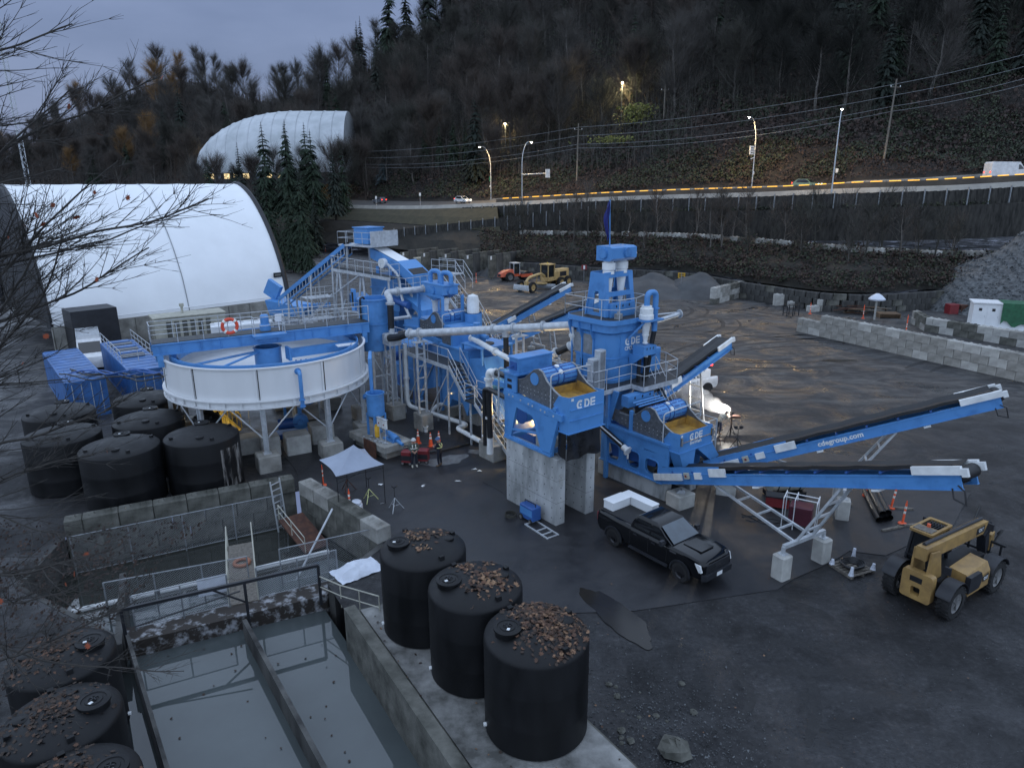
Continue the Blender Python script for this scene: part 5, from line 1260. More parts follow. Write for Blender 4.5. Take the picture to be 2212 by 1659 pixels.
for x in (-19.4,-18.0):
 b=MB();b.tube(rounded([(x,5.4,9.2),(x,5.4,10.0),(x+.75,5.7,10.0),(x+.75,5.7,9.2)],.35,7),.155,12);flange(b,(x+.75,5.7,9.3),(0,0,1),.22);b.build('gooseneck','blue',cy_)
 b=MB();b.lathe([(.25,8.3),(.25,7.9),(.2,7.85),(.16,6.7),(.2,6.69),(.2,6.62),(.1,6.6)],(x+.3,5.5),16);b.build('cyclone','sign_white',cy_)
b=MB()
for (x,y) in ((-20.1,4.8),(-17.0,4.8),(-20.1,6.4),(-17.0,6.4)): b.bar((x,y,5.0),(x,y,8.5),.2,.12)
for z in (6.35,5.3): b.box(-20.2,-16.9,4.75,6.45,z,z+.35)
b.box(-20.1,-17.0,4.8,4.88,8.35,8.5);b.build('frame','blue',cy_,0)
b=MB();b.lathe([(0,8.6),(.35,8.45),(.42,8.1),(.42,7.3),(0,7.3)],(-16.3,6.8),14);b.build('water_vessel','sign_white',cy_)
b=MB();b.lathe([(.6,7.3),(.6,6.2),(0,6.2)],(-16.3,6.8),14);b.build('blue_vessel','blue',cy_)
ft=thing('feed_tank','tall blue cylindrical feed tank on legs with a black hose over its rim','tank',(-9.4,47.4,0),PA)
b=MB();b.lathe([(1.0,4.75),(1.06,4.8),(1.06,6.6),(1.12,6.6),(1.12,6.68),(1.06,6.68),(1.06,8.25),(1.13,8.25),(1.13,8.33),(1.02,8.33),(1.02,7.6),(0,7.6)],n=40,capb=True);b.build('shell','blue',ft,30)
b=MB();b.tube(rounded([(.2,-.6,7.6),(.2,-.9,8.5),(.2,-1.16,8.4),(.2,-1.15,4.6),(.1,-1.2,1.6)],.2),.07,8);b.build('hose','pipe_black',ft)
b=MB()
for (x,y) in ((.75,.75),(-.75,.75),(.75,-.75),(-.75,-.75)): b.bar((x,y,1.2),(x,y,4.8),.18,.18);b.box(x-.28,x+.28,y-.28,y+.28,1.18,1.22)
for (p,q) in (((.75,-.75),(-.75,-.75)),((.75,.75),(.75,-.75))): b.bar((*p,1.6),(*q,4.5),.07);b.bar((*p,3.0),(*q,3.0),.08)
b.build('leg','galv',ft,0)
for (x,y) in ((.75,.75),(-.75,.75),(.75,-.75),(-.75,-.75)): b=MB();b.bbox(x-.36,x+.36,y-.36,y+.36,0,1.17,.04);b.build('footing','concrete_mid',ft)
b=MB();b.box(-1.25,-.75,-1.1,-.95,7.4,8.9);b.build('control_panel','blue',ft);b=MB();b.box(-1.15,-.88,-1.115,-1.1,7.7,8.7);b.build('panel_window','glass_dark',ft)
dt=thing('dosing_tank','small blue dosing tank with pump and white control boxes on a concrete slab','tank',(-8.35,40.6,0),radians(-47))
b=MB();b.bbox(-1.75,2.3,-1.0,1.0,.5,.9,.03);b.bbox(-1.5,2.0,-.7,.7,0.03,.5,.02);b.build('slab','concrete_mid',dt)
b=MB();b.lathe([(.35,2.1),(.54,2.2),(.54,3.55),(.58,3.55),(.58,3.6),(.5,3.6),(.5,3.2),(0,3.2)],(0,0),28,capb=True);b.build('shell','blue',dt)
b=MB()
for (x,y) in ((.38,.38),(-.38,.38),(.38,-.38),(-.38,-.38)): b.bar((x,y,.9),(x,y,2.3),.11,.11)
b.build('leg','blue',dt,0)
b=MB();b.tube(rounded([(0,0,2.1),(0,0,1.4),(.5,0,1.2)],.2),.1,10);b.tube([(-.5,-.1,3.2),(-.85,-.2,3.2)],.1,10);flange(b,(-.85,-.2,3.2),(1,.2,0),.17);b.tube([(-.5,.1,3.4),(-.5,.1,5.6),(-.9,.4,5.9)],.11,10);b.build('pipe','blue',dt)
b=MB();b.tube([(.55,-.35,.95),(.55,-.35,1.75)],.12,12);b.lathe([(.16,1.0),(.16,1.6),(.08,1.72)],(.55,-.35),10);b.build('dosing_pump','sign_yellow',dt)
b=MB();b.tube([(1.1,.1,1.25),(1.75,.1,1.2)],.16,12);b.tube([(1.6,.1,1.15),(2.0,.1,1.05)],.22,14);b.box(.9,2.0,-.2,.4,.9,1.0);b.tube([(1.9,.1,1.0),(2.6,.1,.9)],.1,10);b.build('pump','blue',dt)
b=MB();b.tube([(.95,-.4,.9),(.95,-.4,2.1)],.025,6);b.tube([(1.55,-.4,.9),(1.55,-.4,2.1)],.025,6);b.build('stand','galv',dt)
for x in (.78,1.3): b=MB();b.box(x,x+.42,-.46,-.34,1.75,2.3);cb=b.build('control_box','sign_white',dt);b=MB();b.box(x-.02,x+.44,-.5,-.3,2.3,2.34);b.build('hood','galv',cb);b=MB();b.tube([(x+.21,-.49,2.0),(x+.21,-.46,2.0)],.05,8);b.build('switch','red_box',cb)
b=MB();r_=random.Random(2)
for i in range(16): b.cbox((r_.uniform(-.2,1.9),r_.uniform(-.9,-.5),.93+r_.uniform(0,.05)),(r_.uniform(.05,.2),r_.uniform(.05,.15),.06))
b.build('fittings','galv',dt,0)
b=MB();b.box(.2,1.5,-1.12,-1.06,0.04,1.0);o=b.build('rusty_plate','rust');o.parent=dt
def stair_flight(root,p,q,w,n,yoff=0.0):
 for y in (p[1],p[1]+w):
  b=MB();b.bar((p[0],y,p[2]),(q[0],y,q[2]),.05,.24);b.build('stringer','galv',root,0)
  b=MB();railing(b,[(p[0],y,p[2]+.1),(q[0],y,q[2]+.1)],1.0,1.1);b.build('handrail','galv',root)
 for i in range(n):
  t_=(i+.5)/n;x,z=lerp(p[0],q[0],t_),lerp(p[2],q[2],t_);b=MB();b.box(x-.13,x+.13,p[1]+.03,p[1]+w-.03,z,z+.03);b.build('tread','grating',root)
ws=plant('walkway_stairs','long galvanised walkway and two-flight stairs down to the first concrete pier','stairs',-12,3.4,0)
stair_flight(ws,(-13.7,3.0,4.65),(-11.9,3.0,2.85),.9,8)
stair_flight(ws,(-10.9,3.0,2.85),(-6.9,3.0,0.05),.9,13)
b=MB();b.box(-11.95,-10.85,2.98,3.95,2.78,2.86);b.box(-19.9,-13.65,2.95,4.15,4.58,4.66);b.build('deck','grating',ws,0)
b=MB();b.bar((-19.9,2.95,4.55),(-13.65,2.95,4.55),.05,.24);b.build('edge_beam','galv',ws,0)
b=MB();railing(b,[(-19.9,3.0,4.66),(-13.7,3.0,4.66)],1.1,1.3);railing(b,[(-11.95,3.0,2.86),(-10.85,3.0,2.86)],1.1,1.0);railing(b,[(-11.95,3.93,2.86),(-10.85,3.93,2.86)],1.1,1.0);railing(b,[(-19.9,3.0,4.66),(-19.9,4.1,4.66)],1.1,1.0);b.build('handrail','galv',ws)
for (x,z) in ((-19.6,4.55),(-16.6,4.55),(-13.9,4.55),(-11.4,2.75)):
 for y in (3.05,3.9): b=MB();b.bar((x,y,0),(x,y,z),.1);b.build('column','galv',ws,0)
for y in (3.05,3.9):
 for x in (-19.6,-16.6): b=MB();b.bar((x,y,.5),(x+2.9,y,4.4),.06);b.build('brace','galv',ws,0)
sk=plant('sump_unit','blue sump tank and pump frame behind the feed tank stairs','tank',-22.5,6,0)
b=MB();b.box(-24.4,-21.0,4.6,7.4,1.0,4.4);b.box(-24.5,-20.9,4.5,7.5,4.3,4.42);b.box(-24.5,-20.9,4.5,7.5,2.6,2.7);b.build('tank','blue',sk,0)
for (x,y) in ((-24.2,4.8),(-21.2,4.8),(-24.2,7.2),(-21.2,7.2)): b=MB();b.bar((x,y,0),(x,y,1.0),.25);b.build('leg','blue_dark',sk,0)
b=MB();railing(b,[(-24.4,4.6,4.4),(-21.0,4.6,4.4),(-21.0,7.4,4.4)],1.1,1.1);b.build('handrail','galv',sk)
b=MB();b.tube([(-22.9,4.6,3.4),(-22.9,3.9,3.4)],.34,16);b.tube([(-22.0,4.6,1.8),(-22.0,4.0,1.8)],.4,16);b.build('pump','blue_dark',sk)
b=MB();b.tube(rounded([(-22.9,4.0,3.4),(-22.9,3.4,3.4),(-22.9,3.4,6.2),(-21.0,4.6,6.6)],.4),.14,10);b.build('pipe','galv',sk)
fs=plant('far_stairs','galvanised stairs with handrails behind the twin cyclone stand','stairs',-18.5,8.6,0)
stair_flight(fs,(-22.5,8.4,8.0),(-20.6,8.4,6.7),.9,7);stair_flight(fs,(-19.4,8.4,6.7),(-15.2,8.4,2.6),.9,18)
b=MB();b.box(-20.7,-19.35,8.4,9.3,6.62,6.7);b.box(-15.3,-14.0,8.3,9.5,2.5,2.58);b.build('landing','grating',fs)
b=MB()
for (x,z) in ((-20.6,6.6),(-19.5,6.6),(-15.2,2.5),(-14.1,2.5)):
 for y in (8.45,9.25): b.bar((x,y,0),(x,y,z),.1)
railing(b,[(-20.6,8.4,6.7),(-19.4,8.4,6.7)],1.1,1.2);railing(b,[(-20.6,9.3,6.7),(-19.4,9.3,6.7)],1.1,1.2);railing(b,[(-15.2,9.3,2.55),(-14.0,9.3,2.55),(-14.0,8.4,2.55)],1.1,1.0);b.build('frame','galv',fs)
def pipe(label,pts,r,m,name='pipe',fl=(),fm=None,bend=.35,grp='process pipes',n=14):
 b=MB();b.tube(rounded(pts,bend,5),r,n);a0=pts[0]
 t=plant(name,label,'pipe',a0[0],a0[1],0,grp);b.build('tube',m,t)
 if fl:
  b=MB()
  for (i,f) in fl:
   p=Vector(pts[i]);q=Vector(pts[i+1]);c=p.lerp(q,f);flange(b,c-(q-p).normalized()*.04,q-p,r*1.42);flange(b,c+(q-p).normalized()*.04,q-p,r*1.42)
  b.build('flange',fm or m,t)
 return t
p0=Vector((-17.0,2.0,6.35));p1=Vector((-5.9,6.6,8.02));pm=p0.lerp(p1,.62)
lp=pipe('long grey steel pipe running above the yard to the blue tower',[p0,p1],.25,'galv',fl=[(0,.02),(0,.085),(0,.55),(0,.665),(0,.83)])
b=MB();b.tube([pm,pm+Vector((0,0,-.42))],[.24,.2],14);flange(b,pm+Vector((0,0,-.45)),(0,0,1),.24);b.build('tee','galv',lp)
pipe('black drop hose below the tee of the long grey pipe',[pm+Vector((0,0,-.45)),pm+Vector((.05,0,-2.4))],.17,'pipe_black')
pipe('black angled hose between the tank junction and the long grey pipe',[(-18.7,1.55,5.85),(-17.9,1.75,6.0),p0],.25,'pipe_black',fl=[(0,.0)],fm='galv',bend=.2)
pipe('grey elbow pipe from the twin cyclone box down past the feed tank',[(-19.8,5.1,8.7),(-19.6,2.0,8.75),(-19.1,2.0,8.4),(-19.1,2.0,8.0)],.22,'galv',fl=[(0,.02),(0,.72),(2,.8)],bend=.6)
pipe('black vertical hose beside the feed tank',[(-19.1,2.0,8.0),(-19.15,2.0,6.3)],.22,'pipe_black')
t=plant('pipe_junction','galvanised junction box where the hoses meet beside the feed tank','pipe',-19.1,1.9,5.2)
b=MB();b.bbox(-19.6,-18.5,1.5,2.4,5.3,6.05,.05);b.tube([(-19.1,2.0,6.0),(-19.1,2.0,6.4)],.2,12);flange(b,(-18.75,1.5,5.8),(.3,-1,0),.27,.1);b.build('box','galv',t)
b=MB()
for (x,y) in ((-19.4,1.6),(-18.7,1.6),(-19.4,2.3),(-18.7,2.3)): b.bar((x,y,1.1),(x,y,5.3),.1)
for z in (2,3.2,4.4): b.bar((-19.4,1.6,z),(-18.7,1.6,z),.07);b.bar((-19.4,1.6,z-.9),(-18.7,1.6,z),.05)
b.build('stand','galv',t,0);b=MB();b.bbox(-19.6,-18.5,1.45,2.45,0,1.1,.04);b.build('footing','concrete_mid',t)
def pylon(label,a,b_,top,w=.55,hb=1.15):
 t=plant('pipe_pylon',label,'pylon',a,b_,0,'pipe supports');b=MB();b.bbox(a-.55,a+.55,b_-.45,b_+.45,0,hb,.04);b.build('footing','concrete_mid',t)
 b=MB()
 for s in (-1,1): b.bar((a,b_+s*w/2,hb),(a,b_+s*w/2,top),.11)
 k=int((top-hb)/.8)
 for i in range(1,k+1): b.bar((a,b_-w/2,hb+i*.8),(a,b_+w/2,hb+i*.8),.07)
 b.box(a-.25,a+.25,b_-w/2-.2,b_+w/2+.2,top,top+.05);b.bar((a,b_,top),(a,b_,top+.35),.12);b.build('frame','galv',t,0);return t
pylon('ladder-shaped pipe support on a concrete footing, left end of the long pipe',-15.9,2.3,5.95)
q=p0.lerp(p1,.70);pylon('ladder-shaped pipe support under the middle of the long grey pipe',q.x,q.y,q.z-.5)
pipe('white pipe from the ground up beside the ladder support, then along the floor',[(-19.0,2.9,5.2),(-19.0,2.9,.75),(-13.4,4.2,.55),(-13.4,3.25,.55),(-9.6,3.0,.55),(-9.5,2.7,1.3)],.15,'sign_white',fl=[(0,.55),(4,.5)],bend=.5)
pipe('white branch pipe curving into the scrubber hopper',[(-16.9,3.4,.6),(-17.2,4.3,1.0),(-16.2,5.0,1.2),(-15.4,5.2,1.4)],.14,'sign_white')
pipe('white riser pipe left of the first screen',[(-6.4,1.35,6.0),(-7.1,1.35,6.0),(-7.1,1.35,1.2)],.19,'sign_white',fl=[(0,.1),(1,.1),(1,.55)],bend=.42)
pipe('black hose joining the white riser to the first screen',[(-6.4,1.35,6.02),(-3.9,1.2,6.15)],.17,'pipe_black')
pipe('black pipe bent like a gate beside the stairs',[(-7.25,1.15,1.7),(-7.25,1.15,4.95),(-6.9,1.15,5.05),(-4.0,.9,5.0)],.13,'pipe_black',bend=.12)
pipe('thick black hose between the gate pipe and the white floor pipe',[(-7.0,1.25,4.9),(-7.0,1.3,2.2)],.17,'pipe_black')
pipe('thin galvanised conduit up the first screen frame',[(-3.7,-.25,7.1),(-4.05,-.25,7.05),(-4.15,-.25,4.1),(-4.3,.3,4.0)],.045,'galv',bend=.2,n=8)
pipe('white pipe sloping from the scrubber towards the first screen',[(-13.6,4.7,6.3),(-10.7,4.4,6.0),(-8.2,4.3,5.7)],.17,'sign_white',fl=[(0,.05),(1,.05)],bend=.2)
pipe('white pipe rising to the blue tower with a black rubber sleeve',[(-8.4,6.2,5.6),(-7.4,6.6,6.2)],.22,'sign_white',fl=[(0,.95)])
pipe('black rubber sleeve on the white tower pipe',[(-7.4,6.6,6.2),(-6.7,6.9,6.6)],.21,'pipe_black')
pipe('white branched pipe at the back of the blue tower',[(-6.7,6.9,6.6),(-6.1,7.1,6.95),(-5.6,7.2,7.2)],.2,'sign_white',fl=[(0,.1)])
pipe('white drop pipe under the tower collar',[(-5.95,6.35,8.0),(-5.95,6.5,6.95)],.15,'sign_white',fl=[(0,.5)])
b=MB();b.bbox(0,1.3,0,1.0,0,.95,.05)
for k,(a,b_,sx,sy,h,lab) in enumerate([(-8.9,3.1,1.5,1.5,1.0,'concrete footing where the white floor pipe ends by the stairs'),(-11.6,5.4,2.2,1.2,1.0,'concrete footing under the lower chute of the scrubber'),(-14.8,6.0,1.6,1.2,.9,'concrete footing under the scrubber hopper'),(-17.2,5.4,1.2,1.2,.7,'concrete footing under the left scrubber frame'),(-4.6,3.6,1.2,1.0,1.9,'tall concrete block seen through the first screen frame')]):
 p=PW(a,b_);footing(lab,p.x,p.y,PA,sx,sy,h,'concrete_mid','plant footings')
t=plant('slurry_pump','blue slurry pump behind the stairs, left of the first screen','pump',-6.3,3.6,0)
b=MB();b.tube([(-6.6,3.2,3.3),(-6.6,3.7,3.3)],.55,22);b.tube([(-6.6,3.7,3.3),(-6.6,4.4,3.3)],.3,14);b.build('casing','blue',t);b=MB();b.box(-7.4,-5.2,3.0,4.6,1.9,2.4);b.box(-7.3,-5.3,3.1,4.5,0,1.9);b.build('plinth','blue_dark',t);b=MB();b.tube([(-6.6,3.18,3.3),(-6.6,3.14,3.3)],.58,24);b.build('flange','blue_dark',t)
t=plant('grout_sack','pale sack on a block lit yellow behind the first screen frame','sack',-7.3,6.2,0)
b=MB();b.bbox(-8.0,-6.6,5.6,6.7,0,1.5,.05);b.build('block','beige',t);b=MB();b.bbox(-7.9,-6.8,5.7,6.5,1.5,2.3,.2);b.build('sack','beige',t)
t=plant('link_frame','blue steel link frame between the scrubber and the first screen','frame',-7,4.6,0)
b=MB()
for y in (3.7,6.2): b.bar((-11,y,4.3),(-4.2,y,4.6),.2,.3)
for x in (-10,-8.3,-6.6,-4.8): b.bar((x,3.7,4.45),(x,6.2,4.45),.15,.2)
for (x,y) in ((-10.4,3.8),(-10.4,6.1),(-4.6,3.8),(-4.6,6.1)): b.bar((x,y,0),(x,y,4.4),.2)
b.build('beam','blue',t,0)
b=MB();railing(b,[(-10.9,6.3,4.6),(-4.3,6.3,4.8)],1.1,1.2);b.build('handrail','galv',t)
l=bpy.data.lights.new('flood_light','POINT');l.energy=330;l.color=(1,.66,.24);l.shadow_soft_size=.15
t=plant('work_light','warm work light on a stand under the plant, behind the first screen','lamp',-8.6,5.2,0);b=MB();b.tube([(-8.6,5.2,0),(-8.6,5.2,2.4)],.03,6);b.build('stand','galv',t);b=MB();b.cbox((-8.6,5.2,2.5),(.16,.3,.22));b.build('lens','lamp_white',t)
lo=bpy.data.objects.new('flood_light',l);col.objects.link(lo);lo.parent=t;lo.location=(.3,.35,2.5)
ff=thing('feed_tower','blue feed house with inclined screen and walkways on trestle legs','machine',(-13.0,60.5,0),0.0);SHIFT[ff.name]=(-13.0,60.5,0)
X1=Vector((.80,-.60,0));Y1=Vector((.60,.80,0))
def FW(a,c,z): p=Vector((-13.0,62.5,0))+X1*a+Y1*c;return Vector((p.x,p.y,z))
def fbox(b,a0,a1,c0,c1,z0,z1):
 vs_=[FW(a,c,z) for z in (z0,z1) for a,c in ((a0,c0),(a1,c0),(a1,c1),(a0,c1))]
 b.add(vs_,[(0,3,2,1),(4,5,6,7),(0,1,5,4),(1,2,6,5),(2,3,7,6),(3,0,4,7)])
b=MB();fbox(b,-1.0,.8,-.2,1.6,10.75,12.1);fbox(b,-1.1,.9,-.3,1.7,12.1,12.18);b.build('feed_house','blue',ff,0)
b=MB();fbox(b,-2.4,1.9,-.9,2.3,10.55,10.68);b.build('platform','galv',ff,0)
b=MB();railing(b,[FW(-2.4,-.9,10.68),FW(1.9,-.9,10.68),FW(1.9,2.3,10.68),FW(-2.4,2.3,10.68),FW(-2.4,-.9,10.68)],1.1,1.1);b.build('handrail','galv',ff)
b=MB();fbox(b,1.85,1.9,-.9,2.3,10.7,11.9);b.build('mesh_panel','galv',ff,0)
def inc(b,a0,z0,a1,z1,c0,c1,th):
 b.add([FW(a0,c0,z0),FW(a1,c0,z1),FW(a1,c1,z1),FW(a0,c1,z0),FW(a0,c0,z0-th),FW(a1,c0,z1-th),FW(a1,c1,z1-th),FW(a0,c1,z0-th)],[(0,1,2,3),(7,6,5,4),(0,4,5,1),(1,5,6,2),(2,6,7,3),(3,7,4,0)])
b=MB();inc(b,.6,10.45,4.2,9.2,.1,1.9,.9);b.build('screen_box','blue',ff,0)
b=MB();inc(b,.7,10.50,3.9,9.40,.3,1.7,.04);b.build('screen_cover','fabric',ff,0)
b=MB();inc(b,3.6,9.50,4.3,9.26,.3,1.7,.03);b.build('rubber_flap','black_rubber',ff,0)
b=MB();inc(b,4.3,9.5,6.0,8.4,-.2,2.0,1.0);b.build('discharge_hood','blue',ff,0);b=MB();inc(b,5.3,8.88,5.95,8.46,0,1.8,.02);b.build('rubber_flap','black_rubber',ff,0)
b=MB();b.tube([FW(2.4,-.3,9.2),FW(2.4,.1,9.2)],.42,18);b.build('drive_wheel','sign_white',ff)
b=MB();inc(b,-2.2,8.65,5.2,8.3,-2.0,-.9,.10);b.build('walkway','grating',ff,0)
b=MB();railing(b,[FW(-2.2,-2.0,8.65),FW(5.2,-2.0,8.3),FW(5.2,-.9,8.3)],1.1,1.0);railing(b,[FW(-2.2,-.9,8.65),FW(-2.2,-2.0,8.65)],1.1,1.0);b.build('handrail','galv',ff)
b=MB();b.bar(FW(-2.2,-2.0,8.55),FW(5.2,-2.0,8.2),.08,.25);b.build('edge_beam','galv',ff,0)
b=MB()
for (a,c,a2,c2,z) in ((-1.6,-1.8,-2.6,-2.2,8.6),(-1.4,-1.8,-.6,-2.2,8.6),(1.2,-1.6,.2,-2.0,8.4),(1.4,-1.6,2.4,-2.0,8.4),(4.6,-1.6,4.6,-1.8,8.3),(4.6,1.6,4.6,1.8,8.3),(-1.4,1.8,-1.6,2.2,10.5),(1.0,1.8,1.4,2.2,10.0),(-1.6,-.6,-2.4,-.4,10.5)): b.bar(FW(a,c,z),FW(a2,c2,0),.16,.16)
for (a,z0,a2,z1) in ((-2.4,2.0,-.6,6.0),(-.6,2.0,-2.2,6.0),(.3,2.5,2.2,6.5),(2.2,2.5,.4,6.5),(2.4,4.5,4.6,7.5),(-2.2,6.3,1.4,8.3)): b.bar(FW(a,-2,z0),FW(a2,-2,z1),.09)
b.bar(FW(-2.5,-2.1,5.0),FW(4.6,-1.8,5.0),.12);b.build('trestle','galv',ff,0)
for a in (1.6,3.2):
 for c in (0,1.8): b=MB();b.bar(FW(a,c,8.9),FW(a,c,0),.28,.28);b.build('column','blue',ff,0)
b=MB();b.bar(FW(1.6,0,4),FW(3.2,0,8),.14);b.build('brace','blue',ff,0)
b=MB();fbox(b,1.0,4.4,-.3,2.1,5.2,8.2);fbox(b,.9,4.5,-.4,2.2,7.0,7.12);b.build('bin','blue',ff,0)
b=MB();b.add([FW(1.2,-.2,5.2),FW(4.2,-.2,5.2),FW(4.2,2.0,5.2),FW(1.2,2.0,5.2),FW(2.2,.5,3.2),FW(3.2,.5,3.2),FW(3.2,1.4,3.2),FW(2.2,1.4,3.2)],[(0,1,5,4),(1,2,6,5),(2,3,7,6),(3,0,4,7)]);b.build('bin_cone','blue',ff,0)
b=MB();inc(b,-2.0,6.2,1.6,4.6,-.4,1.4,.7);b.build('chute','blue',ff,0)
b=MB();inc(b,4.4,7.2,7.4,5.6,-.6,1.6,.5);b.build('lower_screen','blue',ff,0)
b=MB();fbox(b,5.6,8.2,-1.0,1.8,2.4,5.0);fbox(b,5.5,8.3,-1.1,1.9,4.2,4.32);b.build('sump_tank','blue',ff,0)
b=MB();b.tube([FW(4.2,-1.0,6.4),FW(6.2,-1.0,6.0)],.3,14);b.build('motor','blue_dark',ff)
for c in (-.5,.6): b=MB();b.tube(rounded([FW(3.4,c,9.2),FW(4.6,c,8.4),FW(5.6,c-.6,6.4),FW(6.4,c-.6,5.0)],.4),.12,8);b.build('feed_pipe','galv',ff)
b=MB()
for k,(a,c,z) in enumerate(((5.5,-.8,7.2),)): railing(b,[FW(4.9,-1.4,7.3),FW(6.4,-1.4,7.3),FW(6.4,2.0,7.3)],1.0,.9)
fbox(b,4.9,6.5,-1.4,2.0,7.2,7.28);b.build('lower_platform','galv',ff)
b=MB();railing(b,[FW(5.6,2.6,8.4),FW(8.4,2.6,8.4),FW(9.4,2.6,7.2)],1.1,1.1);railing(b,[FW(5.6,3.6,8.4),FW(8.4,3.6,8.4),FW(9.4,3.6,7.2)],1.1,1.1);fbox(b,5.6,8.4,2.6,3.6,8.32,8.4);b.bar(FW(8.2,2.7,8.3),FW(8.2,2.7,0),.12);b.build('side_walkway','galv',ff)
fc=thing('feed_conveyor','inclined feed conveyor with rows of idler rollers rising beside the white hall','conveyor',(-21.5,66.0,0),0.0);SHIFT[fc.name]=(-21.5,66.0,0)
c0=Vector((-22.0,66.6,5.3));c1=Vector((-14.6,63.2,10.6));dd=(c1-c0).normalized();sd=Vector((-dd.y,dd.x,0)).normalized()
for s in (-.55,.55): b=MB();b.bar(c0+sd*s,c1+sd*s,.10,.34);b.bar(c0+sd*s+Vector((0,0,-.8)),c1+sd*s+Vector((0,0,-.8)),.08,.12);b.build('side_rail','blue',fc,0)
b=MB()
for i in range(22):
 t_=i/21;p=c0.lerp(c1,t_);b.bar(p+sd*-.55+Vector((0,0,-.8)),p+sd*-.55+Vector((0,0,(-.1))),.05);b.bar(p+sd*.55+Vector((0,0,-.8)),p+sd*.55+Vector((0,0,-.1)),.05)
b.build('lattice','galv',fc,0)
for i in range(12): p=c0.lerp(c1,(i+.5)/12);b=MB();b.tube([p+sd*-.5+Vector((0,0,.12)),p+sd*.5+Vector((0,0,.12))],.09,8);b.build('idler','black_rubber',fc)
b=MB();b.bar(c0+Vector((0,0,.22)),c1+Vector((0,0,.22)),.85,.03);b.build('belt','black_rubber',fc,0)
b=MB()
for (t_,w) in ((.15,.9),(.5,.9),(.82,.9)):
 p=c0.lerp(c1,t_)
 for s in (-1,1): b.bar(p+sd*s*.5,Vector((p.x+sd.x*s*w,p.y+sd.y*s*w,0)),.14)
 b.bar(p+sd*.6-Vector((0,0,p.z*.45)),p-sd*.6-Vector((0,0,p.z*.1)),.07)
b.build('trestle','galv',fc,0)
hx=thing('hopper_feeder','blue feed hopper with folded ends beside the corner of the white hall','hopper',(-22.5,70.5,0),radians(-20));
b=MB();b.prism([(-2.2,4.6),(2.6,4.0),(2.0,3.1),(-1.8,3.1)],-1.2,1.2);b.bar((-2.4,0,4.8),(-1.6,0,6.2),.5,1.6);b.build('hopper','blue',hx,0);b=MB();b.bar((-2.6,0,3.6),(4.6,0,4.3),.5,.4);b.build('boom','blue',hx,0)
b=MB()
for x in (-1.6,1.8):
 for y in (-1,1): b.bar((x,y,0),(x,y,3.3),.18)
b.box(-2.0,2.2,-1.3,1.3,2.2,2.35);railing(b,[(-2.0,-1.3,2.35),(2.2,-1.3,2.35)],1.0,.9);b.build('frame','galv',hx,0)
t=thing('access_tower','galvanised stair tower below the inclined feed conveyor','stairs',(-17.2,61.5,0),radians(35))
b=MB()
for (x,y) in ((-1.2,-.8),(1.2,-.8),(-1.2,.8),(1.2,.8)): b.bar((x,y,0),(x,y,6.3),.1)
for z in (2.2,4.3,6.2): b.box(-1.2,1.2,-.8,.8,z,z+.06);railing(b,[(-1.2,-.8,z),(1.2,-.8,z)],1.0,.8)
for z in (0,2.2,4.3): b.bar((-1.2,-.5,z),(1.2,-.5,z+2.1),.08,.2);b.bar((1.2,-.85,z),(-1.2,-.85,z+2.1),.05)
b.build('frame','galv',t,0)
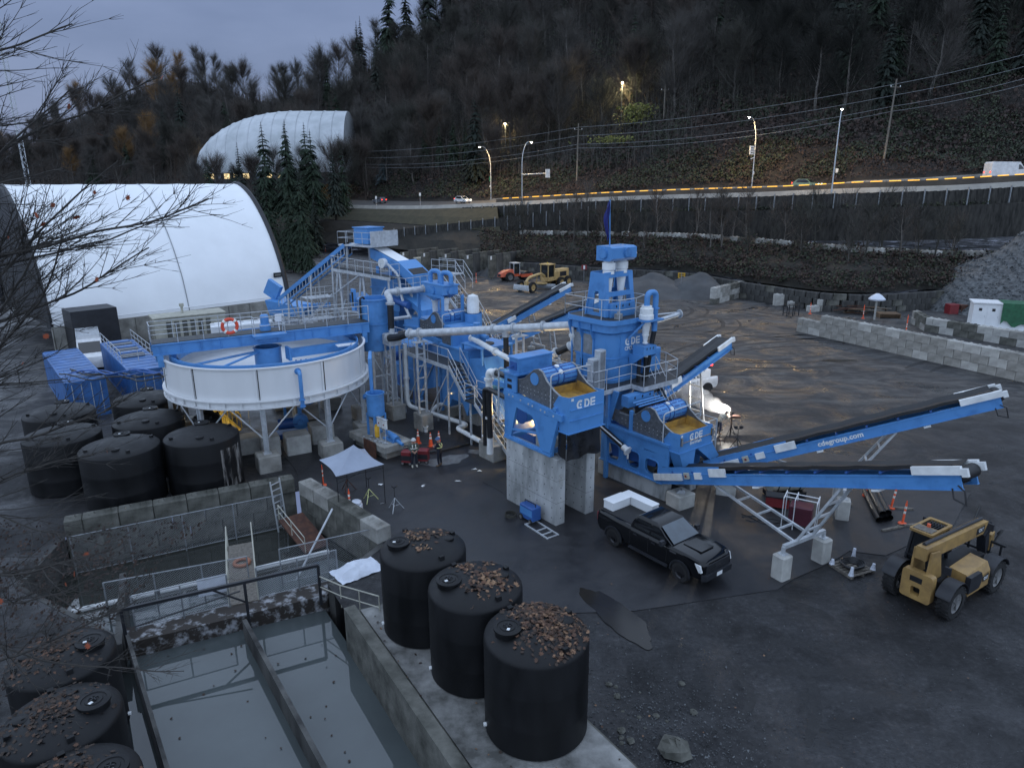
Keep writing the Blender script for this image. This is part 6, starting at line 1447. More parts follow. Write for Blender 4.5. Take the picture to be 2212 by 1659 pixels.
def conveyor(label,start,az,L,z0,z1,guards=True,name=None,legs=(),head=True,near=-1,lettering=None,w=.95,cover_len=4.5):
 t=thing('stockpile_conveyor',label,'conveyor',(start[0],start[1],0),az,'stockpile conveyors')
 ang=math.atan2(z1-z0,L);ca,sa=cos(ang),sin(ang);LL=hypot(L,z1-z0)
 def Q(s,y,h): return (s*ca-h*sa,y,z0+s*sa+h*ca)
 def qb(b,s0,s1,y0,y1,h0,h1): b.add([Q(s,y,h) for h in (h0,h1) for s,y in ((s0,y0),(s1,y0),(s1,y1),(s0,y1))],[(0,3,2,1),(4,5,6,7),(0,1,5,4),(1,2,6,5),(2,3,7,6),(3,0,4,7)])
 hw=w/2
 for s in (-1,1):
  b=MB();qb(b,0,LL,s*hw-.03,s*hw+.03,-.45,0.0);qb(b,0,LL,s*hw-.07,s*hw+.07,-.02,.03);qb(b,0,LL,s*hw-.07,s*hw+.07,-.48,-.44);b.build('side_beam','blue',t,0)
 b=MB();n=int(LL/.5)
 for i in range(n):
  s0,s1=.2+(LL-.4)*i/n,.2+(LL-.4)*(i+1)/n
  z_=[.20+.02*sin(i*1.7),.20+.02*sin((i+1)*1.7)]
  for (ya,yb,ha,hb) in ((-hw,-hw*.45,.16,.06),(-hw*.45,hw*.45,.06,.06),(hw*.45,hw,.06,.16)):
   b.add([Q(s0,ya,z_[0]+ha),Q(s1,ya,z_[1]+ha),Q(s1,yb,z_[1]+hb),Q(s0,yb,z_[0]+hb)],[(0,1,2,3)])
  for s in (-1,1): b.add([Q(s0,s*hw,z_[0]+.16),Q(s1,s*hw,z_[1]+.16),Q(s1,s*(hw+.015),z_[1]+.02),Q(s0,s*(hw+.015),z_[0]+.02)],[(0,1,2,3)])
 b.build('belt','black_rubber',t,40)
 b=MB();qb(b,.2,LL-.2,-hw+.04,hw-.04,-.36,-.33);b.build('return_belt','black_rubber',t)
 k=int(LL/1.3)
 for i in range(1,k): b=MB();b.tube([Q(LL*i/k,-hw-.06,.12),Q(LL*i/k,hw+.06,.12)],.055,8);b.build('idler','blue_dark',t)
 b=MB();b.tube([Q(LL-.05,-hw+.05,.02),Q(LL-.05,hw-.05,.02)],.24,16);b.build('head_pulley','black_rubber',t);b=MB();b.tube([Q(.1,-hw+.05,.02),Q(.1,hw-.05,.02)],.24,16);b.build('tail_pulley','black_rubber',t)
 for s in (-1,1):
  b=MB();qb(b,LL-1.55,LL+.10,s*(hw+.06)-.07,s*(hw+.06)+.07,.05,.34);qb(b,LL+.10,LL+.3,s*(hw+.06)-.06,s*(hw+.06)+.06,-.02,.26);b.build('head_guard','sign_white',t,0)
 if guards:
  for s in (-1,1):
   for (s0,s1) in ((.0,.55),(.58,1.3),(1.33,2.05)): b=MB();qb(b,s0,s1,s*(hw+.10)-.05,s*(hw+.10)+.05,-.28,.06);b.build('tail_guard','sign_white',t,0)
   b=MB();qb(b,2.9,3.35,s*(hw+.07)-.04,s*(hw+.07)+.04,-.22,.10);b.build('nip_guard','sign_white',t,0)
   b=MB();qb(b,3.9,4.9,s*(hw+.08)-.05,s*(hw+.08)+.05,-.10,.28);b.build('skirt_guard','sign_white',t,0)
  b=MB();qb(b,2.25,2.55,-hw-.16,-hw-.05,-.2,.1);b.build('stop_switch','beige',t,0);b=MB();qb(b,2.35,2.45,-hw-.19,-hw-.16,-.1,.0);b.build('stop_button','red_box',t,0)
  b=MB();
  for s in (-1,1): qb(b,.3,cover_len,s*hw-.02,s*hw+.02,.03,.36)
  b.build('skirt_board','blue',t,0)
 b=MB();qb(b,LL-3.2,LL-2.9,-hw-.1,hw+.1,-.58,-.5);qb(b,LL*.42,LL*.42+.3,-hw-.1,hw+.1,-.58,-.5);b.build('scraper','sign_white',t,0)
 b=MB();b.tube([Q(LL-.3,-hw-.08,-.4),Q(LL-.3,-hw-.1,-.75),Q(LL+.05,-hw-.1,-.95),Q(LL+.1,-hw-.1,-.5),Q(LL-.1,-hw-.08,-.3)],.025,6);b.build('cable_loop','black_rubber',t)
 if lettering:
  s_,txt,sz=lettering
  o=text(txt,t,(0,0,0),(0,0,0),sz,'sign_white',bold=.03);q_=Q(s_,-hw-.036,-.2);o.location=q_;o.rotation_euler=(radians(90),-ang,0)
 for (s_,fx,wide,hb,*np_) in legs:
  top=Q(s_,0,-.5);b=MB()
  for y in (-.42,.42): b.bar((top[0],y,top[2]),(fx,y*1.3,hb+.35),.10,.10)
  for f in (.3,.55,.8): b.bar(vl((top[0],-.42,top[2]),(fx,-.55,hb+.35),f),vl((top[0],.42,top[2]),(fx,.55,hb+.35),f),.08,.08)
  if not np_:
   b.bar((fx,-wide,hb+.33),(fx,wide,hb+.33),.16,.16)
   for y in (-wide,wide): b.bar((fx,y,hb),(fx,y,hb+.33),.12,.12);b.box(fx-.16,fx+.16,y-.16,y+.16,hb,hb+.03)
  b.build('leg','galv',t,0)
  for y in (() if np_ else (-wide,wide)): b=MB();b.bbox(fx-.3,fx+.3,y-.3,y+.3,0,hb,.06);b.build('post_block','concrete_pale',t)
 b=MB();b.bbox(.9,1.9,-.55,.55,0,max(.2,z0-.55),.05);b.build('tail_block','concrete_pale',t)
 b=MB();b.lathe([(.3,max(.2,z0-.55)),(.08,z0-.42)],(1.4,0),4);b.build('tail_foot','galv',t)
 return t
A0=PW(1.55,8.85);B0=PW(.85,6.6)
conveyor('blue stockpile conveyor with a web address on its side, rising to the right',(A0.x,A0.y),radians(-21),12.6,1.35,6.55,legs=((9.3,6.9,1.15,1.05),(3.2,6.86,.75,1.0,0)),lettering=(6.9,'cdegroup.com',.36))
conveyor('blue stockpile conveyor passing above the black pickup and concrete posts',(B0.x,B0.y),radians(-59),14.2,1.30,6.45,legs=((10.6,8.55,1.3,1.1),(4.0,8.48,.75,1.05,0)))
conveyor('blue conveyor farthest back, head pointing to the yellow grader',(-3.6,61.8),radians(38),11.6,2.2,6.0,legs=((7.0,7.8,1.0,.3),))
conveyor('blue conveyor partly hidden behind the long grey pipe and the tower',(-3.6,58.2),radians(24),13.0,1.7,5.6,legs=((8.0,8.2,1.0,.3),))
E0=PW(-4.2,9.0)
conveyor('blue conveyor rising behind the tower platform towards the yard',(E0.x,E0.y),radians(40),10.0,2.6,5.6,legs=((7.0,7.4,1.0,.3),))
def poly_tank(label,x,y,z,r,h,seed=0,lid_dir=200,group='black poly tanks',name='poly_tank'):
 t=thing(name,label,'tank',(x,y,z),radians(seed*37 % 360),group);rr=random.Random(seed)
 b=MB();prof=[(r*.97,0),(r,.06),(r*1.0,h*.28),(r*1.006,h*.3),(r,h*.32),(r,h*.62),(r*1.006,h*.64),(r,h*.66),(r,h-.1),(r*.99,h-.03),(r*.955,h+.03),(r*.82,h+.12),(r*.55,h+.25),(r*.28,h+.33),(0.0,h+.36)]
 b.lathe(prof,n=56,capb=True);b.build('shell','poly_black',t,30)
 a=radians(lid_dir)-radians(seed*37 % 360);lx,ly=r*.56*cos(a),r*.56*sin(a)
 b=MB();b.lathe([(.36,h+.08),(.36,h+.30),(.40,h+.30),(.40,h+.36),(.30,h+.38),(.29,h+.36),(.22,h+.36),(.21,h+.38),(.13,h+.38),(.12,h+.36),(0,h+.36)],(lx,ly),26);ld=b.build('manway_lid','poly_black',t)
 b=MB();b.bar((lx-.1,ly,h+.40),(lx+.1,ly,h+.40),.025,.03);b.bar((lx,ly-.1,h+.40),(lx,ly+.1,h+.40),.025,.03);b.build('lid_cross','dark_metal',ld);b=MB();b.box(lx-.18,lx-.08,ly-.1,ly-.02,h+.38,h+.39);b.build('lid_sticker','sign_white',ld)
 a2=a+pi;b=MB();b.lathe([(.2,h+.1),(.2,h+.26),(.17,h+.28),(0,h+.28)],(r*.6*cos(a2),r*.6*sin(a2)),18);b.build('fitting','poly_black',t)
 for k in range(3):
  a3=a+pi/2+k*pi*.5+.4;cx,cy=r*.86*cos(a3),r*.86*sin(a3);b=MB();b.bar((cx*.9,cy*.9,h+.14),(cx,cy,h+.16),.16,.14);b.build('lifting_lug','poly_black',t)
 b=MB();b.tube([(r*.98*cos(a),r*.98*sin(a),.3),(r*1.05*cos(a),r*1.05*sin(a),.3)],.06,8);b.build('outlet','sign_white',t)
 return t
NEAR=[(-3.15,21.85,'black poly tank with few leaves on top, farthest of the near three'),(-1.2,19.45,'black poly tank with brown leaves on one side, middle of the near three'),(.65,17.0,'black poly tank thickly covered with dead leaves, nearest the camera')]
for k,(x,y,lab) in enumerate(NEAR): poly_tank(lab,x,y,.47,1.5,3.05,k,195,'near row of black tanks')
for k,(x,y,h,lab) in enumerate([(-16.64,35.1,2.95,'black poly tank with a pale stain down its side, beside the thickener leg'),(-20.1,33.4,2.95,'black poly tank at the front of the left cluster'),(-20.7,37.6,3.0,'black poly tank in the middle of the left cluster'),(-22.9,41.6,3.0,'black poly tank at the back of the left cluster by the blue containers'),
  (-24.3,35.4,2.9,'black poly tank at the left behind bare twigs'),(-26.9,39.3,2.9,'black poly tank with a rusty stain on its lid, back left of the cluster')]): poly_tank(lab,x,y,0,1.88,h,10+k,110,'left cluster of black tanks')
poly_tank('narrow black tank half hidden behind the left cluster',-17.9,38.7,0,.8,2.7,20,110,'left cluster of black tanks')
for k,(x,y,lab) in enumerate([(-13.3,17.5,'leaf-strewn black tank at the lower left, farthest of the three by the pond'),(-11.75,15.0,'leaf-strewn black tank at the lower left, middle of the three by the pond'),(-10.1,12.8,'leaf-strewn black tank at the lower left, cut by the bottom edge')]): poly_tank(lab,x,y,-.3,1.42,2.75,30+k,20,'lower left black tanks')
mat('stain_grey',(0.16,0.15,0.14),.8,scale=3,c2=(.05,.05,.05),detail=8);mat('stain_rust',(0.30,0.085,0.03),.8,scale=4,c2=(.10,.03,.02),detail=8)
b=MB();b.lathe([(1.893,.3),(1.893,2.5)],(-16.64,35.1),14,radians(-40),radians(5));
mt=bpy.data.materials.new('lime_stain');mt.use_nodes=True;nt=mt.node_tree;pb=nt.nodes['Principled BSDF'];pb.inputs['Base Color'].default_value=(.19,.18,.17,1);pb.inputs['Roughness'].default_value=.85
tc=nt.nodes.new('ShaderNodeTexCoord');mp=nt.nodes.new('ShaderNodeMapping');mp.inputs['Scale'].default_value=(2.5,2.5,.5);nn=nt.nodes.new('ShaderNodeTexNoise');nn.inputs['Scale'].default_value=1.6;nn.inputs['Detail'].default_value=9;rp=nt.nodes.new('ShaderNodeValToRGB');rp.color_ramp.elements[0].position=.46;rp.color_ramp.elements[1].position=.62
nt.links.new(tc.outputs['Object'],mp.inputs['Vector']);nt.links.new(mp.outputs['Vector'],nn.inputs['Vector']);nt.links.new(nn.outputs['Fac'],rp.inputs['Fac']);nt.links.new(rp.outputs['Color'],pb.inputs['Alpha']);M['lime_stain']=mt
tk=[o for o in bpy.data.objects if o.get('label','').startswith('black poly tank with a pale stain')][0]
o=b.mesh('stain',60);o=ob('stain',o,'lime_stain',tk);o.matrix_parent_inverse=Matrix.Rotation(-tk.rotation_euler.z,4,'Z') @ Matrix.Translation(-tk.location)
LEAF=[(0,-.5),(.10,-.18),(.34,-.30),(.30,-.10),(.52,.05),(.30,.14),(.38,.40),(.14,.28),(0,.55),(-.14,.28),(-.38,.40),(-.30,.14),(-.52,.05),(-.30,-.10),(-.34,-.30),(-.10,-.18)]
def leaves(name,n,place,size,mats,label,seed=0,kind='stuff'):
 rr=random.Random(seed);groups={m: MB() for m in mats};base=None
 for i in range(n):
  p,nrm=place(rr);m=rr.choice(mats);s=size*rr.uniform(.55,1.25);q=Vector((rr.gauss(0,.32),rr.gauss(0,.32),1)).normalized();a=rr.uniform(0,6.28)
  nrm=(Vector(nrm)+Vector((rr.gauss(0,.35),rr.gauss(0,.35),0))).normalized();x=nrm.orthogonal().normalized();x=Matrix.Rotation(a,3,nrm) @ x;y=nrm.cross(x);cu=rr.uniform(-.3,.5)
  b=groups[m];o=len(b.v)
  for (u,v) in LEAF: b.v.append(tuple(Vector(p)+x*u*s+y*v*s+nrm*(cu*s*(u*u+v*v)+.01)))
  b.v.append(tuple(Vector(p)+nrm*.012));k=len(LEAF)
  for j in range(k): b.f.append((o+j,o+(j+1) % k,o+k))
 ob_=None
 for m,b in groups.items():
  if not b.v: continue
  me=bpy.data.meshes.new(name);me.from_pydata(b.v,[],b.f);me.materials.append(M[m]);o=bpy.data.objects.new(name,me);col.objects.link(o)
  o['kind']='stuff';o['label']=label
 return
def on_tank(tx,ty,z,r,h,dens):
 def f(rr):
  for _ in range(400):
   u,v=rr.uniform(-1,1),rr.uniform(-1,1);d=hypot(u,v)
   if d<.98 and rr.random()<dens(u,v): break
  zz=h+.36-.38*d ** 1.6+rr.uniform(.0,.05);return (tx+u*r,ty+v*r,z+zz),(u*.25,v*.25,1)
 return f
def blobd(cs): return lambda u,v: max(math.exp(-((u-a) ** 2+(v-c) ** 2)/(2*s*s))*k for a,c,s,k in cs)
leaves('leaf_litter',950,on_tank(.65,17.0,.47,1.5,3.05,blobd([(.30,-.1,.36,1.0),(.05,.45,.3,.9),(.45,-.55,.2,.8),(.3,.3,.3,.9)])),.15,['leaf_brown','leaf_dark','leaf_tan','leaf_dark','leaf_brown'],'thick dead leaves on the nearest black tank',1)
leaves('leaf_litter',300,on_tank(-1.2,19.45,.47,1.5,3.05,blobd([(.35,-.1,.22,1.0),(.1,-.35,.16,.8),(-.25,.45,.15,.9),(.2,.7,.12,.7)])),.17,['leaf_brown','leaf_tan','leaf_brown','leaf_tan','leaf_dark'],'brown maple leaves on the middle black tank',2)
leaves('leaf_litter',150,on_tank(-3.15,21.85,.47,1.5,3.05,blobd([(-.1,.2,.25,1.0),(.3,.3,.15,.8),(.0,-.4,.12,.6)])),.15,['leaf_brown','leaf_dark','leaf_dark','leaf_tan'],'brown leaves on the farthest near black tank',3)
for k,(x,y) in enumerate([(-13.3,17.5),(-11.75,15.0),(-10.1,12.8)]): leaves('leaf_litter',420,on_tank(x,y,-.3,1.42,2.75,blobd([(-.3,-.1,.45,1.0),(.0,.2,.3,.6)])),.13,['leaf_brown','leaf_dark','leaf_dark','leaf_dark'],'dead leaves on a lower left black tank',10+k)
def in_poly(poly,z):
 xs=[p[0] for p in poly];ys=[p[1] for p in poly]
 def f(rr):
  for _ in range(200):
   x,y=rr.uniform(min(xs),max(xs)),rr.uniform(min(ys),max(ys));c=False;n=len(poly)
   for i in range(n):
    x0,y0=poly[i];x1,y1=poly[(i+1) % n]
    if (y0>y) != (y1>y) and x<(x1-x0)*(y-y0)/(y1-y0)+x0: c=not c
   if c: break
  return (x,y,z+.01),(0,0,1)
 return f
leaves('leaf_litter',420,in_poly([(-26,12),(-9.2,9),(-14.8,22),(-20.6,25.4),(-22,29),(-32,32),(-36,20)],0.02),.16,['leaf_brown','leaf_dark','leaf_tan'],'fallen leaves on the dark ground at the lower left',20)
leaves('leaf_litter',120,in_poly([SL(.3,.1),SL(14,.1),SL(14,4.3),SL(.6,3.9)],.47),.11,['leaf_dark','leaf_dark','leaf_tan'],'wet leaves on the old slab',21)
leaves('leaf_litter',60,in_poly([(-4.5,12),(4,12),(22,23),(12,29),(1,28)],.035),.07,['leaf_tan','leaf_brown'],'scattered leaves on the yard',22)
leaves('leaf_litter',32,in_poly([(-13.4,22.2),(-8.3,24.6),(-3.3,17.5),(-8.6,15)],-1.19),.10,['leaf_dark'],'sunken leaves on the pond',23)
def loft(b,secs,close=True):
 n=len(secs[0]);o=len(b.v)
 for s in secs: b.v+=s
 for k in range(len(secs)-1):
  for i in range(n): j=(i+1) % n;b.f.append((o+k*n+i,o+k*n+j,o+(k+1)*n+j,o+(k+1)*n+i))
 if close: b.f+=[tuple(o+i for i in range(n-1,-1,-1)),tuple(o+(len(secs)-1)*n+i for i in range(n))]
def body_sec(x,w,zb,zt,cr_=.12): return [(x,-w*.94,zb),(x,-w,zb+.18),(x,-w,zt-.22),(x,-w*.985,zt-.09),(x,-w*.92,zt-.015),(x,-w*.6,zt),(x,w*.6,zt),(x,w*.92,zt-.015),(x,w*.985,zt-.09),(x,w,zt-.22),(x,w,zb+.18),(x,w*.94,zb)]
def pickup(label,loc,rz,paint,crew=True,name='pickup_truck'):
 t=thing(name,label,'pickup',loc,rz)
 b=MB();loft(b,[body_sec(-2.95,.95,.62,1.36),body_sec(-2.8,.985,.5,1.40),body_sec(-1.0,1.0,.48,1.40),body_sec(-.9,1.0,.48,1.36),body_sec(1.0,1.0,.48,1.36),body_sec(1.25,.995,.48,1.38),body_sec(2.2,.98,.48,1.36),body_sec(2.62,.96,.5,1.32),body_sec(2.84,.90,.52,1.24),body_sec(2.92,.84,.55,1.12)]);bd=b.build('body',paint,t,38)
 b=MB();loft(b,[[(-.98,-.90,1.36),(-.98,.90,1.36),(1.32,.90,1.36),(1.32,-.90,1.36)],[(-.88,-.86,1.62),(-.88,.86,1.62),(.86,.86,1.62),(.86,-.86,1.62)],[(-.74,-.76,1.88),(-.74,.76,1.88),(.46,.76,1.89),(.46,-.76,1.89)],[(-.60,-.66,1.945),(-.60,.66,1.945),(.30,.66,1.945),(.30,-.66,1.945)]]);cb=b.build('cab',paint,t,30)
 b=MB();b.add([(1.30,-.80,1.40),(1.30,.80,1.40),(.52,.68,1.87),(.52,-.68,1.87)],[(0,1,2,3)]);o=b.build('windscreen','glass_sky',cb);o.location=(.03,0,.012)
 for s in (-1,1):
  for (x0,x1,x2,x3) in ((.18,1.0,.48,.16),(-.80,.08,.08,-.68)):
   b=MB();b.add([(x0,s*.905,1.42),(x1,s*.905,1.42),(x2,s*.795,1.83),(x3,s*.795,1.83)],[(0,1,2,3)]);b.build('side_window','glass_dark',cb)
  b=MB();b.cbox((.98,s*1.14,1.44),(.14,.22,.22));b.bar((1.0,s*.9,1.40),(1.0,s*1.1,1.42),.05);mr=b.build('mirror','black_frame',t);b=MB();b.cbox((1.055,s*1.14,1.44),(.01,.16,.06));b.build('mirror_cap','chrome',mr)
  for x in (-1.9,1.85):
   wheel(t,x,s*.86,.43,.30,'rim_dark')
   b=MB();pts=[(x+.53*cos(a),.46+.53*sin(a)) for a in [radians(-8+i*196/14) for i in range(15)]];inn=[(x+.46*cos(a),.46+.46*sin(a)) for a in [radians(-8+i*196/14) for i in range(15)]]
   n=15
   b.v=[(p[0],s*1.0,p[1]) for p in pts]+[(p[0],s*1.035,p[1]) for p in pts]+[(p[0],s*1.0,p[1]) for p in inn]+[(p[0],s*1.035,p[1]) for p in inn]
   for i in range(n-1): b.f+=[(i,i+1,n+i+1,n+i),(n+i,n+i+1,3*n+i+1,3*n+i),(2*n+i,3*n+i,3*n+i+1,2*n+i+1)]
   b.build('wheel_arch','black_frame',t,30)
   b=MB();b.v=[(x,s*1.003,.46)]+[(p[0],s*1.003,p[1]) for p in inn];b.f=[(0,i,i+1) for i in range(1,15)];b.build('wheel_well','black_rubber',t,0)
  b=MB();b.bar((-.9,s*1.04,.47),(1.25,s*1.04,.47),.16,.06);b.build('side_step','black_frame',t,0)
  b=MB();b.prism([(2.90-.36,1.17),(2.90-.10,1.14),(2.90-.02,.86),(2.90-.14,.84),(2.90-.30,1.05)],s*.86,s*.98);b.build('headlight','sign_white',t,0)
  b=MB();b.cbox((2.88,s*.74,.66),(.08,.10,.18));b.build('fog_light','sign_white',t,0)
  b=MB();b.cbox((-2.95,s*.88,1.1),(.05,.14,.4));b.build('tail_light','red_box',t,0)
  for x in (-.92,.12,1.12): b=MB();b.box(x-.008,x+.008,s*1.0-.004,s*1.0+.004,.62,1.28);b.build('door_gap','black_rubber',bd)
  for x in (-.7,.32): b=MB();b.bar((x,s*1.025,1.14),(x+.2,s*1.025,1.14),.03,.04);b.build('door_handle','black_frame',t)
  b=MB();b.box(1.28,1.62,s*1.0-.01,s*1.0+.006,1.16,1.22);b.build('badge','chrome',t)
 b=MB();b.box(2.88,2.95,-.74,.74,.78,1.12);gr=b.build('grille','black_frame',t)
 b=MB()
 for z in (.86,.95,1.04): b.box(2.945,2.965,-.70,.70,z,z+.025)
 b.build('grille_bar','dark_metal',gr)
 b=MB();loft(b,[[(2.86,-.94,.46),(2.86,-.94,.76),(2.86,.94,.76),(2.86,.94,.46)],[(3.04,-.80,.5),(3.04,-.82,.74),(3.04,.82,.74),(3.04,.80,.5)]]);b.build('bumper','black_frame',t,0)
 b=MB();b.box(3.045,3.055,-.17,.17,.54,.70);b.build('number_plate','sign_white',t)
 b=MB();b.cbox((1.95,0,1.385),(.9,.8,.04));b.build('hood_bulge',paint,t)
 b=MB();b.box(-2.86,-1.02,-.82,.82,1.40,1.408);b.build('bed_floor','black_rubber',t)
 return t
pk=pickup('glossy black crew cab pickup with white tool boxes in its bed',(6.45,27.25,.03),radians(-52.4),'car_black')
text('GMC',pk,(2.975,0,.985),(radians(90),0,radians(90)),.17,'chrome',bold=.02)
for (x0,x1,y0,y1,lab) in ((-2.9,-1.05,.55,1.0,'long white tool box along the far rail of the pickup bed'),(-2.95,-2.35,-.6,.53,'white tool box across the tail of the pickup bed')):
 ce=Matrix.Rotation(radians(-52.4),3,'Z') @ Vector(((x0+x1)/2,(y0+y1)/2,1.41))+Vector((6.45,27.25,.03))
 t=thing('tool_box',lab,'tool box',ce,radians(-52.4),'tool boxes in the pickup bed');b=MB();b.bbox((x0-x1)/2,(x1-x0)/2,(y0-y1)/2,(y1-y0)/2,0,.36,.02);b.build('box','white',t);b=MB();b.bbox((x0-x1)/2-.02,(x1-x0)/2+.02,(y0-y1)/2-.02,(y1-y0)/2+.02,.36,.42,.02);b.build('lid','white',t)
sv=pickup('white welding service truck with gas bottles on its deck, beyond the plant',(12.9,51.6,.0),radians(205),'car_white',name='service_truck')
b=MB();b.bbox(-2.2,-1.3,-.95,.95,1.38,2.0,.03);b.build('tool_chest','white',sv);b=MB();b.cbox((-2.6,0,1.9),(.3,.5,.35));b.build('welder_unit','black_frame',sv);b=MB();b.cbox((-2.6,.45,2.2),(.2,.2,.12));b.build('beacon','tail_red',sv)
for k in range(4): b=MB();b.tube([(-2.9,-.55+(k % 2)*.35,1.6+(k // 2)*.32),(-2.3,-.55+(k % 2)*.35,1.6+(k // 2)*.32)],.14,12);b.build('gas_bottle','sign_white',sv)
tl=thing('telehandler','yellow telehandler parked at the right with its boom lowered','telehandler',(17.15,24.5,0),radians(33))
def big_wheel(parent,x,y,r,w,rim='rim_grey'):
 ty=wheel(parent,x,y,r,w,rim);b=MB()
 for i in range(22):
  a=2*pi*i/22
  for s in (-1,1): b.bar((x+r*cos(a),y+s*w*.05,r+r*sin(a)),(x+r*cos(a+.16),y+s*w*.48,r+r*sin(a+.16)),.07,.06,up=(cos(a),0,sin(a)))
 b.build('tread','tyre',ty,0);return ty
for x in (-1.62,1.62):
 for s in (-1,1):
  big_wheel(tl,x,s*1.02,.66,.44)
  b=MB();pts=[(x+.78*cos(a),.72+.78*sin(a)) for a in [radians(25+i*13) for i in range(11)]]
  b.v=[(p[0],s*1.02-.27,p[1]) for p in pts]+[(p[0],s*1.02+.27,p[1]) for p in pts]+[(p[0],s*1.02-.25,p[1]-.05) for p in pts]+[(p[0],s*1.02+.25,p[1]-.05) for p in pts]
  for i in range(10): b.f+=[(i,i+1,11+i+1,11+i),(22+i,33+i,33+i+1,22+i+1),(i,22+i,23+i,i+1),(11+i,12+i,34+i,33+i)]
  b.build('mudguard','black_frame',tl,40)
b=MB();b.box(-2.1,2.2,-.42,.42,.62,1.15);b.bar((-1.62,-1,.66),(-1.62,1,.66),.24);b.bar((1.62,-1,.66),(1.62,1,.66),.24);b.build('chassis','dark_metal',tl,0)
b=MB();out=rrect(-.62,.50,.48,1.62,.12);inn=rrect(-.22,.12,.66,1.0,.06);b.ring_plate(out,inn,-2.35,-2.05,'yz');b.build('counterweight','cat_yellow',tl,40)
b=MB();b.box(-2.36,-2.352,-.25,.2,1.2,1.42);b.box(-2.10,-2.06,-.3,.24,.65,1.3);b.build('recess','black_rubber',tl)
for s in (-1,1): b=MB();b.prism([(-2.2,1.2),(-1.1,1.2),(-1.45,2.35),(-2.1,2.45)],s*.30-.04,s*.30+.04);b.build('boom_tower','cat_yellow',tl,0)
b=MB();b.bar((-2.25,0,2.36),(2.55,0,2.16),.40,.50);bo=b.build('boom','cat_yellow',tl,0)
b=MB();b.tube([(-2.0,.05,2.64),(2.5,.05,2.45)],.075,8);b.build('hose_cover','black_frame',bo)
b=MB();b.bar((2.45,0,2.15),(2.85,0,1.85),.46,.66);b.bar((2.75,0,1.9),(3.05,0,.9),.34,.3);b.build('boom_head','black_frame',tl,0)
b=MB();b.box(1.65,2.3,-.208,-.202,2.04,2.32);b.build('decal','black_frame',bo);text('CAT',bo,(2.0,-.212,2.18),(radians(90),radians(2.4),0),.20,'sign_white',bold=.03)
b=MB();loft(b,[[(-.75,-1.2,.62),(-.75,-.42,.62),(-.75,-.42,1.52),(-.75,-1.05,1.46),(-.75,-1.2,1.2)],[(.85,-1.2,.62),(.85,-.42,.62),(.85,-.42,1.62),(.85,-1.05,1.56),(.85,-1.2,1.25)],[(1.05,-1.12,.7),(1.05,-.45,.7),(1.05,-.45,1.4),(1.05,-1.0,1.35),(1.05,-1.12,1.1)]]);eh=b.build('engine_hood','cat_yellow',tl,20)
b=MB();b.prism([(-.78,.75),(.05,.75),(.22,1.15),(.05,1.42),(-.78,1.42)],-1.235,-1.05);b.build('hood_grille','black_frame',eh,0);b=MB();b.prism([(.3,.92),(.72,.92),(.72,1.18),(.3,1.12)],-1.222,-1.205);b.build('decal','black_frame',eh,0);text('CAT',eh,(.51,-1.226,1.03),(radians(90),0,0),.17,'sign_white',bold=.03)
cbn=MB()
C8={}
for (x0,y0,x1,y1) in ((-1.0,.28,-.85,.34),(.62,.28,.42,.34),(.62,1.12,.42,1.04),(-1.0,1.12,-.85,1.04)): cbn.bar((x0,y0,.95),(x1,y1,2.5),.09)
for z in (.98,1.5): cbn.bar((-1,.28,z),(.62,.28,z),.07);cbn.bar((-1,1.12,z),(.62,1.12,z),.07);cbn.bar((-1,.28,z),(-1,1.12,z),.07);cbn.bar((.62,.28,z),(.62,1.12,z),.07)
cbn.box(-1.0,.62,.28,1.12,.7,.98);cb=cbn.build('cab','black_frame',tl,0)
for (pts) in (((-.98,.3,1.0),(.6,.3,1.0),(.42,.35,2.48),(-.84,.35,2.48)),((-.98,1.1,1.0),(.6,1.1,1.0),(.42,1.05,2.48),(-.84,1.05,2.48)),((.6,.3,1.0),(.6,1.1,1.0),(.42,1.05,2.48),(.42,.35,2.48)),((-.98,.3,1.0),(-.98,1.1,1.0),(-.84,1.05,2.48),(-.84,.35,2.48))):
 b=MB();b.add(pts,[(0,1,2,3)]);b.build('glass','glass_dark',cb,0)
b=MB();b.ring_plate(rrect(-1.0,.6,.25,1.15,.08),rrect(-.35,.45,.36,1.04,.05),2.50,2.60,'xy');b.build('cab_roof','cat_yellow',cb)
b=MB();b.box(-.9,-.45,.35,1.05,2.6,2.63);b.build('roof_panel','wood_grey',cb)
b=MB()
for i in range(7): b.bar((-.34,.38+i*.11,2.56),(.44,.38+i*.11,2.56),.03)
b.bar((.05,.36,2.57),(.05,1.04,2.57),.03);b.build('roof_grille','black_frame',cb,0)
b=MB();b.tube([(-.4,.7,2.6),(-.4,.7,2.75)],.07,10);b.build('beacon','orange_paint',cb)
for (x,y,z) in ((.75,1.35,2.2),(-2.0,-.9,1.9),(1.9,-.55,2.4)): b=MB();b.bar((x,y*.75,z-.5),(x,y,z),.04);b.cbox((x,y,z+.08),(.08,.22,.3));b.build('mirror','black_frame',tl)
b=MB()
for y in (-.6,-.2,.2,.6): b.bar((3.2,y,.25),(3.2,y,1.3),.07)
for z in (.3,.8,1.3): b.bar((3.2,-.75,z),(3.2,.75,z),.09)
b.bar((3.05,0,1.0),(3.2,0,.9),.3,.4);b.build('fork_carriage','dark_metal',tl,0)
for y in (-.45,.45): b=MB();b.bar((3.25,y,.12),(4.3,y,.10),.12,.05);b.build('fork','dark_metal',tl,0)
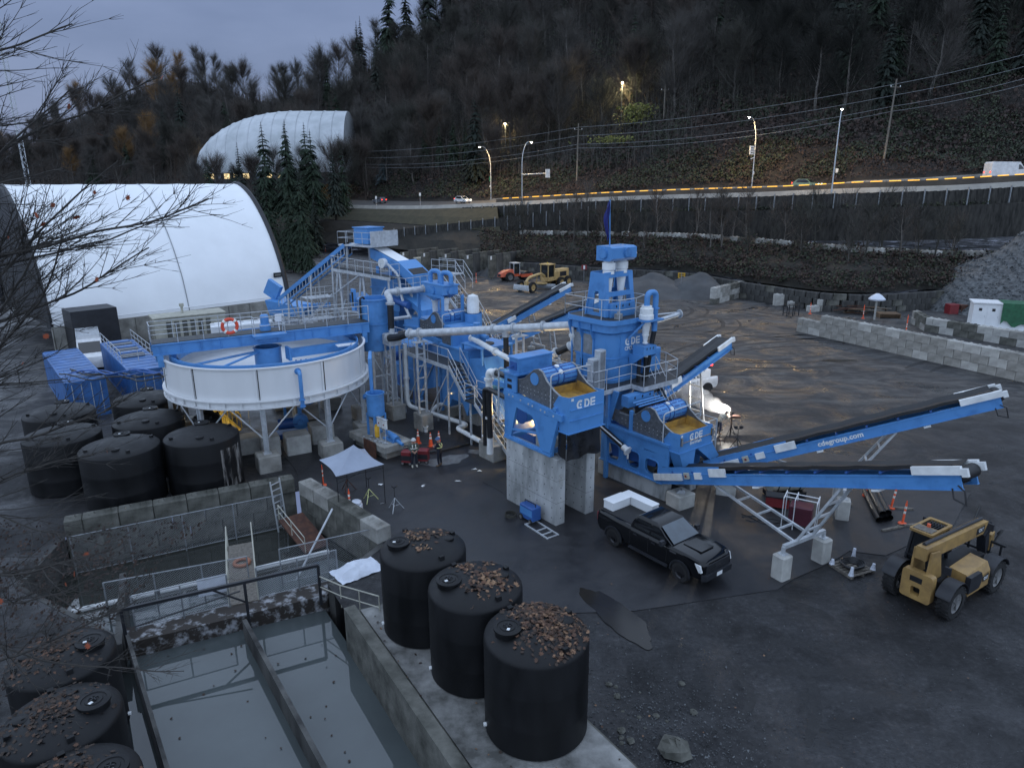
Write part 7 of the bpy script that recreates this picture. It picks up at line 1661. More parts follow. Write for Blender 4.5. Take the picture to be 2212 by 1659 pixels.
b=MB();b.prism([(3.1,.9),(3.5,1.0),(3.4,1.7),(3.15,1.6)],-.2,.1);b.build('hitch','cat_yellow',tl,0);b=MB();b.tube([(3.3,.5,1.3),(3.6,.7,1.9),(4.0,.75,2.3)],.05,6);b.tube([(3.2,-.3,1.3),(3.5,-.4,1.8),(3.7,-.2,1.5)],.04,6);b.build('hydraulic_hose','pipe_black',tl)
gd=thing('motor_grader','yellow motor grader parked in front of the storage bays','grader',(5.4,109.2,0),radians(-131));gd.scale=(1.2,1.2,1.2)
for s in (-1,1):
 big_wheel(gd,4.0,s*1.0,.66,.38,'grader_yellow')
 for x in (-1.9,-3.45): big_wheel(gd,x,s*1.02,.68,.42,'grader_yellow')
b=MB();b.tube(rounded([(4.1,0,1.2),(3.5,0,1.75),(1.0,0,2.05),(-.2,0,1.3)],.5),.17,10);b.bar((4.0,-1,.68),(4.0,1,.68),.2);b.bar((4.0,0,.7),(4.0,0,1.3),.5,.3);b.build('front_frame','grader_yellow',gd)
b=MB();b.bar((3.2,-.3,1.0),(.6,-.5,.8),.14);b.bar((3.2,.3,1.0),(.6,.5,.8),.14);b.tube([(.9,0,.72),(.9,0,.88)],.75,20);b.bar((1.4,.3,1.9),(1.0,.8,.8),.09);b.bar((1.4,-.3,1.9),(1.0,-.8,.8),.09);b.build('circle_drive','grader_yellow',gd)
b=MB();b.prism([(-.15,.12),(.0,.1),(.12,.3),(.1,.6),(.0,.75),(-.1,.62),(.0,.4)],-1.9,1.9);o=b.build('mouldboard','galv_dull',gd);o.location=(.9,0,0);o.rotation_euler=(0,0,radians(18))
b=MB();b.prism([(-.12,.35),(.05,.3),(.12,.6),(.0,1.0)],-1.2,1.2);o=b.build('front_blade','galv',gd);o.location=(5.0,0,0)
b=MB();b.bbox(-4.2,-1.0,-.62,.62,1.0,2.15,.06);b.bbox(-4.3,-2.0,-.55,.55,2.15,2.3,.04);eng=b.build('engine_hood','grader_yellow',gd);b=MB();b.box(-3.6,-2.2,-.63,-.621,1.4,2.0);b.box(-3.6,-2.2,.621,.63,1.4,2.0);b.build('hood_grille','black_frame',eng);b=MB();b.bar((-4.2,0,.7),(-5.0,0,.8),.8,.3);b.build('ripper','grader_yellow',gd)
b=MB()
for (x,y) in ((-.9,-.7),(.3,-.6),(-.9,.7),(.3,.6)): b.bar((x,y,1.1),(x,y,3.1),.1)
b.box(-1.0,.4,-.78,.78,3.05,3.18);b.box(-.95,.35,-.7,.7,1.0,1.5);cb=b.build('cab','grader_yellow',gd,0);b=MB();b.box(-.88,.28,-.62,.62,1.5,3.04);b.build('glass','glass_dark',cb,0);b=MB();b.tube([(-.3,0,3.18),(-.3,0,3.35)],.08,8);b.build('beacon','safety_yellow',cb)
rl=thing('soil_roller','orange roller with black tyres parked behind the yellow grader','roller',(-.2,118.6,0),radians(-150))
for s in (-1,1): big_wheel(rl,.6,s*.95,.75,.5)
b=MB();loft(b,[[(-.3,-.8,.9),(-.3,.8,.9),(-.3,.7,1.9),(-.3,-.7,1.9)],[(1.2,-.8,.8),(1.2,.8,.8),(1.2,.62,1.75),(1.2,-.62,1.75)],[(2.1,-.65,.75),(2.1,.65,.75),(2.1,.5,1.3),(2.1,-.5,1.3)]]);hd=b.build('engine_hood','orange_paint',rl,30);b=MB();b.box(2.08,2.14,-.4,.4,.85,1.25);b.build('grille','black_frame',hd)
b=MB()
for (x,y) in ((-1.5,-.65),(-.35,-.65),(-1.5,.65),(-.35,.65)): b.bar((x,y,1.0),(x,y,2.9),.09)
b.box(-1.6,-.25,-.75,.75,2.88,3.0);cb=b.build('cab','galv',rl,0);b=MB();b.box(-1.46,-.39,-.6,.6,1.2,2.87);b.build('glass','glass_dark',cb,0)
b=MB();b.tube([(-2.8,-1.05,.75),(-2.8,1.05,.75)],.75,28);b.build('drum','dark_metal',rl);b=MB();b.box(-3.7,-1.5,-1.25,-1.1,.6,1.1);b.box(-3.7,-1.5,1.1,1.25,.6,1.1);b.box(-3.75,-3.6,-1.25,1.25,.6,1.1);b.box(-1.8,-.3,-.5,.5,.7,1.2);b.build('drum_frame','orange_paint',rl,0)
def person(label,loc,rz,pose,mats,hat,vest,hunch=0.0):
 t=thing('person',label,'person',loc,rz)
 J=dict(pelvis=(0,0,.95),spine=(.02,0,1.15),chest=(.02,0,1.36),neck=(.02,0,1.50),head=(.04,0,1.60),crown=(.03,0,1.74),
             shL=(.02,.19,1.42),elL=(-.02,.27,1.15),wrL=(.12,.22,.95),shR=(.02,-.19,1.42),elR=(-.02,-.27,1.15),wrR=(.12,-.22,.95),
             hipL=(0,.10,.90),knL=(.02,.12,.50),anL=(-.02,.12,.09),toL=(.17,.14,.05),hipR=(0,-.10,.90),knR=(.02,-.12,.50),anR=(-.02,-.12,.09),toR=(.17,-.14,.05))
 J.update(pose);names=list(J);R=dict(pelvis=(.16,.125),spine=(.155,.12),chest=(.18,.13),neck=(.06,.062),head=(.085,.10),crown=(.06,.07),shL=(.085,.085),shR=(.085,.085),elL=(.06,.06),elR=(.06,.06),wrL=(.045,.045),wrR=(.045,.045),hipL=(.105,.105),hipR=(.105,.105),knL=(.075,.075),knR=(.075,.075),anL=(.058,.058),anR=(.058,.058),toL=(.045,.05),toR=(.045,.05))
 E_=[('pelvis','spine'),('spine','chest'),('chest','neck'),('neck','head'),('head','crown'),('chest','shL'),('shL','elL'),('elL','wrL'),('chest','shR'),('shR','elR'),('elR','wrR'),('pelvis','hipL'),('hipL','knL'),('knL','anL'),('anL','toL'),('pelvis','hipR'),('hipR','knR'),('knR','anR'),('anR','toR')]
 me=bpy.data.meshes.new('body');me.from_pydata([J[n] for n in names],[(names.index(a),names.index(c)) for a,c in E_],[])
 o=bpy.data.objects.new('body_tmp',me);col.objects.link(o);sk=o.modifiers.new('skin','SKIN')
 for i,n in enumerate(names): me.skin_vertices[0].data[i].radius=R[n];me.skin_vertices[0].data[i].use_root=(n=='pelvis')
 ss=o.modifiers.new('sub','SUBSURF');ss.levels=2;ss.render_levels=2
 bpy.context.view_layer.update();dg=bpy.context.evaluated_depsgraph_get();m2=bpy.data.meshes.new_from_object(o.evaluated_get(dg));bpy.data.objects.remove(o)
 m2.name='body';vs_=[tuple(v.co) for v in m2.vertices];fs=[tuple(p.vertices) for p in m2.polygons];bpy.data.meshes.remove(m2)
 b=MB();b.add(vs_,fs)
 for s in ('L','R'):
  w=Vector(J['wr'+s]);d=(w-Vector(J['el'+s])).normalized();sd=d.cross(Vector((0,0,1)));sd=sd.normalized() if sd.length>.1 else Vector((0,1,0));up_=sd.cross(d)
  b.tube([w,w+d*.05,w+d*.09],[.035,.042,.035],8)
  for k in range(4): f0=w+d*.08+sd*(.033-.022*k);b.tube([f0,f0+d*(.035+.006*(1-abs(k-1.5))),f0+d*.05-up_*.03],[.011,.010,.008],5)
  f0=w+d*.03+sd*.035;b.tube([f0,f0+sd*.025+d*.02,f0+sd*.03+d*.045],[.012,.011,.009],5)
 me=b.mesh('body',60)
 for m in mats: me.materials.append(M[m])
 hz=Vector(J['head']);
 for p in me.polygons:
  c=Vector(p.center);i=0
  if (c-hz).length<.17 and c.z>J['neck'][2]-.02: i=3
  elif min((c-Vector(J['wr'+s])).length for s in 'LR')<.13 and p.area<.004 and min((c-Vector(J['wr'+s])).length for s in 'LR')<.115: i=3
  elif min((c-Vector(J['an'+s])).length for s in 'LR')<.12 or min((c-Vector(J['to'+s])).length for s in 'LR')<.12: i=2
  elif min((c-Vector(J['kn'+s])).length for s in 'LR')<.42 and c.z<J['pelvis'][2]-.0: i=1
  p.material_index=i
 ob('body',me,None,t)
 fx=Vector((1,0,0));b=MB();b.tube([hz+Vector((.085,0,.03)),hz+Vector((.125,0,-.01)),hz+Vector((.09,0,-.02))],[.008,.016,.008],6)
 for s in (-1,1): b.tube([hz+Vector((.0,s*.085,.03)),hz+Vector((0,s*.098,0)),hz+Vector((0,s*.085,-.03))],.014,5)
 b.build('nose_and_ears','skin',t)
 b=MB()
 for s in (-1,1): b.cbox(hz+Vector((.095,s*.035,.03)),(.012,.026,.012))
 b.cbox(hz+Vector((.095,0,-.045)),(.01,.045,.008));b.build('eyes_and_mouth','black_rubber',t)
 c=Vector(J['crown']);b=MB();b.lathe([(.15,0),(.152,.01),(.128,.02),(.122,.06),(.10,.10),(.06,.125),(0,.13)],(0,0),18);b.v=[(x+c.x+(.03 if x>0 and z<.02 else 0),y+c.y,z+c.z-.06) for x,y,z in b.v];b.build('hard_hat',hat,t)
 if vest:
  ch=Vector(J['chest']);sp=Vector(J['spine']);ax=(ch-sp).normalized();b=MB()
  f=ax.cross(Vector((0,1,0))).normalized();f=f if f.x>0 else -f
  n=18;b2=MB();ring=[sp*0.8+ch*.2+f*.150*cos(a)+Vector((0,.195*sin(a),0)) for a in [2*pi*i/n for i in range(n+1)]];b2.tube(ring,.022,6,cap=False)
  for s in (-1,1):
   for g_ in (-1,1): b2.tube([ch+ax*.09+Vector((0,s*.10,0)),ch+f*g_*.15+Vector((0,s*.09,0)),sp*.8+ch*.2+f*g_*.155+Vector((0,s*(.09 if g_>0 else .05),0))],.022,6)
  b2.build('safety_vest',vest,t)
 return t
person('worker in grey camouflage jacket with reflective straps and white hard hat, hands joined',(-5.66,37.4,.03),radians(-72),dict(elL=(.02,.27,1.14),wrL=(.24,.06,1.0),elR=(.02,-.27,1.14),wrR=(.24,-.05,1.02),head=(.06,0,1.59)),('camo','navy','beige','skin'),'hat_white','reflective')
person('worker in dark clothes with yellow reflective straps and blue hard hat, turned away',(-4.2,37.5,.03),radians(150),dict(elL=(.10,.26,1.16),wrL=(.30,.14,1.22),elR=(.10,-.26,1.16),wrR=(.30,-.12,1.22),head=(.08,0,1.59),crown=(.09,0,1.72)),('navy','navy','wood','skin'),'hat_blue','lime')
person('welder in reflective vest bending over bright sparks beyond the sand unit',(13.4,42.6,.03),radians(20),dict(spine=(.10,0,1.13),chest=(.28,0,1.27),neck=(.40,0,1.34),head=(.48,0,1.37),crown=(.52,0,1.47),shL=(.28,.19,1.30),shR=(.28,-.19,1.30),elL=(.42,.25,1.08),wrL=(.66,.16,1.12),elR=(.42,-.25,1.08),wrR=(.66,-.14,1.12),knL=(.03,.13,.5),knR=(.03,-.13,.5)),('beige','denim','wood','skin'),'black_frame','reflective')
def cone(label,x,y,h=.9):
 t=thing('traffic_cone',label,'traffic cone',(x,y,.032),.3,'orange traffic cones');b=MB();b.box(-.18,.18,-.18,.18,0,.04);b.lathe([(.14,.04),(.03,h)],n=16,capt=True);b.build('body','orange',t)
 for z0,z1 in ((h*.52,h*.68),(h*.78,h*.88)): b=MB();b.lathe([(lerp(.14,.03,z0/h)+.003,z0),(lerp(.14,.03,z1/h)+.003,z1)],n=16);b.build('collar','reflective',t)
cone('orange traffic cone standing clear between the two workers',-5.1,40.8);cone('orange traffic cone behind the worker in dark clothes',-4.6,41.0);cone('orange traffic cone behind the worker in camouflage',-5.95,41.3)
cone('orange traffic cone on the footing below the feed tank',-9.2,45.3);cone('small orange cone behind the low wall by the electrical cabinet',47.5,77.0)
def delineator(label,x,y,lean=0.0,z=.032,h=1.1):
 t=thing('delineator_post',label,'delineator',(x,y,z),0,'orange delineator posts');t.rotation_euler=(0,lean,0);b=MB();b.lathe([(.2,0),(.2,.05),(.06,.08),(.05,.1),(.05,h-.05),(.03,h)],n=12,capb=True,capt=True);b.build('post','orange',t)
 b=MB();b.tube([(0,0,h),(0,.03,h+.06),(0,0,h+.1),(0,-.03,h+.06),(0,0,h)],.014,5);b.build('handle','orange',t)
 for z0 in (.55,.8): b=MB();b.lathe([(.053,z0),(.053,z0+.13)],n=12);b.build('band','reflective',t)
delineator('orange delineator beside the white tripod, below the canopy',-8.15,31.8);delineator('orange delineator at the pond corner left of the canopy',-10.3,34.9);delineator('orange delineator right of the black pipe stack',18.6,30.1,.05);delineator('orange delineator behind the far conveyor post',18.4,33.2,.06);delineator('orange delineator between the pipe stack and the far post',18.95,31.8,.12)
delineator('orange delineator standing in the far yard left of the roller',-5.9,117.0,0,0,1.5);delineator('orange delineator in front of the loose blocks',37.2,85.8,0,0,1.3);delineator('orange delineator near the wood pile',42.2,82.5,0,0,1.6);delineator('orange delineator behind the long block wall',43.0,74.5,0,0,1.8)
def bucket(label,x,y,m='sign_white'):
 t=thing('bucket',label,'bucket',(x,y,.032),0,'white pails');b=MB();b.lathe([(.13,0),(.16,.36),(.175,.36),(.175,.39),(.15,.39),(.13,.1),(0,.1)],n=18,capb=True);b.build('pail',m,t);b=MB();b.tube([(.16,0,.36),(.12,-.16,.24),(-.12,-.16,.24),(-.16,0,.36)],.008,5);b.build('handle','dark_metal',t)
bucket('white pail beside the pipe support footing',-5.7,43.4);bucket('white pail left of the dosing tank slab',-10.1,42.0);bucket('red and white pail under the round tank',-14.6,40.8)
def tripod(label,x,y,h=1.3,head='light',m='lime',rz=0.0):
 t=thing('tripod',label,'tripod',(x,y,.032),rz,'work light tripods')
 for k in range(3): a=2*pi*k/3+.4;b=MB();b.tube([(.45*cos(a),.45*sin(a),0),(0,0,h*.55)],.022,6);b.tube([(.26*cos(a),.26*sin(a),h*.23),(0,0,h*.2)],.012,5);b.build('leg',m,t)
 b=MB();b.tube([(0,0,h*.15),(0,0,h)],.02,6);b.build('mast','dark_metal',t)
 if head=='light': b=MB();b.bar((-.22,0,h),(.22,0,h),.05);b.cbox((-.17,.03,h+.09),(.2,.1,.15));b.cbox((.17,.03,h+.09),(.2,.1,.15));b.build('lamp_pair','black_frame',t)
 elif head=='vee': b=MB();b.bar((0,0,h),(.14,0,h+.1),.04);b.bar((0,0,h),(-.14,0,h+.1),.04);b.build('pipe_rest','dark_metal',t)
tripod('yellow-green tripod pipe stand under the canopy edge',-7.4,33.0,1.2,'vee');tripod('pipe stand with a black head in front of the canopy',-5.9,31.9,1.2,'vee','galv');tripod('rusty pipe stand at the back under the canopy',-8.8,34.2,1.2,'vee','rust')
tripod('work light tripod beside the welder',13.75,39.9,1.35,'light','dark_metal');tripod('tall black tripod standing close behind the welder',13.9,41.7,1.6,'light','dark_metal',1.0);tripod('low pipe stand at the welder feet',13.0,41.0,.8,'vee','rust')
cv=thing('canopy_tent','pale blue pop-up canopy tent standing by the pond corner','tent',(-8.2,33.0,.03),radians(-4))
PK=Vector((.15,.1,3.05));CR=[(-1.75,.2,2.15),(-.25,-1.75,2.1),(1.75,-.2,2.15),(.2,1.75,2.2)]
b=MB();n=7
for s in range(4):
 A_,B_=Vector(CR[s]),Vector(CR[(s+1) % 4]);o=len(b.v)
 for i in range(n+1):
  for j in range(n+1):
   e=A_.lerp(B_,j/n)-Vector((0,0,.05*sin(pi*j/n)));e=e+(Vector((PK.x,PK.y,e.z))-e)*.10*sin(pi*j/n);p=PK.lerp(e,i/n)+Vector((0,0,-.10*sin(pi*i/n)));b.v.append(tuple(p))
 for i in range(n):
  for j in range(n): b.f.append((o+i*(n+1)+j,o+(i+1)*(n+1)+j,o+(i+1)*(n+1)+j+1,o+i*(n+1)+j+1))
b.build('roof','canopy_cloth',cv,25)
for c in CR: b=MB();b.tube([(c[0]*.96,c[1]*.96,0),(c[0]*.96,c[1]*.96,c[2])],.022,6);b.build('pole','dark_metal',cv)
b=MB()
for s in range(4): p,q=Vector(CR[s])*.96,Vector(CR[(s+1) % 4])*.96;b.bar((p.x,p.y,1.95),(q.x,q.y,1.95),.025);b.bar((p.x,p.y,1.7),((p.x+q.x)/2,(p.y+q.y)/2,2.0),.02)
b.build('truss','dark_metal',cv,0)
b=MB();b.bbox(-.28,.28,-.28,.28,0,.55,.08);b.bbox(-.22,.25,-.24,.2,.55,.75,.08);o=single(b,'wrapped_bundle','tarp_white','white wrapped bundle beside the delineator below the canopy','bundle',base=(0,0,0));o.location=(-7.75,31.5,.03)
for (x,y,lab) in ((-6.15,37.9,'red wheeled machine left of the worker in camouflage'),(-5.2,38.1,'dark red wheeled machine right of the worker in camouflage')):
 t=thing('site_machine',lab,'machine',(x,y,.03),radians(-10),'red machines by the workers');b=MB();b.bbox(-.3,.3,-.25,.25,.18,.85,.05);b.build('case','red_box',t);b=MB();b.box(-.31,.31,-.26,-.25,.3,.6);b.build('front','black_frame',t)
 for s in (-1,1): wheel(t,s*.22,-.2,.12,.08)
 b=MB();b.tube([(-.25,.22,.85),(-.25,.3,1.0),(.25,.3,1.0),(.25,.22,.85)],.02,6);b.build('handle','dark_metal',t)
t=thing('welding_machine','blue welding machine on wheels at the foot of the first concrete pier','welder',(.85,30.75,.03),radians(-52));b=MB();b.bbox(-.5,.5,-.28,.28,.15,.82,.04);b.build('case','blue_dark',t);b=MB();b.box(-.45,.45,-.285,-.28,.35,.7);b.build('panel','blue',t);b=MB();b.tube([(-.4,0,.82),(-.4,0,.95),(.4,0,.95),(.4,0,.82)],.02,6);b.build('handle','dark_metal',t)
for s in (-1,1): wheel(t,-.35,s*.3,.15,.08);wheel(t,.35,s*.3,.12,.08)
t=thing('hose_coil','coil of pale hose left of the blue welding machine','hose',(-.1,31.1,.03));b=MB();b.tube([(.28*cos(a*.5)*(1+.05*sin(a)),.28*sin(a*.5),.03+.012*a*.3) for a in range(0,48)],.022,6);b.build('coil','twig_olive',t)
t=thing('steel_ladder','short aluminium frame lying on the ground by the blue welding machine','ladder',(1.35,29.7,.035),radians(-55));b=MB()
for y in (-.32,.32): b.bar((-.9,y,.03),(.9,y,.03),.06)
for x in (-.85,0,.45,.85): b.bar((x,-.32,.03),(x,.32,.03),.05)
b.build('frame','galv',t,0)
t=thing('pallet','wooden pallet piled with black hoses and white wrap, left of the telehandler','pallet',(14.3,26.1,.005),radians(22));r_=random.Random(8)
for i in range(7): b=MB();b.box(-.65,.65,-.6+i*.18,-.47+i*.18,.11,.135);b.build('board','wood_grey',t)
for x in (-.6,0,.6): b=MB();b.box(x-.05,x+.05,-.6,.6,0,.11);b.build('bearer','wood_grey',t)
for k in range(4): b=MB();b.tube([((.30+.07*k)*cos(a*.42),(.26+.06*k)*sin(a*.42),.17+.05*k+.02*sin(a)) for a in range(0,32)],.035,6);b.build('hose','pipe_black',t)
for (x,y,h) in ((-.6,-.5,.5),(.6,.5,.6),(.62,-.5,.4),(-.6,.5,.35)): b=MB();b.tube([(x,y,.1),(x+.03,y,h)],[.09,.06],7);b.tube([(x,y,.1),(x+.06,y+.04,.25)],[.12,.08],7);b.build('white_wrap','tarp_white',t)
t=None
PG='stacked black plastic pipes'
for k,(dx,z) in enumerate(((0,.16),(.34,.16),(.68,.16),(.17,.45),(.51,.45))):
 b=MB();b.tube([(0,0,0),(3.4,0,0)],.16,14,cap=False);b.tube([(0.02,0,0),(3.38,0,0)],.135,14,cap=False);o=b.build('plastic_pipe','pipe_black');o.location=(17.55+dx*.9,30.2+dx*.35,z+.03);o.rotation_euler=(0,0,radians(74));tag(o,'black plastic pipe in the stack between the orange delineators','pipe',PG)
for k,(x,y,rz,L_) in enumerate(((17.9,29.6,20,1.4),(18.8,29.9,10,1.2),(19.3,31.7,-12,1.3),(13.9,32.6,25,1.0),(16.6,32.2,-15,1.1))):
 b=MB();b.box(-L_/2,L_/2,-.06,.06,0,.09);o=b.build('timber_baulk','wood_grey');o.location=(x,y,.032);o.rotation_euler=(0,0,radians(rz));tag(o,'loose timber baulk on the ground near the black pipe stack','timber','loose timber baulks')
t=thing('generator','maroon generator in a white tube frame under the lower conveyor','generator',(13.6,29.9,.03),radians(-30));b=MB();b.bbox(-.5,.5,-.4,.4,.25,1.15,.05);b.build('case','maroon',t);b=MB()
for x in (-.75,-.25,.7):
 for y in (-.5,.5): b.tube([(x,y,0),(x,y,1.5)],.025,6)
 b.tube([(x,-.5,1.5),(x,.5,1.5)],.025,6)
for y in (-.25,.25): b.tube([(-.75,y,1.5),(.7,y,1.5)],.025,6)
b.build('tube_frame','white',t)
t=thing('tool_chest','red tool chest on the ground behind the maroon generator','tool chest',(13.3,32.0,.03),radians(-20));b=MB();b.bbox(-.55,.55,-.3,.3,.1,.6,.03);b.build('case','red_box',t);b=MB();b.bbox(-.57,.57,-.32,.32,.6,.68,.02);b.build('lid','black_frame',t)
t=thing('fuel_tank','rusty tan cylindrical fuel tank on a skid under the lower conveyor','tank',(14.2,33.4,.03),radians(8));b=MB();b.tube([(-.9,0,.75),(.9,0,.75)],.48,20);b.build('drum','beige',t);b=MB()
for x in (-.6,0,.6): b.tube([(x-.03,0,.75),(x+.03,0,.75)],.50,20)
b.box(-1,1,-.4,.4,.05,.28);b.build('strap','dark_metal',t)
for k in range(3): b=MB();b.tube([(11.2+i*.28+.1*sin(i+k),30.9-i*.12+.35*sin(i*.8+k*2),.045) for i in range(12)],.022,5);single(b,'cable','pipe_black','black cable lying on the asphalt under the lower conveyor','cable','cables under the conveyor')
b=MB();b.tube([(-1.6+.45*i,35.2-.62*i+.15*sin(i),.045) for i in range(8)],.02,5);single(b,'cable','pipe_black','thin black cable on the ground in front of the first pier','cable')
pts=[(-6.7,39.2),(-5.6,39.3),(-4.2,39.9),(-3.2,40.6),(-2.4,41.2)];b=MB();b.tube([(x,y,.12) for x,y in pts],.07,8);single(b,'drain_pipe','pipe_black','black pipe lying on the asphalt behind the two workers','pipe')
r_=random.Random(31);PAP=[(-3.0,35.4),(-1.9,36.7),(-4.9,34.7),(-7.2,34.9),(-6.6,32.6),(-2.2,37.0)]
for k,(x,y) in enumerate(PAP):
 b=MB();b.add([(r_.uniform(-.2,.2),r_.uniform(-.12,.12),r_.uniform(.01,.08)) for _ in range(6)],[(0,1,2),(1,2,3),(2,3,4),(3,4,5)]);o=b.build('paper_scrap','sign_white',None,0);o.location=(x,y,.035);tag(o,'crumpled white scrap on the asphalt in front of the workers','litter','white scraps on the asphalt')
ec=thing('electrical_cabinet','big grey electrical cabinet half covered by a green tarpaulin','cabinet',(52.8,75.6,0),radians(-24));b=MB();b.box(-2.6,3.4,-1.9,1.6,0,.35);b.build('base','sign_white',ec);b=MB();b.bbox(-2.0,3.0,-1.2,1.2,.35,3.0,.04);b.build('case','white',ec);b=MB();b.box(-2.15,3.15,-1.35,1.35,3.0,3.12);b.build('roof','white',ec)
for k in range(4): b=MB();b.box(-1.9+k*1.22,-.75+k*1.22,-1.225,-1.2,.5,2.85);d_=b.build('door','white',ec);b=MB();b.box(-1.5+k*1.22,-1.2+k*1.22,-1.24,-1.225,2.2,2.5);b.build('vent','black_frame',d_);b=MB();b.box(-.9+k*1.22,-.86+k*1.22,-1.26,-1.225,1.5,1.7);b.build('handle','galv',d_)
b=MB();n=10
for i in range(n+1):
 x=lerp(.6,3.3,i/n);w_=.06*sin(i*2.1);b.v+=[(x,-1.5+w_,.9+.5*(1-i/n)*sin(i)),(x,-1.42+w_,2.0),(x,-1.38,3.16),(x,0,3.20),(x,1.4,3.16)]
for i in range(n):
 for j in range(4): b.f.append((i*5+j,i*5+j+1,i*5+j+6,i*5+j+5))
o=b.build('tarpaulin','tarp_green',None,40);o.location=(52.8,75.6,0);o.rotation_euler=(0,0,radians(-24));tag(o,'green tarpaulin draped over the electrical cabinet','tarpaulin')
wp=thing('timber_pile','pile of brown boards and pallets before the dark wall','timber pile',(44.6,87.0,0),radians(-20));r_=random.Random(9)
for i in range(26): b=MB();L_=r_.uniform(1.5,3.6);b.box(-L_/2,L_/2,-.12,.12,0,.07);o=b.build('board',r_.choice(['wood','wood_grey','rust','wood']),wp,0);o.location=(r_.uniform(-2.4,2.6),r_.uniform(-2.6,2.4),.05+.055*i*.6);o.rotation_euler=(r_.uniform(-.1,.1),r_.uniform(-.08,.08),r_.uniform(-.7,.7))
t=thing('pallet_stack','low stack of pallets in front of the brown timber pile','pallet',(45.6,83.4,0),radians(-10))
for k in range(4):
 for i in range(6): b=MB();b.box(-1.2,1.2,-.9+i*.32,-.68+i*.32,.13*k+.1,.13*k+.13);b.build('board','wood',t)
 b=MB();b.box(-1.2,-1.1,-.9,.92,.13*k,.13*k+.1);b.box(1.1,1.2,-.9,.92,.13*k,.13*k+.1);b.build('bearer','wood',t)
t=thing('wrapped_post','post with a white plastic wrap on top, beside the timber pile','post',(43.2,81.8,0));b=MB();b.tube([(0,0,0),(0,0,2.4)],.12,8);b.build('post','concrete_pale',t);b=MB();b.lathe([(.9,2.35),(.95,2.5),(.6,2.85),(.2,3.1),(0,3.12)],n=9);b.build('wrap','tarp_white',t,20)
t=thing('steel_rack','dark steel rack on the ground before the loose blocks','rack',(34.4,84.8,0),.2);b=MB()
for x in (-.8,0,.8):
 for y in (-.4,.4): b.bar((x,y,0),(x,y,1.3),.08)
for z in (.3,.8,1.3): b.bar((-.8,-.4,z),(.8,-.4,z),.07);b.bar((-.8,.4,z),(.8,.4,z),.07)
b.build('frame','dark_metal',t,0)
t=thing('yellow_bags','yellow sacks on the low end of the long block wall','sack',(34.0,72.0,1.5));
for (x,y,s) in ((0,0,.42),(.6,-.9,.36),(.3,-.4,.3)): b=MB();b.lathe([(s*.8,0),(s,s*.5),(s*.7,s*1.1),(s*.2,s*1.4),(0,s*1.4)],(x,y),10);b.build('sack','safety_yellow',t)
t=thing('fuel_cage','red and dark crates at the foot of the gravel heap','crate',(55.4,85.6,0),.1);b=MB();b.bbox(-1.4,-.2,-.5,.5,0,1.2,.03);b.build('red_crate','red_box',t);b=MB();b.bbox(.1,2.0,-.5,.5,0,1.1,.03);b.build('dark_crate','rust',t)
t=thing('bay_container','pale beige crate at the end of the storage bays','crate',(-17.0,133.0,0),.4);b=MB();b.bbox(-1.6,1.6,-1.2,1.2,0,2.6,.04);b.build('box','beige',t);b=MB()
for x in (-1.2,0,1.2): b.box(x-.05,x+.05,-1.24,-1.2,.2,2.5)
b.build('rib','concrete_pale',t)
t=thing('fire_point','small red fire point board on the dark wall behind the grader','sign',(12.2,117.6,0));b=MB();b.tube([(0,0,0),(0,0,2.2)],.05,6);b.build('post','galv_dull',t);b=MB();b.cbox((0,-.1,2.3),(.9,.12,.8));b.build('board','red_box',t);b=MB();b.cbox((0,-.17,2.3),(.3,.02,.6));b.build('bottle','sign_white',t)
b=MB();b.tube([(24.6,101,0),(24.6,101,3.4)],.04,6);single(b,'marker_post','galv_dull','thin marker post in front of the sand heap','post')
for k,(px,py) in enumerate(((8.2,139.2),(9.0,138.9),(-46,175))): delineator('orange delineator on the ledge below the highway' if k<2 else 'orange delineator far off beside the feed tower',px,py,0,6.6 if k<2 else 0,1.6)
t=thing('chain_fence','chain link fence below the dark evergreens at the back left','fence',(-36,128,0),radians(18));b=MB()
for i in range(13): b.tube([(i*2.6,0,0),(i*2.6,0,2.2)],.04,6)
b.tube([(0,0,2.2),(31.2,0,2.2)],.03,6);b.tube([(0,0,.1),(31.2,0,.1)],.02,6);b.build('frame','galv',t)
def mesh_mat(name,dens,c=(.45,.47,.5)):
 m=bpy.data.materials.new(name);m.use_nodes=True;nt=m.node_tree;N=nt.nodes;pb=N['Principled BSDF'];pb.inputs['Base Color'].default_value=(*c,1);pb.inputs['Metallic'].default_value=.5;pb.inputs['Roughness'].default_value=.5
 tc=N.new('ShaderNodeTexCoord');mp=N.new('ShaderNodeMapping');mp.inputs['Rotation'].default_value=(0,radians(45),0);mp.inputs['Scale'].default_value=(14,14,14);ck=N.new('ShaderNodeTexBrick');ck.inputs['Color1'].default_value=(0,0,0,1);ck.inputs['Color2'].default_value=(0,0,0,1);ck.inputs['Mortar'].default_value=(1,1,1,1);ck.inputs['Mortar Size'].default_value=dens;ck.inputs['Scale'].default_value=1;ck.offset=0;ck.inputs['Brick Width'].default_value=1;ck.inputs['Row Height'].default_value=1
 sp_=N.new('ShaderNodeSeparateXYZ');cm=N.new('ShaderNodeCombineXYZ');nt.links.new(tc.outputs['Object'],mp.inputs['Vector']);nt.links.new(mp.outputs['Vector'],sp_.inputs[0]);nt.links.new(sp_.outputs['X'],cm.inputs['X']);nt.links.new(sp_.outputs['Z'],cm.inputs['Y']);nt.links.new(cm.outputs[0],ck.inputs['Vector']);nt.links.new(ck.outputs['Color'],pb.inputs['Alpha']);M[name]=m
mesh_mat('chain_link',.045)
b=MB();b.add([(0,0,.1),(31.2,0,.1),(31.2,0,2.2),(0,0,2.2)],[(0,1,2,3)]);b.build('mesh','chain_link',t,0)
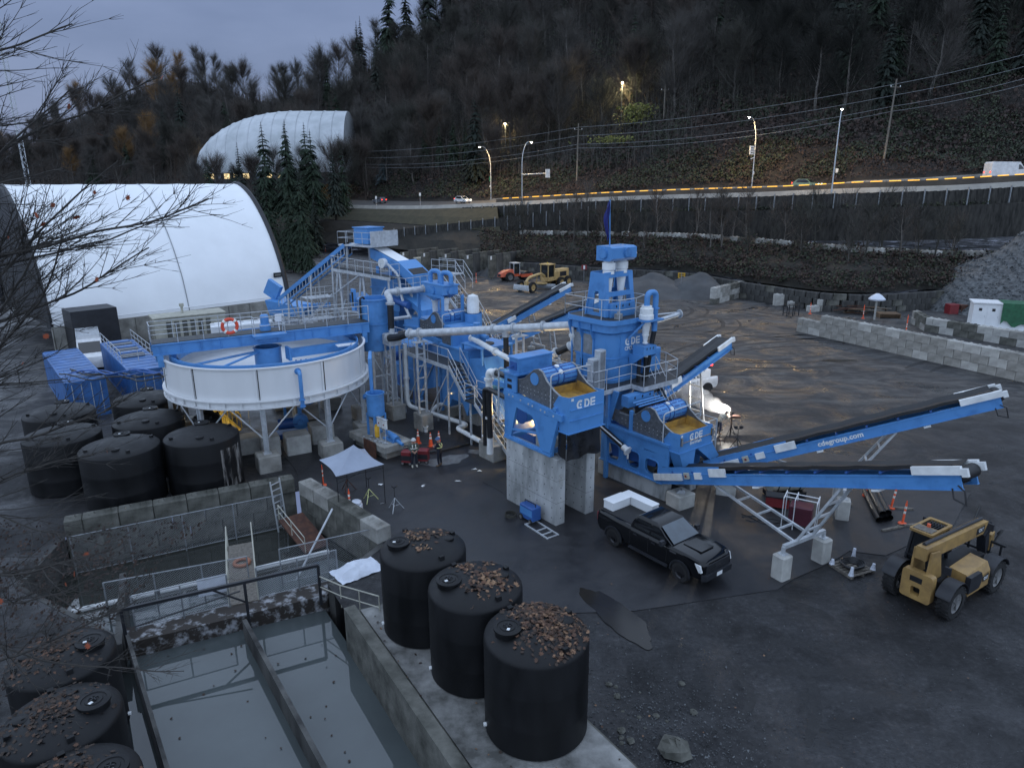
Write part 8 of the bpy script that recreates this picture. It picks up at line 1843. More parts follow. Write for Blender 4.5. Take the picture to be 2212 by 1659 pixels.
def fence(label,p,q,z,h,n,rz=None):
 p=Vector((*p,z));q=Vector((*q,z));d=q-p;L_=d.length;t=thing('pond_fence',label,'fence',p,atan2(d.y,d.x),'fences round the ponds')
 for i in range(n+1): b=MB();b.tube([(L_*i/n,0,-.8),(L_*i/n,0,h)],.035,6);b.build('post','galv_dull',t)
 b=MB();b.tube([(0,0,h),(L_,0,h)],.025,6);b.tube([(0,0,.05),(L_,0,.05)],.02,6);b.build('rail','galv_dull',t)
 b=MB();b.add([(0,0,.05),(L_,0,.05),(L_,0,h),(0,0,h)],[(0,1,2,3)]);b.build('mesh','chain_link',t,0)
fence('chain link fence across the far pond, left of the catwalk',(-16.4,24.6),(-11.4,26.6),-1.2,1.7,3);fence('chain link fence across the far pond, right of the catwalk',(-10.2,27.2),(-6.5,29.0),-1.2,1.7,2);fence('chain link fence before the mossy block wall',(-20.2,28.6),(-12.0,33.0),-1.5,1.9,4)
fence('fence along the earth bar beside the near pond',(-14.4,23.0),(-11.4,24.5),-.5,1.4,2);fence('fence on the earth bar right of the catwalk',(-10.4,25.0),(-7.5,26.4),-.5,1.4,2)
t=thing('pond_gantry','dark steel frame standing over the near pond with posts and braces','frame',(-14.2,22.0,0),radians(25.4));Lf=7.0;b=MB();b.bar((0,0,1.0),(Lf,0,1.0),.12,.12)
for x in (0,4.2,Lf): b.bar((x,0,-2.0 if x==4.2 else -.8),(x,0,1.0),.11,.11)
b.bar((4.2,0,.1),(3.0,0,1.0),.06);b.tube([(.4,-.6,.55),(4.0,-.6,1.0)],.03,6);b.build('frame','black_frame',t,0)
b=MB();railing(b,[(Lf,0,-.5),(Lf+.6,-1.2,-.4),(Lf+1.6,-3.4,.1)],1.0,1.0,.025);b.build('handrail','beige',t)
t=thing('pond_catwalk','narrow catwalk with pale railings across the far pond','walkway',(-10.9,24.7,-.5),radians(112));b=MB();b.box(0,5.2,-.55,.55,-.06,0);b.build('deck','wood_grey',t)
for y in (-.55,.55): b=MB();railing(b,[(0,y,0),(2.2,y,0),(5.2,y,0)],1.0,1.2,.028);b.bar((1.1,y,0),(2.2,y,1.0),.03);b.build('handrail','beige',t)
lifebuoy('faded orange lifebuoy lying on the catwalk deck',(-12.1,27.7,-.42),(radians(90),0,0),.32,.08,'lifebuoy_faded')
t=thing('floating_boom','long white floating pipe across the far pond','pipe',(-18.6,25.6,-1.5),0);b=MB();b.tube([(0,0,0),(3.0,1.5,0),(5.4,2.7,0),(9.6,4.9,0)],.13,10);b.build('tube','sign_white',t);b=MB()
for f in (.3,.55): b.tube([(9.6*f-.1,4.9*f-.05,0),(9.6*f+.1,4.9*f+.05,0)],.16,10)
b.build('clamp','black_rubber',t)
t=thing('pond_ladder','steel ladder standing against the mossy block wall','ladder',(-12.0,32.9,-1.6),radians(-30));b=MB()
for y in (-.3,.3): b.bar((0,y,0),(-.25,y,2.8),.06)
for i in range(8): b.bar((-.03-.03*i,-.3,.3+.33*i),(-.03-.03*i,.3,.3+.33*i),.04)
b.build('ladder','galv',t,0)
t=thing('pond_ramp','rusty brown ramp plate with a yellow rail in the pond corner','ramp',(-10.6,31.6,-1.4),radians(-48));b=MB();b.bar((-1.2,0,.8),(1.6,0,.1),1.3,.08);b.build('plate','rust',t,0);b=MB();railing(b,[(-1.2,-.6,.85),(1.6,-.6,.15)],.8,1.2);b.build('handrail','beige',t)
b=MB();b.tube([(-9.9,27.4,-1.6),(-8.6,30.3,.9)],.05,6);single(b,'scaffold_pole','galv','grey pole leaning out of the fenced pond','pole')
b=MB();b.add([(-.55,0,0),(.55,0,0),(.55,.04,.8),(-.55,.04,.8)],[(0,1,2,3)]);b.add([(-.55,.02,0),(.55,.02,0),(.55,.06,.8),(-.55,.06,.8)],[(3,2,1,0)]);o=single(b,'white_board','tarp_white','white board fixed to the pond fence','board',base=(0,0,0));o.location=(-12.6,25.7,-.75);o.rotation_euler=(0,0,radians(25))
b=MB();n=13;r_=random.Random(6)
for i in range(n):
 for j in range(n): u,v=i/(n-1)*2-1,j/(n-1)*2-1;b.v.append((u*1.0,v*.65,max(0.02,.42*max(0,1-hypot(u,v)) ** .6+.12*noise.noise(Vector((u*4,v*4,2)))+.05)))
for i in range(n-1):
 for j in range(n-1): b.f.append((i*n+j,(i+1)*n+j,(i+1)*n+j+1,i*n+j+1))
o=b.build('plastic_sheet','tarp_white',None,20);o.location=(-6.6,26.2,.0);o.rotation_euler=(0,0,radians(40));tag(o,'crumpled white plastic sheet on the bank above the ponds','sheet')
r_=random.Random(12)
def rock(label,x,y,s,grp):
 b=MB();n=7;b.lathe([(s*.6,0),(s,s*.35),(s*.85,s*.7),(s*.4,s*.95),(0,s)],n=n);b.v=[(vx*r_.uniform(.75,1.2),vy*r_.uniform(.7,1.15),vz*r_.uniform(.8,1.15)) for vx,vy,vz in b.v];o=b.build('rock','concrete_old',None,0);o.location=(x,y,-.03);o.rotation_euler=(0,0,r_.uniform(0,6));tag(o,label,'rock',grp)
rock('large broken concrete boulder beside the slab of the nearest tank',4.6,16.3,.5,'rubble by the slab')
for k in range(15): a=r_.uniform(0,1);rock('small broken stone in the rubble beside the slab',lerp(3.0,5.6,r_.random()),lerp(16.4,19.2,r_.random())+(.0),r_.uniform(.05,.15),'rubble by the slab')
b=MB()
for k in range(2600): x,y=r_.gauss(4.6,1.5),r_.gauss(16.4,1.8);s=r_.uniform(.015,.05);q=[(x+r_.uniform(-s,s),y+r_.uniform(-s,s),r_.uniform(0,s*1.4)) for _ in range(4)];b.add(q,[(0,1,2),(0,2,3),(0,3,1),(1,2,3)])
for k in range(2600): x,y=r_.uniform(1.5,26),r_.uniform(9,25.5);s=r_.uniform(.012,.035);q=[(x+r_.uniform(-s,s),y+r_.uniform(-s,s),r_.uniform(0,s*1.4)) for _ in range(4)];b.add(q,[(0,1,2),(0,2,3),(0,3,1),(1,2,3)])
o=b.build('gravel','gravel_grey',None,0);o['kind']='stuff';o['label']='loose gravel on the near yard'
t=thing('welding_arc','blinding welding sparks at the work piece by the welder','light',(14.35,43.1,0),0);b=MB();b.lathe([(0,1.16),(.05,1.2),(0,1.24)],n=8);b.build('arc','arc_white',t);b=MB();b.tube([(0,0,0),(0,0,1.15)],.05,8);b.box(-.5,.5,-.15,.15,1.0,1.14);b.build('work_stand','rust',t)
l=bpy.data.lights.new('arc_light','POINT');l.energy=480;l.color=(1.0,.93,.82);l.shadow_soft_size=.06;lo=bpy.data.objects.new('arc_light',l);col.objects.link(lo);lo.parent=t;lo.location=(-.3,.6,1.6)
b=MB();n=16;m_=24
for i in range(m_):
 t_=i/(m_-1);c=Vector((14.1,43.2,1.35)).lerp(Vector((11.4,49.6,1.7)),t_);r=lerp(.30,1.35,t_ ** .8)*(1+.12*sin(i*1.7))
 for j in range(n): a=2*pi*j/n;b.v.append((c.x+.83*r*cos(a),c.y+.55*r*cos(a),c.z+r*.8*sin(a)))
for i in range(m_-1):
 for j in range(n): k=(j+1) % n;b.f.append((i*n+j,i*n+k,(i+1)*n+k,(i+1)*n+j))
b.f+=[tuple(range(n)),tuple((m_-1)*n+j for j in range(n-1,-1,-1))]
sm=bpy.data.materials.new('smoke');sm.use_nodes=True;nt=sm.node_tree;nt.nodes.remove(nt.nodes['Principled BSDF']);pv=nt.nodes.new('ShaderNodeVolumePrincipled');pv.inputs['Color'].default_value=(.95,.96,1,1);pv.inputs['Anisotropy'].default_value=.2
tc=nt.nodes.new('ShaderNodeTexCoord');nn=nt.nodes.new('ShaderNodeTexNoise');nn.inputs['Scale'].default_value=1.3;nn.inputs['Detail'].default_value=4;mr=nt.nodes.new('ShaderNodeMapRange');mr.inputs['From Min'].default_value=.34;mr.inputs['From Max'].default_value=.66;mr.inputs['To Max'].default_value=1.5
nt.links.new(tc.outputs['Object'],nn.inputs['Vector']);nt.links.new(nn.outputs['Fac'],mr.inputs['Value']);nt.links.new(mr.outputs['Result'],pv.inputs['Density']);nt.links.new(pv.outputs['Volume'],nt.nodes['Material Output'].inputs['Volume']);M['smoke']=sm
o=b.build('smoke','smoke',None,60);o['kind']='stuff';o['label']='bright welding smoke drifting past the service truck'
t=thing('yard_floodlight','tall pole with lit floodlights behind the plant','floodlight',tuple(PW(-8.5,12.0)),radians(30));b=MB();b.tube([(0,0,0),(0,0,5.6)],.06,8);b.build('pole','galv',t);b=MB();b.cbox((.1,0,5.7),(.12,.7,.3));b.build('housing','dark_metal',t);b=MB();b.cbox((.17,0,5.7),(.03,.6,.24));b.build('lens','lamp_white',t)
l=bpy.data.lights.new('flood_light','SPOT');l.energy=600;l.color=(1,.75,.40);l.spot_size=radians(95);l.spot_blend=.8;l.shadow_soft_size=.15;lo=bpy.data.objects.new('flood_light',l);col.objects.link(lo);lo.parent=t;lo.location=(.35,0,5.7);lo.rotation_euler=(0,radians(-62),0)
def rv(rr,s=1.0): return Vector((rr.gauss(0,s),rr.gauss(0,s),rr.gauss(0,s)))
def bare_tree_mesh(seed,H,trunk,twig,spread=.36,nb=20,fine=1500,leaf=None,tw=.024):
 rr=random.Random(seed);b=MB();c=MB();n=7
 tp=[Vector((0,0,-.6))]
 for i in range(1,n+1): tp.append(tp[-1]+Vector((rr.gauss(0,.012*H),rr.gauss(0,.012*H),(H*.88+.6)/n)))
 b.tube(tp,[lerp(.018*H,.003*H,(i/n) ** .8) for i in range(n+1)],5)
 limbs=[]
 for k in range(nb):
  f=rr.uniform(.2,.95);i=min(int(f*n),n-1);p=tp[i].lerp(tp[i+1],f*n-i);a=rr.uniform(0,6.28);L=H*spread*(1.3-f)*rr.uniform(.8,1.35)
  d=Vector((cos(a),sin(a),rr.uniform(.55,1.5))).normalized();q=[p]
  for j in range(4): d=(d+rv(rr,.10)+Vector((0,0,.10))).normalized();q.append(q[-1]+d*L/4)
  b.tube(q,[.0055*H*(1.2-f),.004*H*(1.2-f),.003*H*(1.2-f),.002*H*(1.2-f),.001*H],3);limbs.append((q,L,f))
 limbs.append((tp[-3:],H*.25,.9))
 def blade(p,d,L,w):
  s=d.cross(rv(rr)).normalized()*w;m_=p+d*L*.5+rv(rr,.04*L);o=len(c.v);c.v+=[tuple(p-s),tuple(p+s),tuple(m_+s*.7),tuple(m_-s*.7),tuple(p+d*L)];c.f+=[(o,o+1,o+2,o+3),(o+3,o+2,o+4)]
 for k in range(fine):
  q,L,f=rr.choice(limbs);j=rr.randrange(len(q)-1);p=q[j].lerp(q[j+1],rr.random());d0=(q[j+1]-q[j]).normalized();d=(d0+rv(rr,.38)+Vector((0,0,.2))).normalized()
  l1=H*rr.uniform(.09,.20);blade(p,d,l1,tw*rr.uniform(.6,1.2));e=p+d*l1
  for _ in range(2): d2=(d+rv(rr,.4)+Vector((0,0,.12))).normalized();blade(p.lerp(e,rr.uniform(.4,1)),d2,l1*rr.uniform(.4,.8),tw*.6)
 m1=b.mesh('trunk',60);m1.materials.append(M[trunk]);m2=bpy.data.meshes.new('crown');m2.from_pydata(c.v,[],c.f);m2.materials.append(M[twig]);return m1,m2
def conifer_mesh(seed,H,R,m='conifer',tiers=26,droop=.35,gap=.0):
 rr=random.Random(seed);b=MB();c=MB();b.tube([(0,0,-.6),(0,0,H*.5),(0,0,H)],[.016*H,.010*H,.002*H],6)
 for k in range(tiers):
  f=(k+rr.random()*.7)/tiers;z=H*lerp(.08,.99,f);L=R*(1-f) ** .8*rr.uniform(.75,1.1)+.15;nb=max(5,int(13*(1-f*.5)))
  for i in range(nb):
   if rr.random()<gap: continue
   a=rr.uniform(0,6.28);d=Vector((cos(a),sin(a),0));Lb=L*rr.uniform(.7,1.1);s=Vector((-sin(a),cos(a),0));ns=5
   for j in range(ns):
    f0,f1=j/ns,(j+1.4)/ns;p=d*Lb*f0+Vector((0,0,z+.12*Lb*sin(f0*3)-droop*Lb*f0*f0));e=d*Lb*f1+Vector((0,0,z-droop*Lb*f1*f1-.05*Lb));w=Lb*.20*(1.15-f0)
    for q in (-1,1):
     o=len(c.v);t_=e+s*q*w*rr.uniform(.7,1.3)-Vector((0,0,w*rr.uniform(.2,.7)));c.v+=[tuple(p),tuple(e),tuple(t_),tuple(p+s*q*w*.5-Vector((0,0,w*.35)))];c.f+=[(o,o+1,o+2,o+3)]
 m1=b.mesh('trunk',60);m1.materials.append(M['bark_dark']);m2=bpy.data.meshes.new('crown');m2.from_pydata(c.v,[],c.f);m2.materials.append(M[m]);return m1,m2
BARE=[bare_tree_mesh(s,15,tr,tw,sp,nb,1700) for s,tr,tw,sp,nb in ((1,'bark_pale','twig_grey',.36,20),(2,'bark_pale','twig_brown',.42,24),(3,'bark_pale','twig_olive',.34,22),(4,'twig_brown','twig_brown',.38,22),(5,'bark_pale','twig_grey',.30,18),(6,'twig_grey','twig_olive',.44,24),(7,'bark_pale','twig_orange',.34,18),(8,'twig_olive','twig_shaded',.40,22),(9,'bark_pale','twig_shaded',.32,20))]
YOUNG=[bare_tree_mesh(s,8,tr,tw,.34,14,200,tw=.020) for s,tr,tw in ((61,'twig_grey','twig_grey'),(62,'bark_pale','twig_brown'),(63,'twig_olive','twig_olive'))]
CON=[conifer_mesh(s,20,r,m,30,.35,g_) for s,r,m,g_ in ((11,3.6,'conifer',.0),(12,3.0,'conifer',.15),(13,4.2,'conifer_green',.05),(14,3.2,'conifer_green',.0))]
SPR=conifer_mesh(21,12,3.6,'spruce_blue',26,.25)
PLACES=['behind the branches at far left','behind the left end of the hall','behind the middle of the hall','left of the far dome','above the left of the far dome','above the right of the far dome','above the feed tower','above the green-plated lamp','above the sign arm lamp','above the crossarm pole','above the yellow bush','above the white-signed lamp','above the nearest lamp','above the leaning pole','above the white van']
def tree(me,x,y,z,s,rz,label,group,name='bare_tree',cat='tree',sz=None):
 t=thing(name,label,cat,(x,y,z),rz,group);t.scale=(s,s,s if sz is None else sz)
 ob('trunk',me[0],None,t);ob('crown',me[1],None,t);return t
rr=random.Random(42);cnt=0
def where(k,f=.5): return ('low on the slope ' if f<.33 else 'halfway up the slope ' if f<.7 else 'high on the slope ')+PLACES[min(14,max(0,int((k+.78)/.11)))]
TREES=[]
KN,RN_=28,12
for j in range(RN_):
 for i in range(KN):
  k=lerp(-.80,.84,(i+.5+rr.uniform(-.38,.38)+(.5 if j % 2 else 0))/KN);yr,zr=road_far(k);px=1106+1504*k;zs,rs=skyz(px);rs=max(rs,yr+90)
  f=(j+rr.uniform(.1,.9))/RN_;start=10 if k<.05 else 26
  Y=lerp(yr+start,rs+16,f ** 1.15);X=k*Y;TREES.append((X,Y,k,f))
TREES.sort(key=lambda q: q[1])
for (X,Y,k,f) in TREES:
 if -0.475<k<-.20 and Y<238: continue
 z=hill_z(X,Y)-.3;pc=.05+(.22 if k>.22 else 0)+(.36 if k>.34 else 0)+(.22 if f>.86 and k>-.35 else 0)+(.30 if f>.80 and k>-.05 else 0)
 big=rr.uniform(.95,1.5)*(.85 if f>.8 else 1)
 if rr.random()<pc:
  me=rr.choice(CON);tree(me,X,Y,z,big*(1.0 if f>.8 else .8),rr.uniform(0,6.28),('tall ' if big>1.32 else 'small ' if big<1.12 else '')+'dark conifer '+where(k,f),'conifers on the hillside','conifer_tree')
 else:
  w=[4,3,3,3,3,3,.0,0,0]
  if k<-.42: w=[2,6,1,5,2,1,1.6,0,0]
  elif k>.3: w=[1,0,2,0,1,2,0,6,6]
  me=rr.choices(BARE,w)[0];kind={'twig_orange': 'orange-leaved tree ','twig_brown': 'brown leafless tree ','twig_grey': 'grey leafless tree ','twig_olive': 'olive leafless tree ','twig_shaded': 'dark leafless tree '}[me[1].materials[0].name]
  tree(me,X,Y,z,big,rr.uniform(0,6.28),('tall ' if big>1.32 else 'small ' if big<1.12 else '')+kind+where(k,f),'leafless trees on the hillside')
for (px,d,s,lab) in ((392,318,1.15,'dark skyline conifer, left of the tall pair on the left hill'),(428,322,1.25,'tall skyline conifer, right of the pair on the left hill'),(230,318,.8,'small skyline conifer on the far left hill'),(660,306,.75,'skyline conifer above the far white vault'),(682,308,.75,'skyline conifer beside another above the far white vault'),(735,304,.85,'skyline conifer left of the tallest ones'),(800,298,1.0,'broad skyline conifer below the open sky'),(866,292,1.35,'tall ragged conifer at the right end of the open sky'),(900,290,1.2,'narrow conifer next to the tall ragged one'),(945,288,1.4,'dense conifer at the top edge, right of the open sky'),(985,288,1.3,'dark conifer cut by the top edge')):
 k=(px-1106)/1504*.985;Y=d;tree(CON[int(px) % 4],k*Y,Y,hill_z(k*Y,Y)-1,s*1.15,px,lab,'skyline conifers','conifer_tree')
for (X,Y,s,m,lab) in ((-66,172,1.0,2,'dark evergreen left of the street lamps'),(-57,168,1.05,3,'dark evergreen between the street lamps and the hall'),(-62,184,1.15,2,'tall dark evergreen behind the street lamps'),(-50,172,1.0,3,'dark evergreen right of the street lamps'),(-52,186,1.15,2,'tall dark evergreen in front of the far white vault'),(-44,190,.9,3,'evergreen beside the utility pole'),(-72,190,.6,2,'small evergreen before the far white vault'),(-80,205,.55,3,'small evergreen at the left end of the far white vault'),(-74,178,.75,2,'evergreen behind the hall corner'),(-59,158,.85,2,'evergreen behind the chain link fence'),(-47,160,.95,2,'dark evergreen over the grassy verge'),(-54,176,1.1,2,'dense evergreen between the two road lamps'),(-64,165,.9,3,'broad evergreen above the hall edge'),(-49,180,1.05,2,'dense evergreen right of the far dome windows'),(-58,190,1.2,3,'tall evergreen covering the far dome'),(-55,181,1.0,0,'dark evergreen pressed against the tall one'),(-46,168,.8,1,'thin evergreen near the grassy verge'),(-61,172,.95,0,'dark evergreen in front of the dome windows'),(-67,180,.9,1,'gappy evergreen left in the cluster'),(-51,165,.75,2,'low evergreen in front of the cluster'),(-43,176,.85,0,'dark evergreen at the right of the cluster')):
 z=0 if Y<176 and X<-45 else 8.0;tree(CON[m],X,Y,z,s,X,lab,'evergreens by the road','conifer_tree')
for i in range(9): tree(CON[3],-36.5-i*2.3,128+i*2.2+rr.uniform(-1,1),0,.42+rr.uniform(0,.08),i,'clipped evergreen in the hedge row beside the hall','evergreen hedge beside the hall','conifer_tree',sz=.55)
for i,(X,Y,s_) in enumerate(((-88,205,.9),(-82,200,1.0),(-76,203,.8),(-70,200,1.0),(-64,200,1.1),(-92,214,.9),(-57,203,1.1),(-52,212,1.3),(-47,210,1.2),(-43,214,1.3))): tree(BARE[i % 6],X,Y,9,s_,i,'leafless tree in front of the far dome, %s from the left' % ['second','third','fourth','fifth','sixth','first','seventh','eighth','ninth','tenth'][i],'trees before the dome')
p,n_=at_road(838,24);tree(SPR,p.x,p.y,hill_z(p.x,p.y)-.3,1.0,1,'blue-grey spruce beside the utility pole',None,'spruce_tree')
p,n_=at_road(965,24)
for i,px in enumerate((925,955,985,1010)): p,n_=at_road(px,26);tree(CON[2+i % 2],p.x,p.y,hill_z(p.x,p.y)-.3,.62,i,'dark green conifer on the bank left of the green-plated lamp','conifers on the bank','conifer_tree')
for i in range(64):
 j=rr.randrange(12,44);p=BE[j].lerp(YE[j],rr.uniform(-.35,.55));z=BE[j].z-2.0 if True else 0;z=lerp(BE[j].z,2.4,max(0,min(1,(p-BE[j]).length/max(1,(YE[j]-BE[j]).length))))-.3
 yk,ys=rr.randrange(3),rr.uniform(.6,1.25);tree(YOUNG[yk],p.x,p.y,z,ys,rr.uniform(0,6.28),('short ' if ys<.82 else 'tall ' if ys>1.03 else '')+('grey','brown','olive')[yk]+' sapling on the yard bank, '+('below the white van' if j<18 else 'below the nearest lamp' if j<25 else 'right of the flag' if j<31 else 'left of the flag' if j<37 else 'above the grader'),'young trees on the yard bank','young_tree')
def undergrowth(name,n,place,size,m,label,seed):
 r=random.Random(seed);b=MB()
 for i in range(n):
  p,w=place(r);s=size*r.uniform(.5,1.4)
  for _ in range(3):
   c=Vector(p)+Vector((r.gauss(0,.5),r.gauss(0,.5),abs(r.gauss(0,.45))))*s*1.6;nn_=(rv(r,.7)+Vector((0,-.6,.9))).normalized();x=nn_.orthogonal().normalized()*s*.55;y=nn_.cross(x);o=len(b.v)
   b.v+=[tuple(c-x),tuple(c-y*.55),tuple(c+x),tuple(c+y*.9)];b.f.append((o,o+1,o+2,o+3))
 me=bpy.data.meshes.new(name);me.from_pydata(b.v,[],b.f);me.materials.append(M[m]);o=bpy.data.objects.new(name,me);col.objects.link(o);o['kind']='stuff';o['label']=label
def slope_place(k0,k1,d0,d1,clump=.12,thr=-.05,seed=0):
 def f(r):
  for _ in range(60):
   k=r.uniform(k0,k1);yr,zr=road_far(k);Y=yr+r.uniform(d0,d1);X=k*Y
   if noise.noise(Vector((X*clump,Y*clump,seed)))>thr: break
  return (X,Y,hill_z(X,Y)+.4+.8*max(0,noise.noise(Vector((X*.3,Y*.3,2))))),None
 return f
undergrowth('ivy',19000,slope_place(-.25,.80,1.5,34,.1,-.15,1),.42,'ivy','green ivy and brambles on the bank above the highway',1)
undergrowth('brambles',16000,slope_place(-.25,.80,.5,36,.1,-.8,9),.40,'bramble','brown brambles on the bank above the highway',2)
undergrowth('undergrowth',20000,slope_place(-.85,.84,10,150,.05,-.3,5),.75,'bramble','brown undergrowth below the trees',3)
undergrowth('undergrowth',7000,slope_place(-.3,.84,30,150,.05,.0,7),.7,'ivy','dark green undergrowth below the trees',4)
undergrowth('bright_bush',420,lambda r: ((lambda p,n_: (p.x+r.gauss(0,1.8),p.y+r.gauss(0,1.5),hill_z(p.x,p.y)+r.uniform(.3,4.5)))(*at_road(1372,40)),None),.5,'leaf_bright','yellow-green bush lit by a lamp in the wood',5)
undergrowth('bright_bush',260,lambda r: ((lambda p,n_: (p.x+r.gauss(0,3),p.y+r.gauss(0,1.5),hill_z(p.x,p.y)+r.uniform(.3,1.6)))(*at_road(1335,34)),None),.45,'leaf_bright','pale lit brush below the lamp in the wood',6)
def bank_place(i0,i1,f0,f1):
 def f(r):
  i=r.randrange(i0,i1);u=r.uniform(f0,f1);a=YE[i].lerp(YE[i+1],r.random());c=BE[i].lerp(BE[i+1],r.random());p=Vector((a.x,a.y,WALLH)).lerp(c,u);return (p.x,p.y,p.z+r.uniform(-.1,.4)+1.6*max(0,noise.noise(Vector((p.x*.35,p.y*.35,3))))),None
 return f
undergrowth('ivy',3800,bank_place(8,46,.02,.98),.32,'ivy','green brush on the bank behind the yard wall',11)
undergrowth('brambles',7000,bank_place(8,46,.02,.98),.32,'bramble','brown brush on the bank behind the yard wall',12)
undergrowth('brambles',1500,lambda r: ((lambda i: (lambda p: (p.x,p.y,p.z+r.uniform(-.2,.3)))(off(RE,-1.2,-2.3)[i].lerp(off(RE,-1.2,-2.3)[i+1],r.random())))(r.randrange(10,55)),None),.35,'ivy','ivy on the ledge of the retaining wall',13)
undergrowth('brambles',3500,lambda r: ((-r.uniform(14.8,34),r.uniform(11,30),r.uniform(0,.5)),None),.12,'bramble','low dead scrub at the lower left',14)
def brushwood(name,n,k0,k1,d0,d1,m,label,seed,hmax=9,back=.0):
 r=random.Random(seed);b=MB()
 for i in range(n):
  k=r.uniform(k0,k1);yr,zr=road_far(k);zs,rs=skyz(1106+1504*k);rs=max(rs,yr+90);Y=lerp(yr+d0,rs+d1,r.random() ** 1.1);X=k*Y
  if -.30<X/Y<-.20 and Y<240: continue
  if -.47<k<-.2 and Y<232: continue
  h=hmax*r.uniform(.35,1.0);p=Vector((X,Y,hill_z(X,Y)-.3));b.v+=[tuple(p+Vector((-.07,0,0))),tuple(p+Vector((.07,0,0))),tuple(p+Vector((r.gauss(0,.6),r.gauss(0,.6),h)))];o=len(b.v);b.f.append((o-3,o-2,o-1))
  for _ in range(7):
   c=p+Vector((r.gauss(0,.5),r.gauss(0,.5),h*r.uniform(.35,.95)));d=Vector((r.gauss(0,1),r.gauss(0,1),r.uniform(.5,1.6))).normalized()*r.uniform(1.2,3.0);s=d.cross(rv(r)).normalized()*.03;o=len(b.v);b.v+=[tuple(c-s),tuple(c+s),tuple(c+d)];b.f.append((o,o+1,o+2))
 me=bpy.data.meshes.new(name);me.from_pydata(b.v,[],b.f);me.materials.append(M[m]);o=bpy.data.objects.new(name,me);col.objects.link(o);o['kind']='stuff';o['label']=label
brushwood('brushwood',7000,-.85,.25,12,20,'twig_grey','grey saplings filling the wood',51)
brushwood('brushwood',6000,-.85,-.1,12,20,'twig_brown','brown saplings filling the wood',52)
brushwood('brushwood',6000,-.1,.84,26,20,'twig_shaded','dark saplings filling the wood',53)
brushwood('brushwood',3500,-.1,.5,22,10,'twig_olive','olive saplings filling the wood',54)
for (px,d,h,lab,e) in ((1338,46,9,'bright lamp hidden in the wood above the yellow bush',2600),(1095,34,6,'small lamp on a post above the bank',700),(475,30,7,'lamp lighting a bush left of the conifers',500)):
 p,n_=at_road(px,d);z=hill_z(p.x,p.y);t=thing('path_lamp',lab,'street lamp',(p.x,p.y,z),0,'lamps in the wood');b=MB();b.tube([(0,0,-.5),(0,0,h)],.07,6);b.build('post','galv_dull',t);b=MB();b.cbox((0,-.3,h),(.5,.9,.2));b.build('lamp_head','galv_dull',t);b=MB();b.cbox((0,-.35,h-.14),(.42,.6,.12));b.build('lens','lamp_glow',t)
 l=bpy.data.lights.new('lamp_light','POINT');l.energy=e;l.color=(1,.86,.45);l.shadow_soft_size=.2;lo=bpy.data.objects.new('lamp_light',l);col.objects.link(lo);lo.parent=t;lo.location=(0,-.5,h-.5)
t=thing('lattice_mast','tall grey lattice mast at the left edge behind the hall','mast',(-64.6,97,0),.4);b=MB();w_=.32
for k in range(3): a=2*pi*k/3;b.tube([(w_*cos(a),w_*sin(a),0),(w_*cos(a),w_*sin(a),42)],.05,5)
for i in range(52):
 for k in range(3): a0,a1=2*pi*k/3,2*pi*(k+1)/3;b.bar((w_*cos(a0),w_*sin(a0),i*.8),(w_*cos(a1),w_*sin(a1),i*.8+.8),.03)
b.build('lattice','galv',t)
nt_=thing('maple_tree','leafless maple whose bare branches reach in from the left edge','tree',(-9.4,9.6,0),0);SHIFT[nt_.name]=(-9.4,9.6,0)
b=MB();b.tube([(-9.4,9.6,-.3),(-9.3,9.6,4),(-9.1,9.6,9),(-9.0,9.6,14),(-8.8,9.6,19),(-8.6,9.6,23)],[.30,.25,.2,.14,.09,.05],10);b.build('trunk','bark_dark',nt_)
rr=random.Random(99);lim=MB();twg=MB()
def grow(p,d,L,r,depth,grav):
 n=max(4,int(L/.16));q=[Vector(p)];d=Vector(d).normalized()
 for i in range(n): d=(d+rv(rr,.055)+Vector((0,0,grav*.02))).normalized();q.append(q[-1]+d*L/n)
 (lim if depth<2 else twg).tube(q,[lerp(r,r*.28,i/n) for i in range(n+1)],5 if depth<2 else 3,cap=False)
 if depth>=4: return
 k=int(L/(.21 if depth==0 else .17 if depth==1 else .14))
 for j in range(k):
  f=rr.uniform(.18,1.0);i=min(int(f*n),n-1);dd_=(q[i+1]-q[i]).normalized();s=dd_.cross(Vector((rr.gauss(0,.3),rr.gauss(0,.6),1))).normalized()*(1 if j % 2 else -1)
  nd=(dd_*rr.uniform(.8,1.3)+s*rr.uniform(.5,.9)+Vector((0,0,rr.uniform(-.1,.35)))).normalized();l2=L*(.42 if depth==0 else .45)*(1.15-f*.7)*rr.uniform(.6,1.15)
  if l2>.10: grow(q[i],nd,l2,max(.0042,r*lerp(1,.3,f)*.5),depth+1,grav*.8)
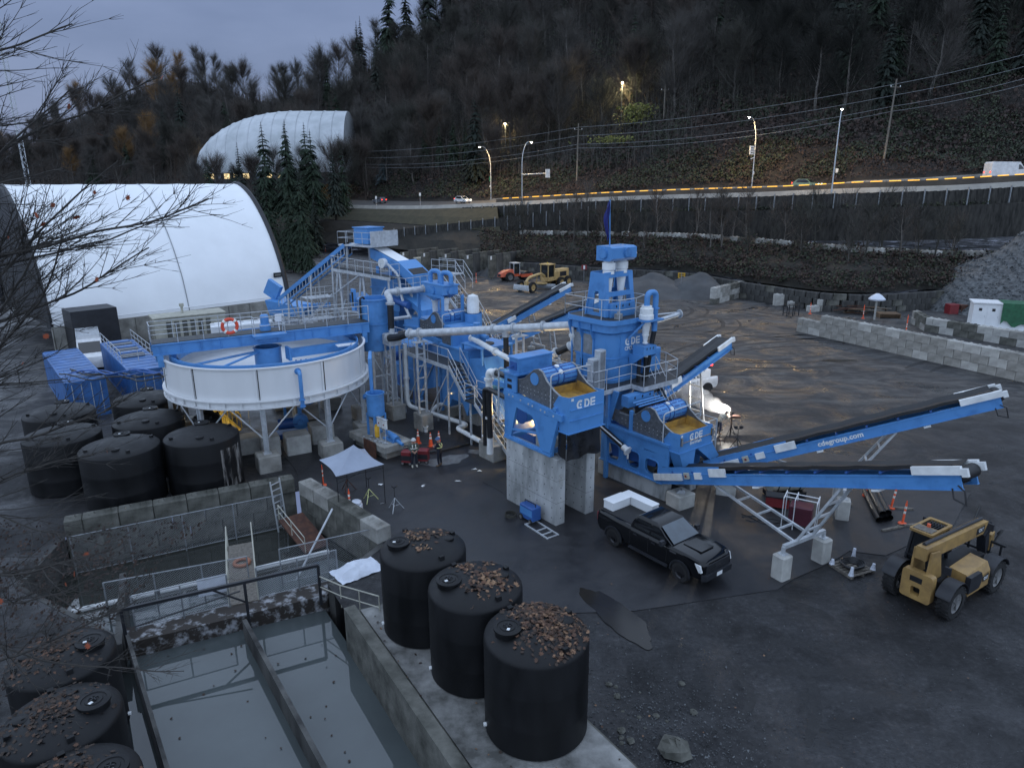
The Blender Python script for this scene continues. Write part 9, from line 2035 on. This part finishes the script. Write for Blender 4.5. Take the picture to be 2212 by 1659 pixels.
LIMBS=[((-9.0,9.6,z0),q,r) for z0,q,r in ((14.2,(-4.15,9.5,15.75),.045),(13.6,(-4.8,9.4,15.1),.04),(12.9,(-4.6,9.3,14.4),.045),(14.4,(-5.0,10.0,15.35),.04),(15.6,(-5.4,10.0,17.45),.045),(16.2,(-5.3,9.5,17.8),.04),(15.0,(-5.0,10.5,17.05),.045),(14.8,(-5.3,10,16.55),.04),(11.8,(-4.9,9.0,12.1),.04),(10.2,(-5.4,8.5,10.6),.04),(8.4,(-5.2,8.0,8.7),.035),(15.2,(-5.3,9.0,16.1),.035),(13.4,(-4.9,10.5,14.7),.04),(12.5,(-4.8,9.0,14.0),.04),(12.2,(-5.5,9.0,13.3),.035),(17.2,(-5.9,9.6,18.6),.035),(11.2,(-5.3,8.6,11.2),.035),(9.6,(-5.6,8.2,9.6),.03),(11.6,(-5.6,8.4,10.4),.03),(9.0,(-5.4,8.2,8.0),.03),(13.0,(-5.6,9.8,12.8),.035),(16.6,(-6.0,10.0,16.6),.03),(10.8,(-5.8,8.8,9.8),.03))]
for (p,q,r) in LIMBS: p,q=Vector(p),Vector(q);grow(p,q-p+Vector((0,0,-.25)),(q-p).length,r*.75,0,.9)
lim.build('limb','bark_near',nt_,60);me=bpy.data.meshes.new('crown');sh=SHIFT[nt_.name];me.from_pydata([(x-sh[0],y-sh[1],z-sh[2]) for x,y,z in twg.v],[],twg.f);me.materials.append(M['bark_near']);ob('twigs',me,None,nt_)
LV=MB();
for i in range(34):
 v=rr.choice(twg.v);p=Vector(v)-Vector((0,0,.04));nrm=rv(rr).normalized();x=nrm.orthogonal().normalized();y=nrm.cross(x);s=rr.uniform(.05,.12);o=len(LV.v)
 for (u,w_) in LEAF: LV.v.append(tuple(p+x*u*s+y*w_*s))
 LV.v.append(tuple(p));k=len(LEAF)
 for j in range(k): LV.f.append((o+j,o+(j+1) % k,o+k))
LV.build('hanging_leaves','leaf_orange',nt_,0)['kind']='stuff'
for o_ in list(bpy.data.objects):
 if o_.get('group') is None and 'group' in o_.keys(): del o_['group']
